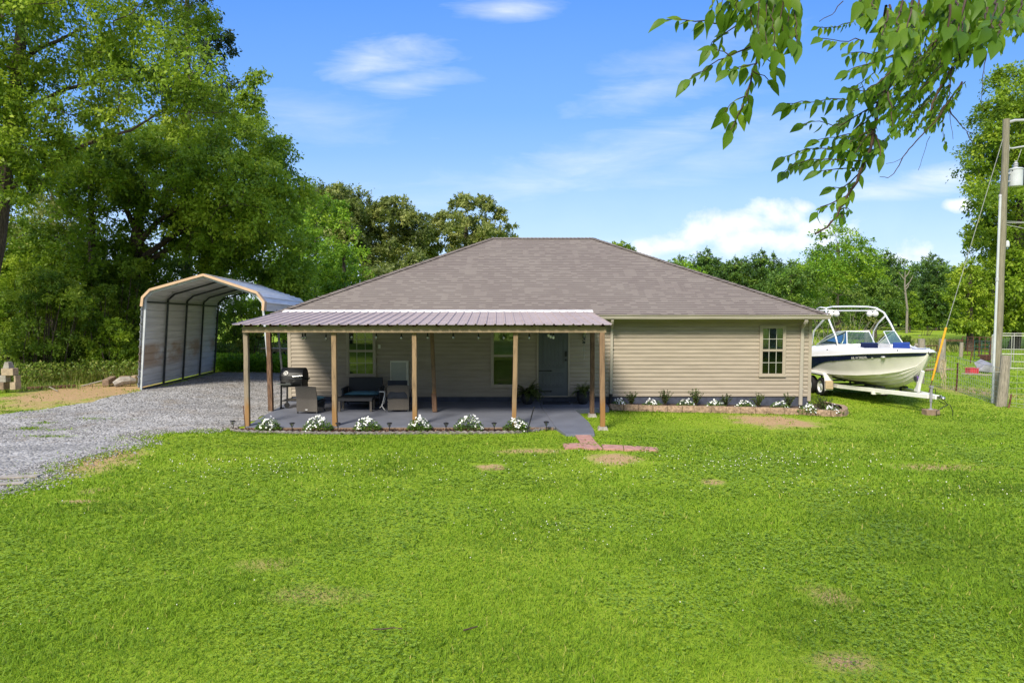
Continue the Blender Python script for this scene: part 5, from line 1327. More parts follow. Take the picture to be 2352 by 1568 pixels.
def tree(name, label, cat, trunk, r0, lobes, per, size, leaf, seed, sprays=9, group=None, wood='bark', **kw):
    rng = np.random.default_rng(seed); p = Vector(trunk[0]); p.z = zf(p.x, p.y)
    root = thing(name, label, cat, p[:], group)
    grow(lobes, trunk, r0, rng).build('trunk', M_[wood], root, smooth=False)
    V, T = foliage(lobes, per, size, rng, sprays, **kw)
    npmesh('crown', V, quads(len(V) // 4), L_[leaf], root, T); return root
def PG(u, y): p = PT(u, y); p.z -= .15; return p

# the big tree at the left edge, its boughs sweeping right
ya = 23.0
polyA = [(-260, -260), (250, -300), (420, -120), (455, 10), (515, 75), (560, 115), (600, 190), (570, 262), (525, 300), (470, 330), (400, 322), (330, 300), (250, 318), (180, 345), (110, 400), (60, 470), (-30, 560), (-260, 600)]
tk = [PG(-60, ya), P(-40, 700, ya), P(-10, 560, ya), P(8, 430, ya), P(22, 300, ya + .2), P(40, 170, ya), P(52, 40, ya), P(70, -120, ya)]
la = outline_lobes(polyA, ya, 3.4, 270, .78, 11, 110)
ta = tree('elm_tree', 'large leafy tree at the left edge whose long boughs sweep right over the gravel', 'tree', tk, .34, la, 26, .135, 'A', 12, sprays=16, droop=.35, base=.50, spread=.36)
rng_ = np.random.default_rng(5)
b = MB()
for px in ([(10, 440), (60, 405), (120, 372), (190, 335), (250, 312), (300, 300), (352, 268), (400, 240)], [(30, 260), (90, 235), (150, 205), (220, 190), (300, 180)], [(40, 150), (90, 110), (130, 96), (200, 60)]):
    b.tube([P(u, v, ya + .1 + rng_.uniform(-.3, .3)) for u, v in px], [.085 * (1 - i / len(px)) + .012 for i in range(len(px))], 7)
b.build('bough', M_['bark'], ta)
# second tree behind the carport
yb = 31.0
polyB = [(120, 330), (330, 300), (480, 300), (560, 262), (610, 300), (655, 352), (672, 400), (702, 428), (690, 470), (700, 560), (715, 640), (690, 690), (640, 690), (560, 640), (470, 600), (400, 580), (330, 480), (200, 440), (130, 420)]
tk = [PG(342, yb), P(335, 700, yb), P(322, 620, yb), P(312, 560, yb), P(318, 500, yb), P(330, 420, yb)]
lb = outline_lobes(polyB, yb, 4.2, 270, .95, 13, 120)
tb_ = tree('spreading_tree', 'broad spreading tree with dark arching limbs rising behind the carport', 'tree', tk, .42, lb, 24, .16, 'B', 14, sprays=15, droop=.3, base=.55, spread=.36)
b = MB()
for px in ([(318, 560), (360, 510), (420, 470), (480, 432), (540, 405), (600, 400)], [(330, 590), (400, 540), (480, 500), (560, 470), (630, 460)], [(316, 540), (290, 480), (270, 420), (262, 360)], [(325, 610), (380, 575), (450, 560), (520, 555)]):
    b.tube([P(u, v, yb - .1 + rng_.uniform(-.4, .4)) for u, v in px], [.12 * (1 - i / len(px)) + .02 for i in range(len(px))], 7)
b.build('limb', M_['bark'], tb_)
# darker woodland trees between and behind
def simple(name, label, u, y, vt, w_px, nl, r, leaf, seed, per=22, size=.16, low=700, sprays=10, base=.45, group=None, wood='bark', r0=.22, lean=0, dh=None):
    top = P(u + lean, vt, y); bz = PG(u, y); mid = low
    poly = []
    rr_ = random.Random(seed)
    for k in range(16):
        a = 2 * math.pi * k / 16; j = rr_.uniform(.82, 1.1); cv = (vt + low) / 2; hh = (low - vt) / 2
        poly.append((u + lean * .6 + math.cos(a) * w_px / 2 * j, cv - math.sin(a) * hh * (j if math.sin(a) < .7 else 1)))
    tk = [bz, P(u + lean * .2, low, y), P(u + lean * .5, (vt + low) / 2, y), P(u + lean * .8, vt + (low - vt) * .15, y)]
    lb = outline_lobes(poly, y, dh or w_px / F * y * .45, nl, r, seed, 60)
    return tree(name, label, 'tree', tk, r0, lb, per, size, leaf, seed, sprays=sprays, base=base, group=group, wood=wood)
simple('slender_tree', 'slender dark tree with a forked trunk between the two big trees, behind the vines', 215, 30, 330, 270, 80, .85, 'B', 41, low=690, base=.3, lean=-10)
simple('slender_tree', 'thin pale-trunked tree left of the forked one, half lost in its own leaves', 120, 33, 400, 240, 64, .9, 'C', 42, low=690, base=.5, r0=.16)
simple('slender_tree', 'dark understorey tree right behind the carport peak', 430, 36, 470, 200, 40, 1.0, 'E', 43, low=760, base=.45)
simple('young_tree', 'bright young tree just right of the carport roof', 655, 42, 455, 170, 46, 1.1, 'D', 44, low=760, base=.6, size=.2)
simple('bright_tree', 'tall bright green tree left of the house roof', 725, 47, 448, 200, 60, 1.2, 'D', 45, low=760, base=.62, size=.21)
simple('bright_tree', 'rounded bright green tree nearest the left slope of the house roof', 790, 40, 548, 125, 38, .85, 'D', 46, low=770, base=.42, size=.18)
simple('pine_tree', 'dark pine tree whose top shows above the large left tree', 430, 40, -90, 210, 40, 1.1, 'P', 47, low=330, base=.5, size=.22, r0=.3)
def oak(label, poly, y, nl, r, seed, tr, base, leaf='C', size=.28, per=24, sprays=13):
    tk = [PG(tr[0][0], y)] + [P(u, v, y) for u, v in tr[1:]]
    lb = outline_lobes(poly, y, 4.5, nl, r, seed, 70, .6)
    return tree('oak_tree', label, 'tree', tk, .38, lb, per, size, leaf, seed, sprays=sprays, base=base, up=.6, spread=.4)
oak('dark oak tree behind the bright trees, left of the house roof', [(690, 450), (735, 432), (800, 428), (835, 455), (838, 520), (850, 600), (800, 680), (720, 680), (690, 560)], 66, 105, 1.15, 51, [(780, 0), (780, 620), (775, 540), (770, 470)], .42)
oak('dark oak tree with a ragged top, between the other two oaks behind the house', [(830, 530), (845, 480), (880, 462), (930, 455), (945, 490), (985, 500), (975, 560), (960, 640), (880, 660), (830, 640)], 68, 105, 1.05, 52, [(895, 0), (895, 640), (893, 560), (900, 500)], .45)
oak('open-crowned oak tree with visible limbs behind the roof ridge', [(958, 560), (965, 515), (1000, 500), (1030, 462), (1075, 450), (1120, 455), (1150, 478), (1165, 510), (1205, 535), (1210, 560), (1140, 580), (1040, 600), (980, 600)], 72, 100, .98, 53, [(1075, 0), (1075, 620), (1070, 560), (1072, 500)], .62)
oak('low dark oak crown filling the gap above the roof slope', [(850, 620), (920, 590), (985, 585), (1000, 640), (940, 690), (860, 690)], 60, 30, 1.2, 54, [(920, 0), (920, 660), (920, 630)], .34)
# trees right of the house
ye = 60
simple('tall_tree', 'very tall leafy tree standing behind the utility pole at the right edge', 2330, 56, 150, 250, 190, 1.5, 'A', 61, low=770, base=.40, size=.27, per=26, sprays=15, r0=.45, lean=25, dh=6)
simple('tall_tree', 'dark tree at the right edge behind the pole, right of the tall one', 2420, 62, 250, 240, 60, 1.8, 'B', 62, low=780, base=.35, size=.28, r0=.4)
simple('field_tree', 'rounded yellow-green tree at the field edge left of the utility pole', 2228, 52, 606, 110, 48, .9, 'A', 63, low=775, base=.52, size=.2, r0=.3)
simple('field_tree', 'low spreading tree in front of the tall one, on two short trunks', 2285, 54, 600, 130, 44, 1.0, 'A', 64, low=785, base=.42, size=.22, r0=.4)
simple('crown_tree', 'broad bright green tree with a domed crown behind the boat', 1925, 78, 528, 215, 84, 1.7, 'D', 65, low=730, base=.52, size=.30, r0=.4)
simple('side_tree', 'bushy mid green tree right of the domed one behind the boat', 2010, 72, 640, 120, 40, 1.2, 'F', 66, low=760, base=.45, size=.26)
simple('side_tree', 'dark bushy tree between the roof slope and the domed tree', 1815, 74, 610, 110, 36, 1.3, 'F', 67, low=750, base=.5, size=.26)
simple('top_tree', 'treetop just showing over the right roof slope', 1428, 70, 556, 60, 14, .8, 'A', 68, low=640, base=.6, size=.22)
simple('side_tree', 'yellow-green tree low above the right roof slope', 1570, 62, 600, 100, 24, 1.0, 'D', 69, low=690, base=.6, size=.22)
# scrub with bare branches behind the tower of the boat
sc_ = simple('scrub_bush', 'scrubby bush tangled with dead grey branches behind the boat tower', 1925, 36, 655, 150, 34, .55, 'W', 70, low=800, base=.35, size=.10, r0=.06, per=14)
sc_['category'] = 'bush'
rng_ = np.random.default_rng(15); b = MB()
for k in range(90):
    p = P(1860 + rng_.uniform(0, 130), 800, 35.5 + rng_.uniform(-1, .8)); p.z = zf(p.x, p.y) + .5; d = Vector((rng_.normal(0, .5), rng_.normal(0, .3), 1)).normalized(); L = rng_.uniform(1.2, 3.0); pts = [p]
    for i in range(4): d = (d + Vector((rng_.normal(0, .3), rng_.normal(0, .2), -.08))).normalized(); pts.append(pts[-1] + d * L / 4)
    b.tube(pts, [.016, .013, .01, .008, .004], 3, False)
b.build('dead_branches', M_['barkpale'], sc_)

# far treeline: three kinds built once, copied along the pasture edge
def proto(name, label, H, wd, nl, r, leaf, seed, base, per=16, size=.42, sprays=8, lo=.12):
    rng = np.random.default_rng(seed); lb = []
    while len(lb) < nl:
        x, y, z = rng.uniform(-1, 1, 3)
        if x * x + y * y + z * z > 1: continue
        wz_ = 1 - .35 * max(0, z) ** 2
        lb.append((x * wd / 2 * wz_, y * wd / 2 * wz_, H * (lo + (1 - lo) * (z + 1) / 2) - r * .6, r * rng.uniform(.7, 1.3), .75))
    root = thing(name, label, 'tree', (0, 0, 0), 'trees along the far side of the pasture')
    tk = [Vector((0, 0, -.3)), Vector((.1, 0, H * .35)), Vector((0, .1, H * .7)), Vector((.1, 0, H * .92))]
    b = grow(lb[:30], tk, H * .016, rng, .04); b.build('trunk', M_['bark'], root)
    V, T = foliage(lb, per, size, rng, sprays, base=base); npmesh('crown', V, quads(len(V) // 4), L_[leaf], root, T); return root
PR = [proto('broadleaf_tree', '', 14, 9.5, 85, 1.5, 'F', 71, .46), proto('broadleaf_tree', '', 15, 8, 78, 1.4, 'F', 72, .30), proto('broadleaf_tree', '', 13, 10, 85, 1.6, 'D', 73, .30), proto('broadleaf_tree', '', 12, 7, 44, 1.2, 'B', 74, .5)]
rt = random.Random(77)
far = []
def far_tree(k, u, y, vtop, rz):
    p = PT(u, y); H = P(u, vtop, y).z - p.z; far.append((u, k, p, H, rz, y))
for i, u in enumerate(range(1400, 2330, 52)):
    far_tree(rt.choice((0, 1, 1, 2)), u + rt.uniform(-14, 14), 118 + rt.uniform(-6, 10), (590 if u < 1560 else 578) + rt.uniform(-8, 16) + (18 if u > 2150 else 0), rt.uniform(0, 6))
for i, u in enumerate(range(1560, 2250, 75)):
    far_tree(rt.choice((1, 1, 3)), u + rt.uniform(-20, 20), 104 + rt.uniform(-4, 4), 625 + rt.uniform(-15, 25), rt.uniform(0, 6))
for u, vt in ((1620, 570), (1685, 590), (1745, 574), (2090, 666), (2050, 610), (2150, 592)): far_tree(3 if vt == 666 else 1, u, 100 if vt != 666 else 92, vt, 1)
HH = [14, 15, 13, 12]
ords = ['first', 'second', 'third', 'fourth', 'fifth', 'sixth', 'seventh', 'eighth', 'ninth', 'tenth', 'eleventh', 'twelfth', 'thirteenth', 'fourteenth', 'fifteenth', 'sixteenth', 'seventeenth', 'eighteenth', 'nineteenth', 'twentieth'] + ['%s from the last' % q for q in ()]
rowsN = {}
usedp = set()
far.sort(key=lambda q: q[0])
for u, k, p, H, rz, y in far:
    row = 'back row' if y > 110 else ('middle row' if y > 101.5 else 'front row')
    i = rowsN.get(row, 0); rowsN[row] = i + 1
    o = PR[k] if k not in usedp else copy_tree(PR[k]); usedp.add(k)
    o.location = p; s_ = H / HH[k]; o.scale = (s_ * 1.05, s_ * 1.05, s_); o.rotation_euler.z = rz
    o['label'] = '%s tree from the left in the %s of the treeline beyond the pasture' % (ords[i], row)
# unseen trees added to dim the porch; they also show in the window glass
for i, (x, y, H, k) in enumerate(((-26, -9, 15, 0), (-13, -15, 16, 1), (-3, -17, 15, 2), (8, -15, 16, 0), (19, -10, 15, 1), (30, -5, 14, 2))):
    o = copy_tree(PR[k]); s_ = H / HH[k]; o.location = (x, y, zf(x, y)); o.scale = (s_ * 1.15, s_ * 1.15, s_); o.rotation_euler.z = i; o['group'] = 'trees added behind the viewer'
    o['label'] = 'unseen tree added to dim the porch, mirrored in the window glass, %s of the row facing the house' % ords[i]
# tall dead trunk at the edge of the field
p = PT(2083, 90); dt = thing('dead_tree', 'tall bare pale trunk standing before the far treeline', 'tree', p[:])
b = MB(); tt = P(2079, 622, 90); b.tube([p, p.lerp(tt, .4) + Vector((.15, 0, 0)), p.lerp(tt, .75) - Vector((.1, 0, 0)), tt], [.17, .14, .10, .03], 8)
for f, dx, dz in ((.62, -1.2, 1.3), (.75, 1.1, 1.5), (.84, -.8, 1.2), (.9, .7, 1.0), (.7, .6, .9)): q = p.lerp(tt, f); b.tube([q, q + Vector((dx * .5, 0, dz * .4)), q + Vector((dx, .2, dz))], [.08, .06, .02], 5)
b.build('trunk', M_['barkpale'], dt)

# ---------------------------------------------------------------- bushes and undergrowth on the left
def bush(name, label, poly, y, dh, nl, r, leaf, seed, base, per=26, size=.09, sprays=10, cat='bush', up=.4):
    rng = np.random.default_rng(seed); lb = outline_lobes(poly, y, dh, nl, r, seed, 60)
    us = [q[0] for q in poly]; p = PT(sum(us) / len(us), y)
    root = thing(name, label, cat, p[:]); b = MB()
    for l in lb[::2]:
        a = Vector((l[0] * .6 + p.x * .4, l[1], 0)); a.z = zf(a.x, a.y) - .05; t = Vector(l[:3]); b.tube([a, a.lerp(t, .5) + Vector((rng.normal(0, .1), 0, .1)), t], [.03, .02, .01], 4, False)
    b.build('stems', M_['bark'], root); V, T = foliage(lb, per, size, rng, sprays, base=base, up=up)
    npmesh('foliage', V, quads(len(V) // 4), L_[leaf], root, T); return root
bush('vine_covered_bush', 'big dark mound of vines left of the carport, dead stems showing below', [(-30, 690), (20, 655), (90, 622), (150, 640), (190, 672), (205, 720), (200, 820), (150, 848), (60, 850), (-30, 845)], 25.2, 1.3, 125, .42, 'E', 91, .62, sprays=17)
bush('yellow_bush', 'yellow-green bush at the left edge behind the dark vine mound', [(-40, 640), (10, 600), (70, 606), (110, 640), (60, 680), (-40, 700)], 27.5, 1.2, 36, .5, 'A', 92, .68, size=.11)
bush('leafy_bush', 'ragged green bush between the vine mound and the carport', [(190, 690), (225, 680), (215, 720), (260, 740), (310, 765), (318, 850), (260, 858), (190, 855)], 25.5, 1.1, 90, .38, 'B', 93, .45, size=.09)
bush('undergrowth_bush', 'dark tangled bush under the trees behind the ragged green one', [(150, 600), (240, 590), (330, 610), (330, 800), (240, 800), (170, 760)], 28.6, 1.2, 70, .55, 'E', 94, .48, size=.12)
bush('leafy_bush', 'leafy bush behind the far end of the carport', [(490, 640), (560, 610), (640, 640), (665, 700), (660, 800), (560, 820), (480, 800)], 38, 1.6, 60, .7, 'B', 95, .62, size=.14)
bush('leafy_bush', 'leafy sprig reaching in at the left edge below the vines', [(-40, 700), (5, 690), (24, 712), (0, 730), (-40, 740)], 22.5, .5, 12, .22, 'B', 96, .6, size=.09)
bush('hedge_bush', 'pale bush under the trees left of the house wall', [(560, 760), (600, 750), (600, 800), (560, 820)], 33, .7, 14, .4, 'W', 97, .5, size=.1)
bush('woodland_bush', 'dark woodland bush filling the left edge behind the yellow-green one', [(-60, 520), (60, 500), (140, 560), (140, 680), (-60, 700)], 31, 1.2, 44, .8, 'E', 98, .6, size=.14)
bush('woodland_bush', 'dark woodland bush filling the gap behind the carport hoops', [(380, 590), (500, 600), (520, 700), (520, 850), (400, 850), (360, 700)], 34, 1.5, 60, .8, 'E', 99, .55, size=.14)
bush('shade_bush', 'dark bush far behind the bright trees left of the house', [(560, 600), (700, 620), (840, 660), (840, 760), (560, 800)], 52, 2, 50, 1.2, 'B', 100, .35, size=.22)
bush('field_bush', 'low dark bush at the near edge of the pasture beside the far trees', [(2085, 735), (2110, 722), (2140, 728), (2150, 750), (2090, 752)], 82, 1, 16, .6, 'B', 101, .4, size=.2)
for i, (u, v, lab) in enumerate(((2030, 783, 'small weedy bush in the pasture behind the boat windshield'), (2070, 780, 'small weedy bush in the pasture right of the boat windshield'), (2250, 782, 'low bush at the foot of the twin-trunked tree'))):
    bush('weedy_bush', lab, [(u - 14, v), (u, v - 16), (u + 16, v - 6), (u + 18, v + 8), (u - 14, v + 8)], 50 if i < 2 else 53, .5, 8, .35, 'W', 110 + i, .4, size=.1)
bush('woodland_bush', 'dark woodland edge far behind the vine mound, closing the gap under the trees', [(-120, 600), (100, 610), (360, 620), (400, 800), (-120, 800)], 39, 2, 110, 1.1, 'E', 130, .4, size=.22)
bush('leafy_bush', 'tall mid green bush filling the space under the forked tree, left of the carport peak', [(170, 560), (300, 540), (400, 600), (410, 760), (320, 780), (180, 740)], 31.5, 1.4, 85, .7, 'B', 132, .5, size=.13)
bush('leafy_bush', 'leafy bush under the left trees, right of the woodland edge', [(190, 640), (330, 600), (350, 700), (330, 790), (200, 780)], 33, 1.5, 60, .7, 'B', 131, .35, size=.14)
# broad-leaved ground cover beyond the gravel
def cover(name, label, poly, n, size, leaf, seed, h, kind='stuff'):
    r = np.random.default_rng(seed); A = np.array(poly); q = r.uniform(A.min(0), A.max(0), (n * 3, 2)); q = q[inpoly(q, poly)][:n]
    c = np.stack([q[:, 0], q[:, 1], zt(q[:, 0], q[:, 1]) + h * r.random(len(q)) ** .7], 1)
    L = size * r.uniform(.6, 1.3, len(q)); V = leaves(c, r.normal(size=(len(q), 3)) + np.array([0, 0, .35]), r.normal(size=(len(q), 3)) * .4 + np.array([0, -.3, 1]), L, L * .6, .15)
    o = npmesh(name, V, quads(len(q)), L_[leaf], None, np.clip(r.normal(.5, .2, len(q)), 0, 1).repeat(4)); tag(o, label, 'ground cover', kind=kind); return o
q0, q1, q2, q3 = PT(490, 28.9), PT(664, 28.4), PT(668, 32), PT(486, 33)
cover('leafy_ground_cover', 'bright broad-leaved ground cover growing at the back of the gravel', [(p.x, p.y) for p in (q0, q1, q2, q3)], 7500, .15, 'H', 120, .6)
q0, q1, q2, q3 = PT(480, 33), PT(664, 32.6), PT(668, 39), PT(470, 40)
cover('tall_weeds', 'greyish tall weeds under the trees behind the ground cover', [(p.x, p.y) for p in (q0, q1, q2, q3)], 5200, .15, 'W', 121, 1.0)
wp = [PT(-20, 23.2), PT(60, 22.3), PT(150, 23.3), PT(240, 23.6), PT(330, 23.6), PT(345, 27), PT(200, 28), PT(-60, 28)]
cover('undergrowth', 'weedy undergrowth at the foot of the trees left of the carport', [(p.x, p.y) for p in wp], 13000, .09, 'W', 122, .75)
# ---------------------------------------------------------------- blocks and logs on the left
def block(px, y, d, m, label, name='concrete_block', grp='stacked blocks at the left edge', holes=False, rz=0, chip=0):
    """px = (u0,v0,u1,v1) of the front face at depth y"""
    a, c = P(px[0], px[3], y), P(px[2], px[1], y); c.x = P(px[2], px[1], y + d).x; b = MB()
    if holes:
        w = c.x - a.x; t = .035
        b.bx(a.x, a.x + t, y, y + d, a.z, c.z); b.bx(c.x - t, c.x, y, y + d, a.z, c.z); b.bx(a.x + t, c.x - t, y, y + d, a.z, a.z + t); b.bx(a.x + t, c.x - t, y, y + d, c.z - t, c.z)
    elif chip:
        i = chip; b.add([(a.x, y, a.z), (c.x, y, a.z), (c.x, y + d, a.z), (a.x, y + d, a.z), (a.x + i, y + i, c.z), (c.x - i, y + i, c.z), (c.x - i, y + d - i, c.z), (a.x + i, y + d - i, c.z)], [(3, 2, 1, 0), (4, 5, 6, 7), (0, 1, 5, 4), (1, 2, 6, 5), (2, 3, 7, 6), (3, 0, 4, 7)])
        b.bx((a.x + c.x) / 2 - .012, (a.x + c.x) / 2 + .012, y + .02, y + d - .04, c.z + .001, c.z + .012)
    else: b.bx(a.x, c.x, y, y + d, a.z, c.z)
    o = b.build(name, M_[m], bevel=.012); tag(o, label, 'block', grp); return o
yb_ = 20.6; p = PT(20, yb_); zb__ = P(20, 894, yb_).z
block((-14, 878, 22.3, 895), yb_, .26, 'brownblock', 'brown block at the bottom left of the stack by the left edge')
block((22.6, 878, 49, 895), yb_ + .003, .26, 'buffblock', 'buff block at the bottom right of the stack by the left edge')
block((-8, 862.6, 25, 877.7), yb_ + .02, .22, 'greyblock', 'grey block in the middle layer of the stack by the left edge')
block((32, 862.6, 47.5, 877.7), yb_ + .03, .22, 'buffblock', 'upright hollow block at the right of the middle layer of the stack', holes=True)
block((2.5, 846, 42.5, 862.3), yb_ + .01, .24, 'buffblock', 'long buff block lying across the top of the stack')
block((6, 831.5, 33, 845.7), yb_ + .02, .24, 'greyblock', 'small tapering grey pier block crowning the stack', chip=.035)
rl = random.Random(12)
def timber(p, q, w, h, m, name, label, cat='timber'):
    b = MB(); b.bar(p, q, w, h); o = b.build(name, M_[m], bevel=.02); tag(o, label, cat); return o
def up_(p, h): return p + Vector((0, 0, h))
timber(up_(PT(182, 22.6), .02), up_(PT(238, 22.9), .20), .14, .04, 'greywood', 'grey_plank', 'long thin grey plank lying sloped in the grass left of the carport', 'plank')
a, c = up_(PT(238, 22.5), .14), up_(PT(256, 23.3), .20); timber(a, c, .20, .20, 'brownblock', 'timber_end', 'square brown timber end pointing at the viewer beside the split log')
b = MB(); a, c = up_(PT(258, 22.5), .08), up_(PT(308, 22.9), .17); b.tube([a, a.lerp(c, .3) + Vector((0, 0, .07)), a.lerp(c, .7) + Vector((0, 0, .05)), c], [.10, .15, .14, .07], 8); o = b.build('split_log', M_['concrete']); tag(o, 'pale weathered split log in the grass left of the carport', 'log')
a, c = up_(PT(180, 22.5), .02), up_(PT(300, 22.4), .05)
u_ = [PT(354 / 1.0 * .77, 23.6)]
for i, (u0, w_, m, lab) in enumerate(((284, .30, 'brownblock', 'largest brown square block in the row touching the carport wall'), (306, .14, 'buffblock', 'buff block second in the row beside the carport wall'), (318, .15, 'brownblock', 'brown block nearest the carport in the row of blocks'))):
    p = PT(u0, 23.4 + .25 * i); b = MB(); b.box((p.x, p.y, p.z + .15), (w_, .25, .28), .15); o = b.build('square_block', M_[m], bevel=.015); tag(o, lab, 'block', 'blocks in a row beside the carport')
timber(up_(PT(55, 21.6), .05), up_(PT(170, 22.3), .06), .10, .09, 'rust', 'old_rail', 'dark old rail lying in the grass right of the block stack', 'rail')
timber(up_(PT(108, 21.4), .12), up_(PT(128, 21.0), .03), .03, .03, 'greywood', 'short_stick', 'short grey stick leaning on the dark rail', 'stick')
# weathered board lying at the left edge of the lawn
b = MB(); a, c = GT(-30, 1101), GT(92, 1096); b.bar(up_(a, .03), up_(c, .03), .16, .035); b2 = GT(-30, 1116), GT(60, 1112); b.bar(up_(b2[0], .03), up_(b2[1], .03), .14, .03)
o = b.build('concrete_edging', M_['concrete'], bevel=.01); tag(o, 'pale worn edging slab at the left margin of the gravel drive', 'slab')
# twigs fallen in the lawn
for i, (pts, lab) in enumerate((([(1118, 1457), (1150, 1456), (1180, 1453), (1208, 1456)], 'long thin twig lying in the lawn near the bottom of the picture'), ([(1390, 1459), (1410, 1455), (1432, 1450)], 'short thin twig lying in the lawn right of the long one'))):
    b = MB(); b.tube([up_(GT(u * .766 + (0 if i else 0), v), .05) for u, v in pts], [.008, .007, .006, .004], 5); o = b.build('fallen_twig', M_['twig']); tag(o, lab, 'twig')

# ---------------------------------------------------------------- behind the house, left
yp = 36
pf = thing('picket_fence', 'old grey picket fence behind the bench, leaning and half overgrown', 'fence', PT(625, yp)[:])
r_ = random.Random(8)
for i in range(26):
    u = 586 + i * 3.1; a = PT(u, yp); h = P(u, 789 + r_.uniform(-2, 3) + .05 * i, yp).z - a.z; b = MB(); b.prism([(a.x - .032, a.y), (a.x + .032, a.y), (a.x + .032, a.y + .02), (a.x - .032, a.y + .02)], a.z, a.z + h); b.add([(a.x - .032, a.y, a.z + h), (a.x + .032, a.y, a.z + h), (a.x, a.y + .01, a.z + h + .05)], [(0, 1, 2)]); b.build('picket', M_['greywood'], pf)
for v in (796, 815): b = MB(); b.bar(P(584, v, yp + .04), P(668, v + 3, yp + .04), .03, .08); b.build('fence_rail', M_['greywood'], pf)
hm = thing('bench_table', 'grey weathered table with crossed legs standing behind the house corner', 'table', PT(640, 32)[:])
a, c = P(604, 799.5, 31.6), P(672, 801.5, 31.6); b = MB(); b.bar(a, c, .70, .05); b.build('tabletop', M_['greywood'], hm)
b = MB(); b.bar(P(610, 805, 31.3), P(672, 805.5, 31.3), .05, .08); b.build('apron', M_['greywood'], hm)
for (u0, v0, u1, v1) in ((608, 828, 634, 806), (648, 834, 668, 808), (668, 832, 652, 806)): b = MB(); b.bar(P(u0, v0 + 8, 31.6), P(u1, v1, 31.6), .07, .07); b.build('leg', M_['darksteel'], hm)
b = MB(); c = P(655, 832, 29.4); b.lathe([(.02, -.05), (.12, -.04), (.20, .02), (.22, .05), (.20, .045), (.10, 0), (.01, -.005)], c, 20); b.tube([Vector((c.x, c.y, zf(c.x, c.y))), c], .025, 8); o = b.build('dish_stand', M_['tealplastic']); tag(o, 'teal dish on a short stem by the left corner of the house', 'bird bath')
b = MB(); c = P(611, 826, 30.5); b.lathe([(.10, -.18), (.12, -.17), (.12, .05), (.09, .13), (.04, .17), (.04, .21)], c, 14); o = b.build('white_jug', M_['cream']); tag(o, 'small white jug half hidden in the ground cover', 'jug')

# ---------------------------------------------------------------- fences on the right
def wpost(u, vb, vt, y, r, name, par, m='greywood', tilt=0, sq=False):
    a = PT(u, y); a.z -= .1; t = P(u + tilt, vt, y); b = MB()
    if sq: b.bar(a, t, r * 2, r * 2, up=(0, 1, 0))
    else: b.tube([a, a.lerp(t, .5) + Vector((.01, 0, 0)), t], [r * 1.08, r, r * .95], 12)
    return b.build(name, M_[m], par), a, t
wf = thing('wire_fence', 'woven wire fence on wooden and rusty steel posts between lawn and pasture', 'fence', PT(2303, 20.6)[:])
corners = [(2450, 19.6, 830), (2307, 20.6, 815.5), (2200, 24.4, 833), (2118, 27.0, 779)]
_, A0, T0 = wpost(2306, 940, 816, 20.6, .135, 'wood_post', wf, tilt=4)
_, A1, T1 = wpost(2201, 916, 833, 24.4, .028, 'steel_post', wf, 'rust', tilt=-1)
_, A2, T2 = wpost(2117, 880, 778, 27.0, .13, 'wood_post', wf)
_, A3, T3 = wpost(2164, 858, 778, 31.5, .15, 'wood_post', wf, tilt=1)
wpost(2322, 942, 905, 20.3, .025, 'steel_post', wf, 'rust', tilt=1)
_, A4, T4 = wpost(2470, 942, 830, 19.6, .13, 'wood_post', wf)
def mesh_wire(a, c, h0, h1, name, rows=8, step=.17):
    a, c = Vector(a), Vector(c); L = (c - a).length; n = int(L / step); b = MB()
    def pt(f, g):
        p = a.lerp(c, f); z0 = zf(p.x, p.y); hh = h0 + (h1 - h0) * f; return Vector((p.x, p.y, z0 + .02 + (hh) * g + .012 * math.sin(f * 17 + g * 5)))
    for j in range(rows):
        g = (j / (rows - 1)) ** 1.25; b.tube([pt(i / 10, g) for i in range(11)], .0042, 4, False)
    for i in range(1, n): b.tube([pt(i / n, g) for g in (0, .5, 1)], .0036, 4, False)
    return b.build(name, M_['wire'], wf)
mesh_wire(A4, A0, 1.12, 1.12, 'wire_mesh'); mesh_wire(A0, A1, 1.12, 1.2, 'wire_mesh'); mesh_wire(A1, A2, 1.2, 1.2, 'wire_mesh')
mesh_wire(A2, PT(1990, 29.5), 1.2, 1.2, 'wire_mesh')
b = MB(); b.tube([A0 + Vector((0, -.14, 1.25)), A1 + Vector((0, 0, 1.28))], .005, 4); b.build('top_wire', M_['wire'], wf)
b = MB(); q = P(2306, 854, 20.6); b.tube([q, q + Vector((-.45, .0, 0)), q + Vector((-.42, .12, -.02))], .012, 5); b.build('stay_wire', M_['wire'], wf)
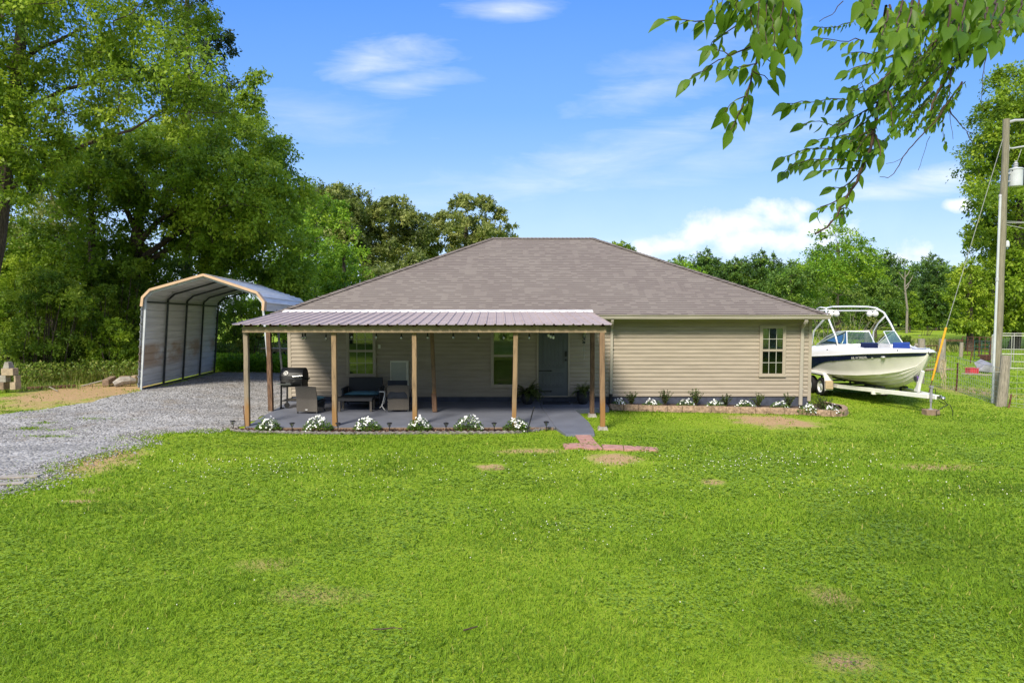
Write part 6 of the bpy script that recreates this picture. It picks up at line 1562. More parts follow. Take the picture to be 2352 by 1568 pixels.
# rope hank hanging on the wire
b = MB(); r_ = random.Random(3)
for k in range(7):
    c = P(2162 + k * 1.5, 848, 24.9); b.tube([c + Vector((.06 * math.cos(i * .7 + k) * (1 if i % 9 else .3), .03 * math.sin(i), .36 * math.cos(i * math.pi / 9))) for i in range(19)], .010, 4, False)
for k in range(3): c = P(2166 + k * 3, 868, 24.85); b.tube([c, c + Vector((.03 * k - .05, 0, -.25)), c + Vector((.06 - .04 * k, 0, -.55 - .1 * k))], .009, 4, False)
o = b.build('rope_hank', M_['rope']); tag(o, 'tangled hank of pale rope hanging on the fence behind the yellow guard', 'rope')
def pipegate(p, q, z0, hs, name, label, m, cat='gate', r=.022, ups=()):
    p, q = Vector(p), Vector(q); g = thing(name, label, cat, p[:])
    zz = lambda f: zf(p.x + (q.x - p.x) * f, p.y + (q.y - p.y) * f)
    b = MB()
    for h in hs: b.tube([Vector((p.x, p.y, zz(0) + h)), Vector((q.x, q.y, zz(1) + h))], r * (1.2 if h in (hs[0], hs[-1]) else .9), 6)
    b.build('bars', M_[m], g); b = MB()
    for f in (0.0, *ups, 1.0):
        c = p.lerp(q, f); b.tube([Vector((c.x, c.y, zz(f) + hs[0] - .05)), Vector((c.x, c.y, zz(f) + hs[-1] + .02))], r * 1.2, 6)
    b.build('uprights', M_[m], g); return g
pipegate(PT(2020, 29.2), PT(2154, 31.2), 0, [.15, .33, .52, .75, 1.0, 1.28], 'pipe_gate', 'dark steel pipe gate hung between two wooden posts behind the bow', 'rust', ups=(.5,))
def ppost(u, y, vt, name, label, r=.11, m='greywood'):
    a = PT(u, y); a.z -= .1; t = P(u, vt, y); b = MB(); b.tube([a, t], [r * 1.05, r], 10); o = b.build(name, M_[m]); tag(o, label, 'post', 'old posts standing in the pasture'); return o
ppost(2105, 44, 788, 'fence_post', 'grey wooden post behind the gate, left of the yellow guard')
ppost(2209, 44, 786, 'fence_post', 'grey wooden post alone in the pasture right of the gate', .11)
ppost(1992, 40, 757, 'fence_post', 'thick grey post rising behind the boat windshield', .16)
ppost(2068, 80, 770, 'fence_post', 'short distant post in the pasture behind the bow', .12)
ppost(2112, 80, 770, 'fence_post', 'farthest short post in the pasture left of the yellow guard', .1)
for i, (ua, ub, y0, y1, lab) in enumerate(((2164, 2212, 44, 44, 'steel rail fence panel between the gate post and the lone post'), (2212, 2250, 44.4, 43, 'dark corral panel right of the lone post'), (2252, 2290, 42.8, 42.5, 'dark corral panel behind the conduit of the utility pole'), (2240, 2292, 40, 38, 'green corral panel in front of the dark ones'))):
    pipegate(PT(ua, y0), PT(ub, y1), 0, [1.05, 1.12] if i == 0 else [.15, .4, .62, .85, 1.1, 1.32 if i != 3 else 1.2], 'corral_panel', lab, 'rust' if i < 3 else 'greenmetal', 'corral panel', .02, (.33, .66) if i else ())
kn = thing('dog_kennel', 'galvanised pipe kennel frame behind the utility pole', 'kennel', PT(2330, 36)[:])
b = MB(); ka, kb, kc, kd = PT(2280, 34), PT(2420, 33), PT(2420, 38), PT(2286, 39); ring = [ka, kb, kc, kd]
for i in range(4):
    p, q = ring[i], ring[(i + 1) % 4]
    for h in (.05, .75, 1.65): b.tube([up_(p, h), up_(q, h)], .024, 6)
    for f in (0, .33, .66): c = p.lerp(q, f); b.tube([Vector((c.x, c.y, zf(c.x, c.y))), Vector((c.x, c.y, zf(c.x, c.y) + 1.65))], .024, 6)
b.build('pipe_frame', M_['wire'], kn)
b = MB()
for i in (0, 3):
    p, q = ring[i], ring[(i + 1) % 4]; L = (q - p).length; n = int(L / .10)
    for k in range(1, n): c = p.lerp(q, k / n); z = zf(c.x, c.y); b.tube([Vector((c.x, c.y, z + .05)), Vector((c.x, c.y, z + 1.65))], .0022, 3, False)
    for k in range(1, 16): b.tube([up_(p, .1 * k), up_(q, .1 * k)], .0022, 3, False)
b.build('chain_link', M_['wire'], kn)
for i, (u, y, vt, lab) in enumerate(((2212 + 20, 38, 806, 'thin rusty steel post left of the red bin'), (2274, 37, 795, 'thin rusty steel post behind the red bin'))):
    a = PT(u, y); t = P(u, vt, y); o = MB().tube([a, t], .028, 6).build('steel_post', M_['rust']); tag(o, lab, 'post', 'thin steel posts in the pasture')
# clutter beyond the fence
q = PT(2236, 31.0); b = MB(); b.box((q.x, q.y, q.z + .13), (.42, .34, .24), .1); b.box((q.x, q.y, q.z + .26), (.46, .38, .03), .1)
for k in (-.14, 0, .14): b.box((q.x + k, q.y - .18, q.z + .13), (.03, .03, .2), .1)
o = b.build('red_bin', M_['redplastic'], bevel=.02); tag(o, 'red plastic bin on the ground beyond the wire fence', 'bin')
q = PT(2262, 31.5); b = MB(); b.add([(q.x - .42, q.y - .3, q.z + .10), (q.x + .42, q.y - .3, q.z), (q.x + .5, q.y + .3, q.z + .45), (q.x + .1, q.y + .35, q.z + .62), (q.x - .25, q.y + .3, q.z + .45), (q.x - .1, q.y - .28, q.z + .42), (q.x + .3, q.y - .3, q.z + .40)], [(0, 1, 6, 5), (1, 2, 6), (6, 2, 3, 5), (0, 5, 4), (5, 3, 4), (0, 4, 3, 2, 1)])
o = b.build('grey_tub', M_['greyplastic'], bevel=.02); tag(o, 'overturned grey tub lying against the red bin', 'tub')
q = PT(2278, 32.0); b = MB(); b.ell((q.x, q.y, q.z + .12), (.14, .14, .12), 8, 6); b.tube([(q.x - .1, q.y, q.z + .1), (q.x - .4, q.y - .1, q.z + .06)], .05, 7); o = b.build('pale_sack', M_['concrete']); tag(o, 'small pale sack on the ground left of the conduit', 'sack')
a, c = PT(2212, 30.6), PT(2300, 29.6); timber(up_(a, .04), up_(c, .04), .12, .08, 'greywood', 'landscape_timber', 'long grey timber lying on the ground before the red bin')
a, c = PT(2260, 37.5), PT(2296, 37.5); timber(up_(a, .35), up_(c, .35), .5, .30, 'rust', 'feed_trough', 'long rusty trough behind the grey tub', 'trough')
q = PT(2150, 33); b = MB(); b.box((q.x, q.y, q.z + .05), (1.6, .5, .05), .1); o = b.build('pale_board', M_['plywood']); tag(o, 'pale board on the ground behind the pipe gate', 'board')

# ---------------------------------------------------------------- the overhanging tree: trunk behind the viewer, boughs in front
tr_ = thing('overhanging_tree', 'leafy branches hanging into the top right of the view, of a tree beside the viewer', 'tree', (6.5, -3.5, zf(6.5, -3.5)))
limb = [(6.5, -3.5, -.4), (6.6, -3.4, 2), (6.4, -3.1, 4.2), (5.6, -2.2, 5.6), (4.4, -.6, 6.0), (3.2, 1.0, 5.6), (2.6, 2.2, 5.0)]
b = MB(); b.tube([Vector(p) for p in limb], [.30, .26, .20, .12, .085, .05, .025], 10)
b.tube([Vector(p) for p in [(6.6, -3.4, 2.6), (7.2, -4.4, 4.5), (7.6, -5.4, 6.8)]], [.22, .15, .07], 8); b.tube([Vector(p) for p in [(6.4, -3.1, 4.2), (6.9, -2.2, 6.2), (7.4, -1.4, 8)]], [.16, .10, .04], 8)
b.build('trunk', M_['bark'], tr_)
def Z(x, y_): return 1492.9 + .3653 * x, .3653 * y_      # close-up coordinates of the branch picture
rn = np.random.default_rng(31)
TW = MB(); LV, LT = [], []
def nearleaf(c, ax, nrm, L, Wd, tint):
    """one pointed leaf with a bent blade: 3 sections along the midrib"""
    ax = unit(ax); sd = unit(np.cross(nrm, ax)); n2 = np.cross(ax, sd); n2 = n2 if n2[2] > -.2 else n2
    prof = [(.0, .0), (.12, .30), (.32, .50), (.55, .46), (.78, .24), (1.0, .0)]
    k = rn.uniform(-.05, .45); f = rn.uniform(.12, .35); vs = []
    for t, w_ in prof:
        m = c + ax * L * t - n2 * k * L * t * t
        vs.append((m - sd * w_ * Wd + n2 * f * w_ * Wd, m, m + sd * w_ * Wd + n2 * f * w_ * Wd))
    i0 = len(LV)
    LV.append(np.array(vs).reshape(-1, 3)); LT.append(np.full(18, tint))
def twig(px, y0, y1, r0, leafL, dens, side_len=0.0, bare=0.0, stop=1.0, tip=True, droop=1.0, tb=.5):
    pts = []
    m = len(px)
    for i, (x, v) in enumerate(px):
        u, w_ = Z(x, v); pts.append(np.array(P(u, w_, y0 + (y1 - y0) * i / (m - 1))))
    # resample
    pts = np.array(pts); seg = np.linalg.norm(np.diff(pts, axis=0), axis=1); cum = np.concatenate([[0], np.cumsum(seg)]); n = max(4, int(cum[-1] / .03))
    s = np.linspace(0, cum[-1], n); R_ = np.stack([np.interp(s, cum, pts[:, k]) for k in range(3)], 1); R_ += rn.normal(size=R_.shape) * .0025
    TW.tube([Vector(p) for p in R_], [max(.0013, r0 * (1 - .75 * i / n)) for i in range(n)], 5, False)
    if dens <= 0: return
    d = bare * cum[-1]; sg = 1
    while d < stop * cum[-1] + .001:
        p = np.array([np.interp(d, cum, pts[:, k]) for k in range(3)]); tdir = unit(np.array([np.interp(min(cum[-1], d + .03), cum, pts[:, k]) for k in range(3)]) - np.array([np.interp(max(0, d - .03), cum, pts[:, k]) for k in range(3)]) + 1e-6)
        L = leafL * rn.uniform(.42, 1.05); sideways = unit(np.cross(tdir, np.array([0, 1, .2]))) * sg
        ax = tdir * .55 + sideways * rn.uniform(.3, .9) + np.array([0, rn.normal(0, .3), -.75 * droop]); nrm = np.array([rn.normal(0, .45), -.65 + rn.normal(0, .4), .65 + rn.normal(0, .3)])
        nearleaf(p + np.array([0, 0, -.003]), ax, nrm, L, L * rn.uniform(.34, .56), float(np.clip(rn.normal(tb, .22), 0, 1)))
        d += leafL * rn.uniform(.28, .56) / dens; sg = -sg
    if tip: nearleaf(R_[-1], unit(R_[-1] - R_[-3]) + np.array([0, 0, -.3]), np.array([rn.normal(0, .3), -.8, .5]), leafL * 1.1, leafL * .5, tb)
# cluster hanging at the left
twig([(860, -160), (840, 0), (790, 120), (740, 240), (690, 330), (650, 450), (610, 590), (560, 720), (505, 820)], 2.3, 2.1, .006, .064, 1.25)
twig([(740, 240), (640, 290), (490, 350), (390, 410), (320, 450), (250, 500)], 2.2, 2.1, .003, .062, 1.1)
twig([(790, -60), (700, 30), (600, 125), (470, 150), (330, 130), (200, 120), (115, 125)], 2.25, 2.15, .004, .060, 1.15)
twig([(600, 125), (520, 190), (430, 230), (360, 310)], 2.2, 2.15, .0025, .056, 1.1)
twig([(690, 330), (760, 400), (800, 420)], 2.2, 2.15, .002, .058, 1.0); twig([(650, 450), (720, 480), (740, 500)], 2.1, 2.1, .002, .056, 1.1); twig([(610, 590), (620, 640)], 2.1, 2.1, .002, .055, 1)
twig([(670, 400), (560, 420), (490, 430)], 2.15, 2.1, .002, .055, 1.1); twig([(600, 600), (520, 640), (470, 700)], 2.1, 2.1, .002, .055, 1.1)
twig([(500, 350), (460, 320), (400, 310)], 2.1, 2.1, .002, .05, 1.2)
for k in range(7):
    x0 = 640 + k * 46; twig([(x0 + 30, -140), (x0 + 10, -20), (x0 - 10, 90 + 60 * (k % 3)), (x0 + 10, 200 + 40 * (k % 4))], 2.0 + .12 * (k % 4), 2.0, .003, .064, 1.5)
for k in range(5): x0 = 400 + 50 * k; twig([(x0 + 40, -120), (x0, 0), (x0 - 10, 60)], 2.1, 2.1, .002, .06, 1.3)
# loose sprigs in the gap
twig([(1215, 10), (1150, 90), (1060, 140)], 2.6, 2.5, .002, .05, 0); twig([(1290, 130), (1200, 160), (1130, 165), (1060, 170)], 2.5, 2.4, .0018, .034, 1.2); twig([(1340, 240), (1230, 265), (1150, 250), (1085, 240)], 2.4, 2.3, .002, .058, .9)
twig([(1380, 330), (1300, 320), (1245, 345)], 2.4, 2.3, .002, .045, .9)
# main bough in the middle, hanging down to a thin tip
twig([(1900, -260), (1790, -60), (1740, 60), (1690, 150), (1640, 270), (1560, 410), (1490, 570), (1425, 690), (1408, 830), (1385, 940), (1330, 1060), (1290, 1150), (1220, 1270), (1170, 1370), (1110, 1440), (1040, 1470)], 2.7, 2.4, .012, .058, .55, bare=.25, stop=.9, tip=False)
for px, L_f, dn in (([(1560, 410), (1440, 520), (1340, 580), (1250, 560)], .055, 1.2), ([(1490, 570), (1380, 620), (1250, 625), (1120, 620), (990, 640), (860, 645)], .060, 1.2), ([(1450, 640), (1360, 690), (1270, 740), (1180, 800), (1050, 760), (960, 790)], .058, 1.3), ([(1425, 690), (1330, 790), (1240, 850), (1150, 860), (1060, 880)], .058, 1.3), ([(1408, 800), (1310, 860), (1240, 900)], .055, 1.2), ([(1408, 830), (1440, 900), (1455, 980)], .055, .9), ([(1385, 940), (1290, 960), (1180, 930), (1060, 930), (960, 940), (850, 985)], .060, 1.4), ([(1350, 1010), (1240, 1000), (1120, 1000), (1000, 1000), (900, 1030), (850, 1080)], .058, 1.4), ([(1330, 1060), (1240, 1060), (1150, 1060), (1060, 1070)], .055, 1.3), ([(1310, 1100), (1250, 1150), (1190, 1190), (1150, 1180)], .055, 1.1), ([(1245, 1230), (1150, 1280), (1080, 1300), (1045, 1330)], .052, 1.0), ([(1190, 1330), (1230, 1310), (1250, 1320)], .05, .9), ([(1200, 1340), (1215, 1370)], .05, .8), ([(1560, 420), (1500, 500), (1450, 560)], .055, 1.2), ([(1490, 570), (1520, 680), (1530, 800)], .05, .9), ([(1408, 830), (1330, 900), (1280, 960)], .052, 1.2), ([(1620, 300), (1500, 360), (1400, 400), (1300, 420), (1240, 450)], .058, 1.3), ([(1640, 270), (1500, 300), (1400, 330)], .06, 1.3)):
    twig(px, 2.55, 2.3 + .25 * rn.random(), .003, L_f, dn)
for k in range(11):
    x0 = 1190 + rn.uniform(0, 330); y0 = rn.uniform(500, 1000); twig([(x0 + 80, y0 - 60), (x0 + 30, y0 - 20), (x0 - 30, y0 + 30)], 2.5 + rn.uniform(-.2, .4), 2.5, .0018, .052, 1.4)
# large near leaves along the top
for k in range(11):
    x0 = 1270 + rn.uniform(0, 420); y0 = rn.uniform(-60, 330); twig([(x0 + 20, y0 - 160), (x0, y0 - 60), (x0 - 20, y0 + 40)], 1.5 + rn.uniform(-.15, .6), 1.5, .003, .050, .9, tb=.6)
for k in range(7):
    x0 = 1830 + rn.uniform(0, 420); y0 = 120 + rn.uniform(-40, 120); twig([(x0 + 30, y0 - 160), (x0 + 10, y0 - 50), (x0 - 10, y0 + 60)], 1.5 + rn.uniform(-.1, .5), 1.5, .003, .056, .8, tb=.35)
for k in range(14):
    x0 = 1700 + rn.uniform(0, 650); y0 = rn.uniform(-100, 60); twig([(x0 + 40, y0 - 120), (x0, y0), (x0 - 20, y0 + 60)], 1.9 + rn.uniform(-.2, .6), 1.9, .003, .068, 1.2)
# farther fine-leaved spray behind
twig([(2500, -200), (2352, 30), (2220, 110), (2100, 180), (2000, 300), (1900, 420), (1800, 600), (1760, 700)], 4.6, 4.2, .02, .05, .6)
twig([(2352, 60), (2200, 130), (2080, 90), (1950, 30)], 4.3, 4.2, .014, .05, .6)
for k in range(120):
    t = rn.random(); x0 = 2330 - 800 * t + rn.normal(0, 110); y0 = 20 + 620 * t * rn.uniform(.35, 1.05) + rn.normal(0, 50)
    if x0 < 1430 or x0 > 2360 or (x0 > 2050 and y0 > 430): continue
    Ls = rn.uniform(90, 190); a = rn.uniform(.7, 1.5); twig([(x0 + Ls * math.cos(a), y0 - Ls * math.sin(a)), (x0 + 10, y0 - 10), (x0 - Ls * .6 * math.cos(a), y0 + Ls * .7 * math.sin(a))], 4.4 + rn.uniform(-.8, .8), 4.3, .004, .052, 1.15, tb=.62)
for k in range(32):
    x0 = rn.uniform(1480, 1900); y0 = rn.uniform(420, 800); twig([(x0 + 90, y0 - 110), (x0 + 20, y0 - 30), (x0 - 40, y0 + 60)], 4.2 + rn.uniform(-.6, .6), 4.2, .003, .052, 1.2, tb=.6)
twig([(1900, 420), (1880, 600), (1850, 700), (1840, 800), (1860, 900)], 4.2, 4.2, .004, .05, .8)
twig([(1960, 520), (1880, 640), (1800, 760), (1720, 840), (1610, 960), (1540, 1090), (1500, 1115), (1450, 1112)], 4.2, 4.0, .006, 0, 0); twig([(1880, 690), (1930, 760), (1990, 830), (2035, 838)], 4.2, 4.2, .004, 0, 0); twig([(1990, 830), (2010, 880), (2045, 915)], 4.2, 4.2, .003, 0, 0); twig([(1885, 700), (1895, 780), (1905, 880)], 4.2, 4.2, .002, 0, 0)
twig([(2110, 330), (2095, 480), (2088, 560), (2078, 650), (2105, 690)], 4.0, 4.0, .003, 0, 0); twig([(1760, 860), (1720, 960), (1690, 1070)], 4.2, 4.2, .0018, 0, 0); twig([(1610, 960), (1580, 1010), (1490, 1030)], 4.1, 4.1, .0018, 0, 0)
# link the hanging twigs to the limb above the frame
for px, yy in (((860, -160), 2.3), ((1900, -260), 2.7), ((2500, -200), 4.6)):
    u, v = Z(*px); a = P(u, v, yy); TW.tube([a, a.lerp(Vector(limb[-1]), .5) + Vector((0, 0, .12)), Vector(limb[-1]) if yy < 4 else Vector((3.2, 1.0, 5.6))], [.012, .016, .02], 6)
TW.build('twigs', M_['twig'], tr_)
V = np.concatenate(LV); nL = len(LV); base_f = []
for r in range(5):
    for c in range(2): base_f.append((r * 3 + c, r * 3 + c + 1, r * 3 + c + 4, r * 3 + c + 3))
Fq = (np.array(base_f)[None] + (np.arange(nL) * 18)[:, None, None]).reshape(-1, 4)
npmesh('leaves', V, Fq, L_['N'], tr_, np.concatenate(LT), smooth=True)
# crown over and behind the viewer
rngc = np.random.default_rng(3); lc = [(rngc.uniform(6, 13), rngc.uniform(-13, -5.5), rngc.uniform(5.2, 8.2), rngc.uniform(.7, 1.1), .7) for _ in range(40)]
V, T = foliage(lc, 20, .09, rngc, 10, base=.5); npmesh('crown', V, quads(len(V) // 4), L_['B'], tr_, T)
# ---------------------------------------------------------------- lawn
def cover_free(q):
    """True where grass may grow: not on drive, porch, beds or pavers"""
    ok = ~inpoly(q, GRAVEL)
    porch_rect = (q[:, 0] > -6.9) & (q[:, 1] > 16.0) & (q[:, 0] < j0.x + .0) & (q[:, 1] < 40)
    ok &= ~porch_rect
    ok &= ~inpoly(q, pl); ok &= ~inpoly(q, fl); ok &= ~inpoly(q, bedpoly); ok &= ~inpoly(q, rb)
    ok &= ~((q[:, 0] > XL) & (q[:, 0] < XR) & (q[:, 1] > W))
    return ok
PAV = [[(p.x, p.y) for p in (GT(*a) for a in px)] for px in ([(1319.5, 999.3), (1353.5, 998.2), (1366.5, 1015.4), (1331.6, 1017.6)], [(1331.9, 1018.5), (1367, 1016.4), (1384, 1033.6), (1341.5, 1033.4)], [(1292.2, 1022.3), (1332.5, 1020.8), (1340, 1030.5), (1297.1, 1032.4)], [(1381.5, 1024), (1430.2, 1026.2), (1432.2, 1035.4), (1386, 1034)], [(1432, 1026.4), (1508.5, 1031), (1513.5, 1038), (1434, 1035.7)])]
rgr = np.random.default_rng(99)
def vnoise(x, y, s, seed):
    """smooth value noise 0..1"""
    r = np.random.default_rng(seed); G_ = r.random((256, 256)); x = x / s + 500; y = y / s + 500; xi = np.floor(x).astype(int); yi = np.floor(y).astype(int); fx = x - xi; fy = y - yi
    fx = fx * fx * (3 - 2 * fx); fy = fy * fy * (3 - 2 * fy); g = lambda a, b_: G_[a % 256, b_ % 256]
    return (g(xi, yi) * (1 - fx) + g(xi + 1, yi) * fx) * (1 - fy) + (g(xi, yi + 1) * (1 - fx) + g(xi + 1, yi + 1) * fx) * fy
def dirtness(q):
    d = np.zeros(len(q)); nz = vnoise(q[:, 0], q[:, 1], .35, 7) * .6 + vnoise(q[:, 0], q[:, 1], .11, 8) * .4
    for (cx, cy, rx, ry), k in DIRT:
        e = np.sqrt(((q[:, 0] - cx) / rx) ** 2 + ((q[:, 1] - cy) / ry) ** 2); d = np.maximum(d, np.clip((1.8 - e - nz * 1.5) * 2.2, 0, 1) * k)
    return d
def cloverness(q):
    return np.clip((vnoise(q[:, 0], q[:, 1], 1.6, 17) * .6 + vnoise(q[:, 0], q[:, 1], .55, 18) * .4 - .53) * 7, 0, 1)
def sample(y0, y1, dens, kx=.80, xmax=60):
    """points in the strip of ground in view between two depths"""
    n = int(dens * (y1 - y0) * 2 * min(kx * (y0 + y1) / 2 + 3, xmax)); y = rgr.uniform(y0, y1, n); x = rgr.uniform(-1, 1, n) * np.minimum(kx * y + 3, xmax); return np.stack([x, y], 1)
BL = []
edges = [2.6, 3.6, 4.6, 5.6, 6.6, 7.8, 9.2, 11, 13, 15.5, 18.5, 22, 27]
for a, c in zip(edges[:-1], edges[1:]):
    m = (a + c) / 2; dens = min(3400, 3400 * (6.0 / m) ** 1.75); q = sample(a, c, dens); q = q[cover_free(q)]
    q = q[rgr.random(len(q)) > dirtness(q) * .96]
    for pv in PAV: q = q[~inpoly(q, pv)]
    q = q[~((q[:, 0] < -8) & (q[:, 1] > 21.8))]
    BL.append(q)
# ragged margin of the drive and tufts growing in it
ga = np.array(GRAVEL); idx = rgr.integers(12, len(GRAVEL) - 1, 5200); f = rgr.random(5200)[:, None]; ge = ga[idx] * (1 - f) + ga[(idx + 1) % len(ga)] * f + rgr.normal(size=(5200, 2)) * np.array([.28, .12])
ge = ge[(ge[:, 0] > -16) & (ge[:, 0] < -6.6) & (ge[:, 1] < 16.6)]; ge = ge[vnoise(ge[:, 0], ge[:, 1], .4, 3) > .42]; BL.append(ge)
for (u, v, su, sv, n) in ((130, 1003, .5, .12, 500), (150, 988, .5, .1, 260), (70, 985, .28, .12, 380), (105, 972, .3, .1, 200), (215, 962, .25, .08, 160), (60, 960, .2, .08, 90), (310, 965, .2, .06, 70), (235, 965, .5, .3, 120), (20, 945, .8, .15, 600)):
    p = GT(u, v); BL.append(np.array([p.x, p.y]) + rgr.normal(size=(n, 2)) * np.array([su, sv]) * .6)
# fringe against the edging, the wall, piers and pavers
fr = np.array([(p.x, p.y) for p in ed]); i_ = rgr.integers(0, len(fr) - 1, 1500); f = rgr.random(1500)[:, None]; BL.append(fr[i_] * (1 - f) + fr[i_ + 1] * f + np.stack([rgr.normal(0, .02, 1500), -np.abs(rgr.normal(.06, .06, 1500)) - .03], 1))
fw = np.array([(p.x, p.y) for p in tp]); i_ = rgr.integers(0, len(fw) - 1, 2600); f = rgr.random(2600)[:, None]; g2 = fw[i_] * (1 - f) + fw[i_ + 1] * f; BL.append(g2 + np.stack([rgr.normal(0, .05, 2600), -np.abs(rgr.normal(.08, .06, 2600))], 1))
q = np.concatenate(BL); n = len(q)
x, y = q[:, 0], q[:, 1]; z = zt(x, y)
big = vnoise(x, y, 2.6, 31) * .55 + vnoise(x, y, .7, 32) * .45; stripe = .5 + .5 * np.sin(y * 5.2 + .6 * np.sin(x * .4)); clv = cloverness(q)
dist = np.hypot(x, y)
clump = vnoise(x, y, .16, 33)
h = (.040 + .045 * np.clip(vnoise(x, y, 1.1, 34) * .6 + clump * .7 - .35, 0, 1)) * rgr.uniform(.55, 1.35, n) * (1 - .35 * clv) * np.where((y > 15.2), .72, 1)
long_ = rgr.random(n) < .012; h = np.where(long_, h * rgr.uniform(1.5, 2.2, n), h)
wd = .0036 * np.clip(dist / 6.0, 1, 3.6) * rgr.uniform(.7, 1.5, n)
a = rgr.uniform(0, 2 * np.pi, n) + 3 * clump; lean = rgr.uniform(.25, 1.15, n)
dx, dy = np.cos(a), np.sin(a); sx, sy = -dy, dx
# blades face the side they lean from; two sections and a tip
b0 = np.stack([x, y, z - .005], 1); ln = np.stack([dx * lean, dy * lean, np.ones(n)], 1); ln = unit(ln)
m1 = b0 + ln * (h * .55)[:, None]; ln2 = unit(ln + np.stack([dx * lean * .9, dy * lean * .9, -.25 * np.ones(n)], 1)); tp_ = m1 + ln2 * (h * .65)[:, None]
S = np.stack([sx, sy, 0 * sx], 1) * wd[:, None]
Vg = np.stack([b0 - S * .8, b0 + S * .8, m1 + S * .75, m1 - S * .75, tp_ + S * .06, tp_ - S * .06], 1).reshape(-1, 3)
base = np.arange(n)[:, None] * 6
Fg = np.concatenate([base + np.array([0, 1, 2, 3]), base + np.array([3, 2, 4, 5])], 0)
band = vnoise(x * .28, y, .75, 41) * .6 + vnoise(x * .4, y * 1.3, 1.9, 42) * .4
tint = .33 + .45 * (big - .5) + .50 * (band - .5) + .10 * (stripe - .5) + rgr.normal(0, .13, n) + .05 * (clump - .5)
dry = rgr.random(n) < (.015 + .10 * dirtness(q)); tint = np.where(dry, .95, np.clip(tint, .02, .86))
o = npmesh('grass', Vg, Fg, L_['grass'], None, tint.repeat(6)); tag(o, 'short mown grass blades of the front lawn', 'grass', kind='stuff')
# clover: round leaflets in patches, white heads above
CL = []
for a_, c_ in ((4.8, 7, ), (7, 10), (10, 13.5), (13.5, 16)):
    qq = sample(a_, c_, 900 * (6 / max(6, (a_ + c_) / 2)) ** 1.3); qq = qq[cover_free(qq)]; qq = qq[rgr.random(len(qq)) < cloverness(qq) * .6 + .02]; CL.append(qq[rgr.random(len(qq)) > dirtness(qq)])
qq = np.concatenate(CL); k = len(qq); a = rgr.uniform(0, 6.28, k); zc = zt(qq[:, 0], qq[:, 1]) + rgr.uniform(.02, .06, k); c = np.stack([qq[:, 0], qq[:, 1], zc], 1)
V = []; 
for j in range(3):
    aj = a + j * 2.094; L = rgr.uniform(.014, .022, k) * np.clip(np.hypot(qq[:, 0], qq[:, 1]) / 7, 1, 1.8); V.append(leaves(c, np.stack([np.cos(aj), np.sin(aj), .15 + 0 * a], 1), np.array([0, 0, 1]) + rgr.normal(size=(k, 3)) * .25, L, L * .95, .1))
V = np.concatenate(V); tt = np.tile(np.clip(rgr.normal(.5, .2, k), 0, 1), 3).repeat(4)
o = npmesh('clover', V, quads(len(V) // 4), L_['cloverleaf'], None, tt); tag(o, 'patches of clover leaves in the front lawn', 'clover', kind='stuff')
BLM = []
for (u, v, su, sv, nn) in ((1300, 1238, 1.0, .35, 46), (1350, 1215, .7, .3, 34), (1790, 1060, 1.6, .5, 150), (1710, 1066, 1.2, .4, 100), (560, 1068, 1.2, .45, 130), (640, 1075, 1.5, .5, 110), (860, 1072, 1.8, .5, 70), (1230, 1085, 1.5, .5, 60), (2230, 1140, 1.4, .5, 55), (2330, 1155, 1.2, .5, 40), (1640, 1140, 3, .8, 80), (1000, 1110, 4, 1, 90), (420, 1110, 3, .8, 110), (1500, 1066, 3, .7, 70), (1750, 1320, .8, .4, 12), (700, 1480, 2.5, .5, 8), (1850, 1450, .8, .3, 10), (240, 1390, 1.5, .6, 14)):
    p = GT(u, v); BLM.append(np.array([p.x, p.y]) + rgr.normal(size=(int(nn * .42), 2)) * np.array([su, sv]))
qq = np.concatenate(BLM); qq = qq[cover_free(qq)]; qq = qq[rgr.random(len(qq)) > dirtness(qq)]; k = len(qq)
r = rgr.uniform(.006, .0105, k) * np.clip(np.hypot(qq[:, 0], qq[:, 1]) / 11, .9, 1.25); c = np.stack([qq[:, 0], qq[:, 1], zt(qq[:, 0], qq[:, 1]) + rgr.uniform(.05, .085, k)], 1)
OV = []
for lat, m_r in ((-1, 0), (-.55, .83), (.3, .95), (.85, .5), (1, 0)):
    for j in range(6): aa = j * 1.0472; OV.append(c + np.stack([r * m_r * math.cos(aa), r * m_r * math.sin(aa), r * lat], 1))
V = np.stack(OV, 1).reshape(-1, 3); ff = [(i * 6 + j, i * 6 + (j + 1) % 6, (i + 1) * 6 + (j + 1) % 6, (i + 1) * 6 + j) for i in range(4) for j in range(6)]
Fc = (np.array(ff)[None] + (np.arange(k) * 30)[:, None, None]).reshape(-1, 4); o = npmesh('clover_blossoms', V, Fc, M_['clover'], None, smooth=True); tag(o, 'small white clover heads dotted over the lawn', 'clover flowers', kind='stuff')
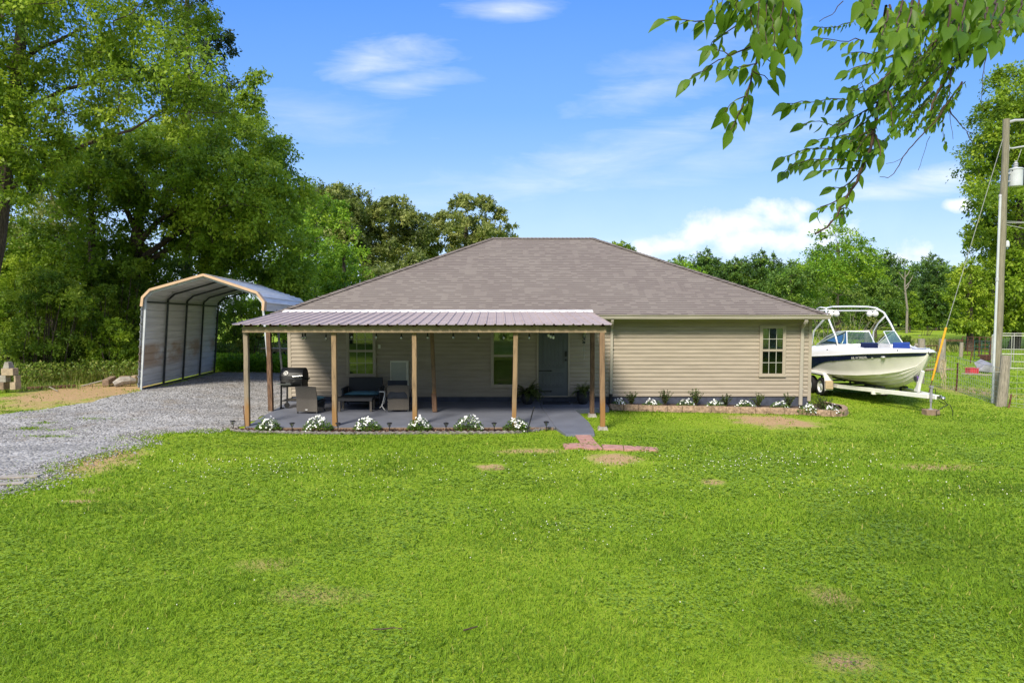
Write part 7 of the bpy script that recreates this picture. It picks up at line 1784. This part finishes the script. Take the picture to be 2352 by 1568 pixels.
# rough grass: verge on the left, pasture beyond the fence
def rough(name, label, poly, n, h0, h1, seed, w0, base):
    r = np.random.default_rng(seed); A = np.array(poly); q = r.uniform(A.min(0), A.max(0), (n * 3, 2)); q = q[inpoly(q, poly)][:n]; q = q[vnoise(q[:, 0], q[:, 1], .8, seed) + r.random(len(q)) * .5 > .45]; q = q[r.random(len(q)) > dirtness(q) * .9]; n = len(q)
    a = r.uniform(0, 6.28, n); le = r.uniform(.1, .6, n); h = r.uniform(h0, h1, n); c = np.stack([q[:, 0], q[:, 1], zt(q[:, 0], q[:, 1]) - .01], 1); d = unit(np.stack([np.cos(a) * le, np.sin(a) * le, np.ones(n)], 1)); S = np.stack([-np.sin(a), np.cos(a), 0 * a], 1) * (w0 * r.uniform(.6, 1.4, n))[:, None]
    m = c + d * (h * .6)[:, None]; t_ = m + unit(d + np.stack([np.cos(a) * le, np.sin(a) * le, -.2 + 0 * a], 1)) * (h * .5)[:, None]
    V = np.stack([c - S, c + S, m + S * .7, m - S * .7, t_ + S * .1, t_ - S * .1], 1).reshape(-1, 3); b0_ = np.arange(n)[:, None] * 6
    o = npmesh(name, V, np.concatenate([b0_ + np.array([0, 1, 2, 3]), b0_ + np.array([3, 2, 4, 5])], 0), L_['weedtall'] if base > .4 else L_['grass'], None, np.clip(r.normal(base, .2, n), 0, 1).repeat(6)); tag(o, label, 'grass', kind='stuff'); return o
vp = [PT(-30, 20.4), PT(330, 22.6), PT(330, 25), PT(-60, 26)]
rough('verge_grass', 'straggly weedy grass around the blocks left of the carport', [(p.x, p.y) for p in vp], 9000, .06, .22, 201, .010, .42)
vp = [PT(40, 23.2), PT(330, 23.8), PT(330, 25.5), PT(20, 25.5)]
rough('tall_grass', 'tall yellowish grass in front of the vine mound', [(p.x, p.y) for p in vp], 6000, .2, .6, 202, .012, .6)
pp = [PT(1990, 27.5), PT(2130, 27.2), PT(2200, 24.6), PT(2310, 21.0), PT(2500, 20), PT(2600, 60), PT(1950, 60)]
rough('pasture_grass', 'rough yellowish grass of the pasture beyond the wire fence', [(p.x, p.y) for p in pp], 60000, .03, .11, 203, .018, .40)
vp = [PT(2000, 54), PT(2215, 50), PT(2215, 64), PT(1990, 66)]
rough('pasture_weeds', 'band of tall pale weeds across the pasture', [(p.x, p.y) for p in vp], 6500, .25, .7, 204, .03, .55)
# ---------------------------------------------------------------- light and sky
SUN_EL, SUN_AZ = R(42), R(205)      # compass azimuth from +Y clockwise: behind and to the left of the viewer
w = bpy.data.worlds.new('World'); SC.world = w; w.use_nodes = True
t = w.node_tree; bg = t.nodes['Background']
sky = N(t, 'ShaderNodeTexSky'); sky.sky_type = 'NISHITA'; sky.sun_disc = False; sky.sun_elevation = SUN_EL; sky.sun_rotation = SUN_AZ
sky.altitude = 100; sky.air_density = 1.0; sky.dust_density = .6; sky.ozone_density = 2.2
hs = N(t, 'ShaderNodeHueSaturation'); hs.inputs['Saturation'].default_value = 1.28; hs.inputs['Value'].default_value = 1.0; t.links.new(sky.outputs[0], hs.inputs['Color'])
tc = N(t, 'ShaderNodeTexCoord'); sp = N(t, 'ShaderNodeSeparateXYZ'); t.links.new(tc.outputs['Generated'], sp.inputs[0])
ya = mathn(t, 'MAXIMUM', mathn(t, 'ABSOLUTE', sp.outputs[1]), .05)
X = mathn(t, 'DIVIDE', sp.outputs[0], ya); Z = mathn(t, 'DIVIDE', sp.outputs[2], ya)
cv = N(t, 'ShaderNodeCombineXYZ'); t.links.new(X, cv.inputs[0]); t.links.new(Z, cv.inputs[1])
front = mathn(t, 'GREATER_THAN', sp.outputs[1], 0)
def mapn(sc, rot=0, loc=(0, 0, 0)):
    m = N(t, 'ShaderNodeMapping'); m.inputs['Scale'].default_value = sc; m.inputs['Rotation'].default_value = (0, 0, rot); m.inputs['Location'].default_value = loc
    t.links.new(cv.outputs[0], m.inputs[0]); return m.outputs[0]
def XZ(u, v): d = ray(u, v); return d.x / d.y, d.z / d.y
def ell(u, v, ru, rv, rot, nz, amp, k):
    """soft-edged cloud region in directions of the sky, edge broken by noise nz"""
    x0, z0 = XZ(u, v); c, s = math.cos(rot), math.sin(rot)
    dx = mathn(t, 'SUBTRACT', X, x0); dz = mathn(t, 'SUBTRACT', Z, z0)
    a = mathn(t, 'DIVIDE', mathn(t, 'ADD', mathn(t, 'MULTIPLY', dx, c), mathn(t, 'MULTIPLY', dz, s)), ru / F)
    b = mathn(t, 'DIVIDE', mathn(t, 'SUBTRACT', mathn(t, 'MULTIPLY', dz, c), mathn(t, 'MULTIPLY', dx, s)), rv / F)
    d = mathn(t, 'SQRT', mathn(t, 'ADD', mathn(t, 'MULTIPLY', a, a), mathn(t, 'MULTIPLY', b, b)))
    d = mathn(t, 'ADD', d, mathn(t, 'MULTIPLY', mathn(t, 'SUBTRACT', nz, .5), amp))
    return mathn(t, 'MULTIPLY', mathn(t, 'SUBTRACT', 1, d), k, True)
wisp = noise(t, mapn((3.2, 15, 1), R(-14)), 1.5, 7, .62, .6)
wisp2 = noise(t, mapn((2, 22, 1), R(-9), (3, 1, 0)), 1.3, 6, .6, .8)
puff = noise(t, mapn((13, 16, 1)), 1.15, 7, .6, .2)
thin = None
for u, v, ru, rv, rot, k in [(1165, 27, 150, 34, 0, .55), (860, 132, 170, 52, R(10), .6), (930, 196, 130, 34, R(4), .5), (1400, 365, 420, 70, R(17), .42), (1490, 212, 170, 55, R(10), .4), (2110, 422, 230, 40, R(9), .75), (1250, 420, 340, 60, R(4), .35), (720, 260, 260, 60, R(-8), .28), (1570, 130, 210, 70, R(12), .3), (900, 470, 300, 60, 0, .22), (2160, 600, 300, 60, 0, .35), (1750, 330, 330, 60, R(15), .3), (1500, 560, 420, 70, 0, .35)]:
    e = mathn(t, 'MULTIPLY', ell(u, v, ru, rv, rot, wisp, 2.6, .75), k * .9)
    thin = e if thin is None else mathn(t, 'MAXIMUM', thin, e)
thin = mathn(t, 'MULTIPLY', thin, mathn(t, 'ADD', .35, mathn(t, 'MULTIPLY', wisp2, 1.3)), True)
hz = mathn(t, 'MULTIPLY', ramp(t, Z, [(0, (1, 1, 1)), (.22, (0, 0, 0))]), .22)
thick = None
for u, v, ru, rv, rot in [(1700, 512, 120, 50, R(8)), (1610, 540, 130, 40, R(10)), (1530, 565, 120, 30, R(10)), (1800, 500, 110, 45, R(6)), (1880, 520, 110, 40, 0), (1745, 550, 220, 40, 0), (2105, 580, 80, 40, 0), (2080, 592, 130, 26, 0), (2205, 470, 40, 16, 0), (1845, 478, 40, 25, 0)]:
    e = ell(u, v, ru, rv, rot, puff, 2.5, 1.15); thick = e if thick is None else mathn(t, 'MAXIMUM', thick, e)
cl = mathn(t, 'MULTIPLY', mathn(t, 'MAXIMUM', mathn(t, 'MAXIMUM', thin, thick), hz), front)
shade = ramp(t, noise(t, mapn((10, 14, 1), 0, (0, .04, 0)), 1.3, 5), [(.3, (7.2, 7.7, 8.6)), (.62, (9.3, 9.4, 9.6))])
grad = ramp(t, Z, [(0, (6.2, 7.7, 9.5)), (.10, (4.0, 6.1, 9.4)), (.28, (1.9, 4.1, 8.9)), (.50, (.85, 2.7, 8.2))])
skyc = mixc(t, .82, hs.outputs[0], grad)
# unseen broken cloud added overhead and behind the viewer as white fill light
nb = N(t, 'ShaderNodeTexNoise'); nb.inputs['Scale'].default_value = 2.2; nb.inputs['Detail'].default_value = 6; t.links.new(tc.outputs['Generated'], nb.inputs['Vector'])
bm = mathn(t, 'MAXIMUM', ramp(t, mathn(t, 'ADD', sp.outputs[1], .5), [(.20, (1, 1, 1)), (.62, (0, 0, 0))]), ramp(t, sp.outputs[2], [(.60, (0, 0, 0)), (.78, (1, 1, 1))]))
bc = mathn(t, 'MULTIPLY', bm, ramp(t, nb.outputs['Fac'], [(.40, (0, 0, 0)), (.60, (.75, .75, .75))]))
col = mixc(t, mathn(t, 'MAXIMUM', cl, bc), skyc, shade)
t.links.new(col, bg.inputs[0]); bg.inputs[1].default_value = .105
sun = bpy.data.lights.new('sun', 'SUN'); sun.energy = 4.7; sun.angle = R(14); sun.color = (1, .92, .78)
so = bpy.data.objects.new('sun', sun); COL.objects.link(so)
dv = Vector((math.sin(SUN_AZ) * math.cos(SUN_EL), math.cos(SUN_AZ) * math.cos(SUN_EL), math.sin(SUN_EL)))
so.rotation_euler = dv.to_track_quat('Z', 'Y').to_euler(); so.location = dv * 60
vs_ = SC.view_settings; SC.display_settings.display_device = 'sRGB'; vs_.view_transform = 'Standard'; vs_.look = 'None'; vs_.exposure = .35; vs_.gamma = 1
SC.cycles.max_bounces = 8; SC.cycles.diffuse_bounces = 4; SC.cycles.transparent_max_bounces = 12; SC.cycles.use_denoising = True
SC.cycles.sample_clamp_indirect = 6
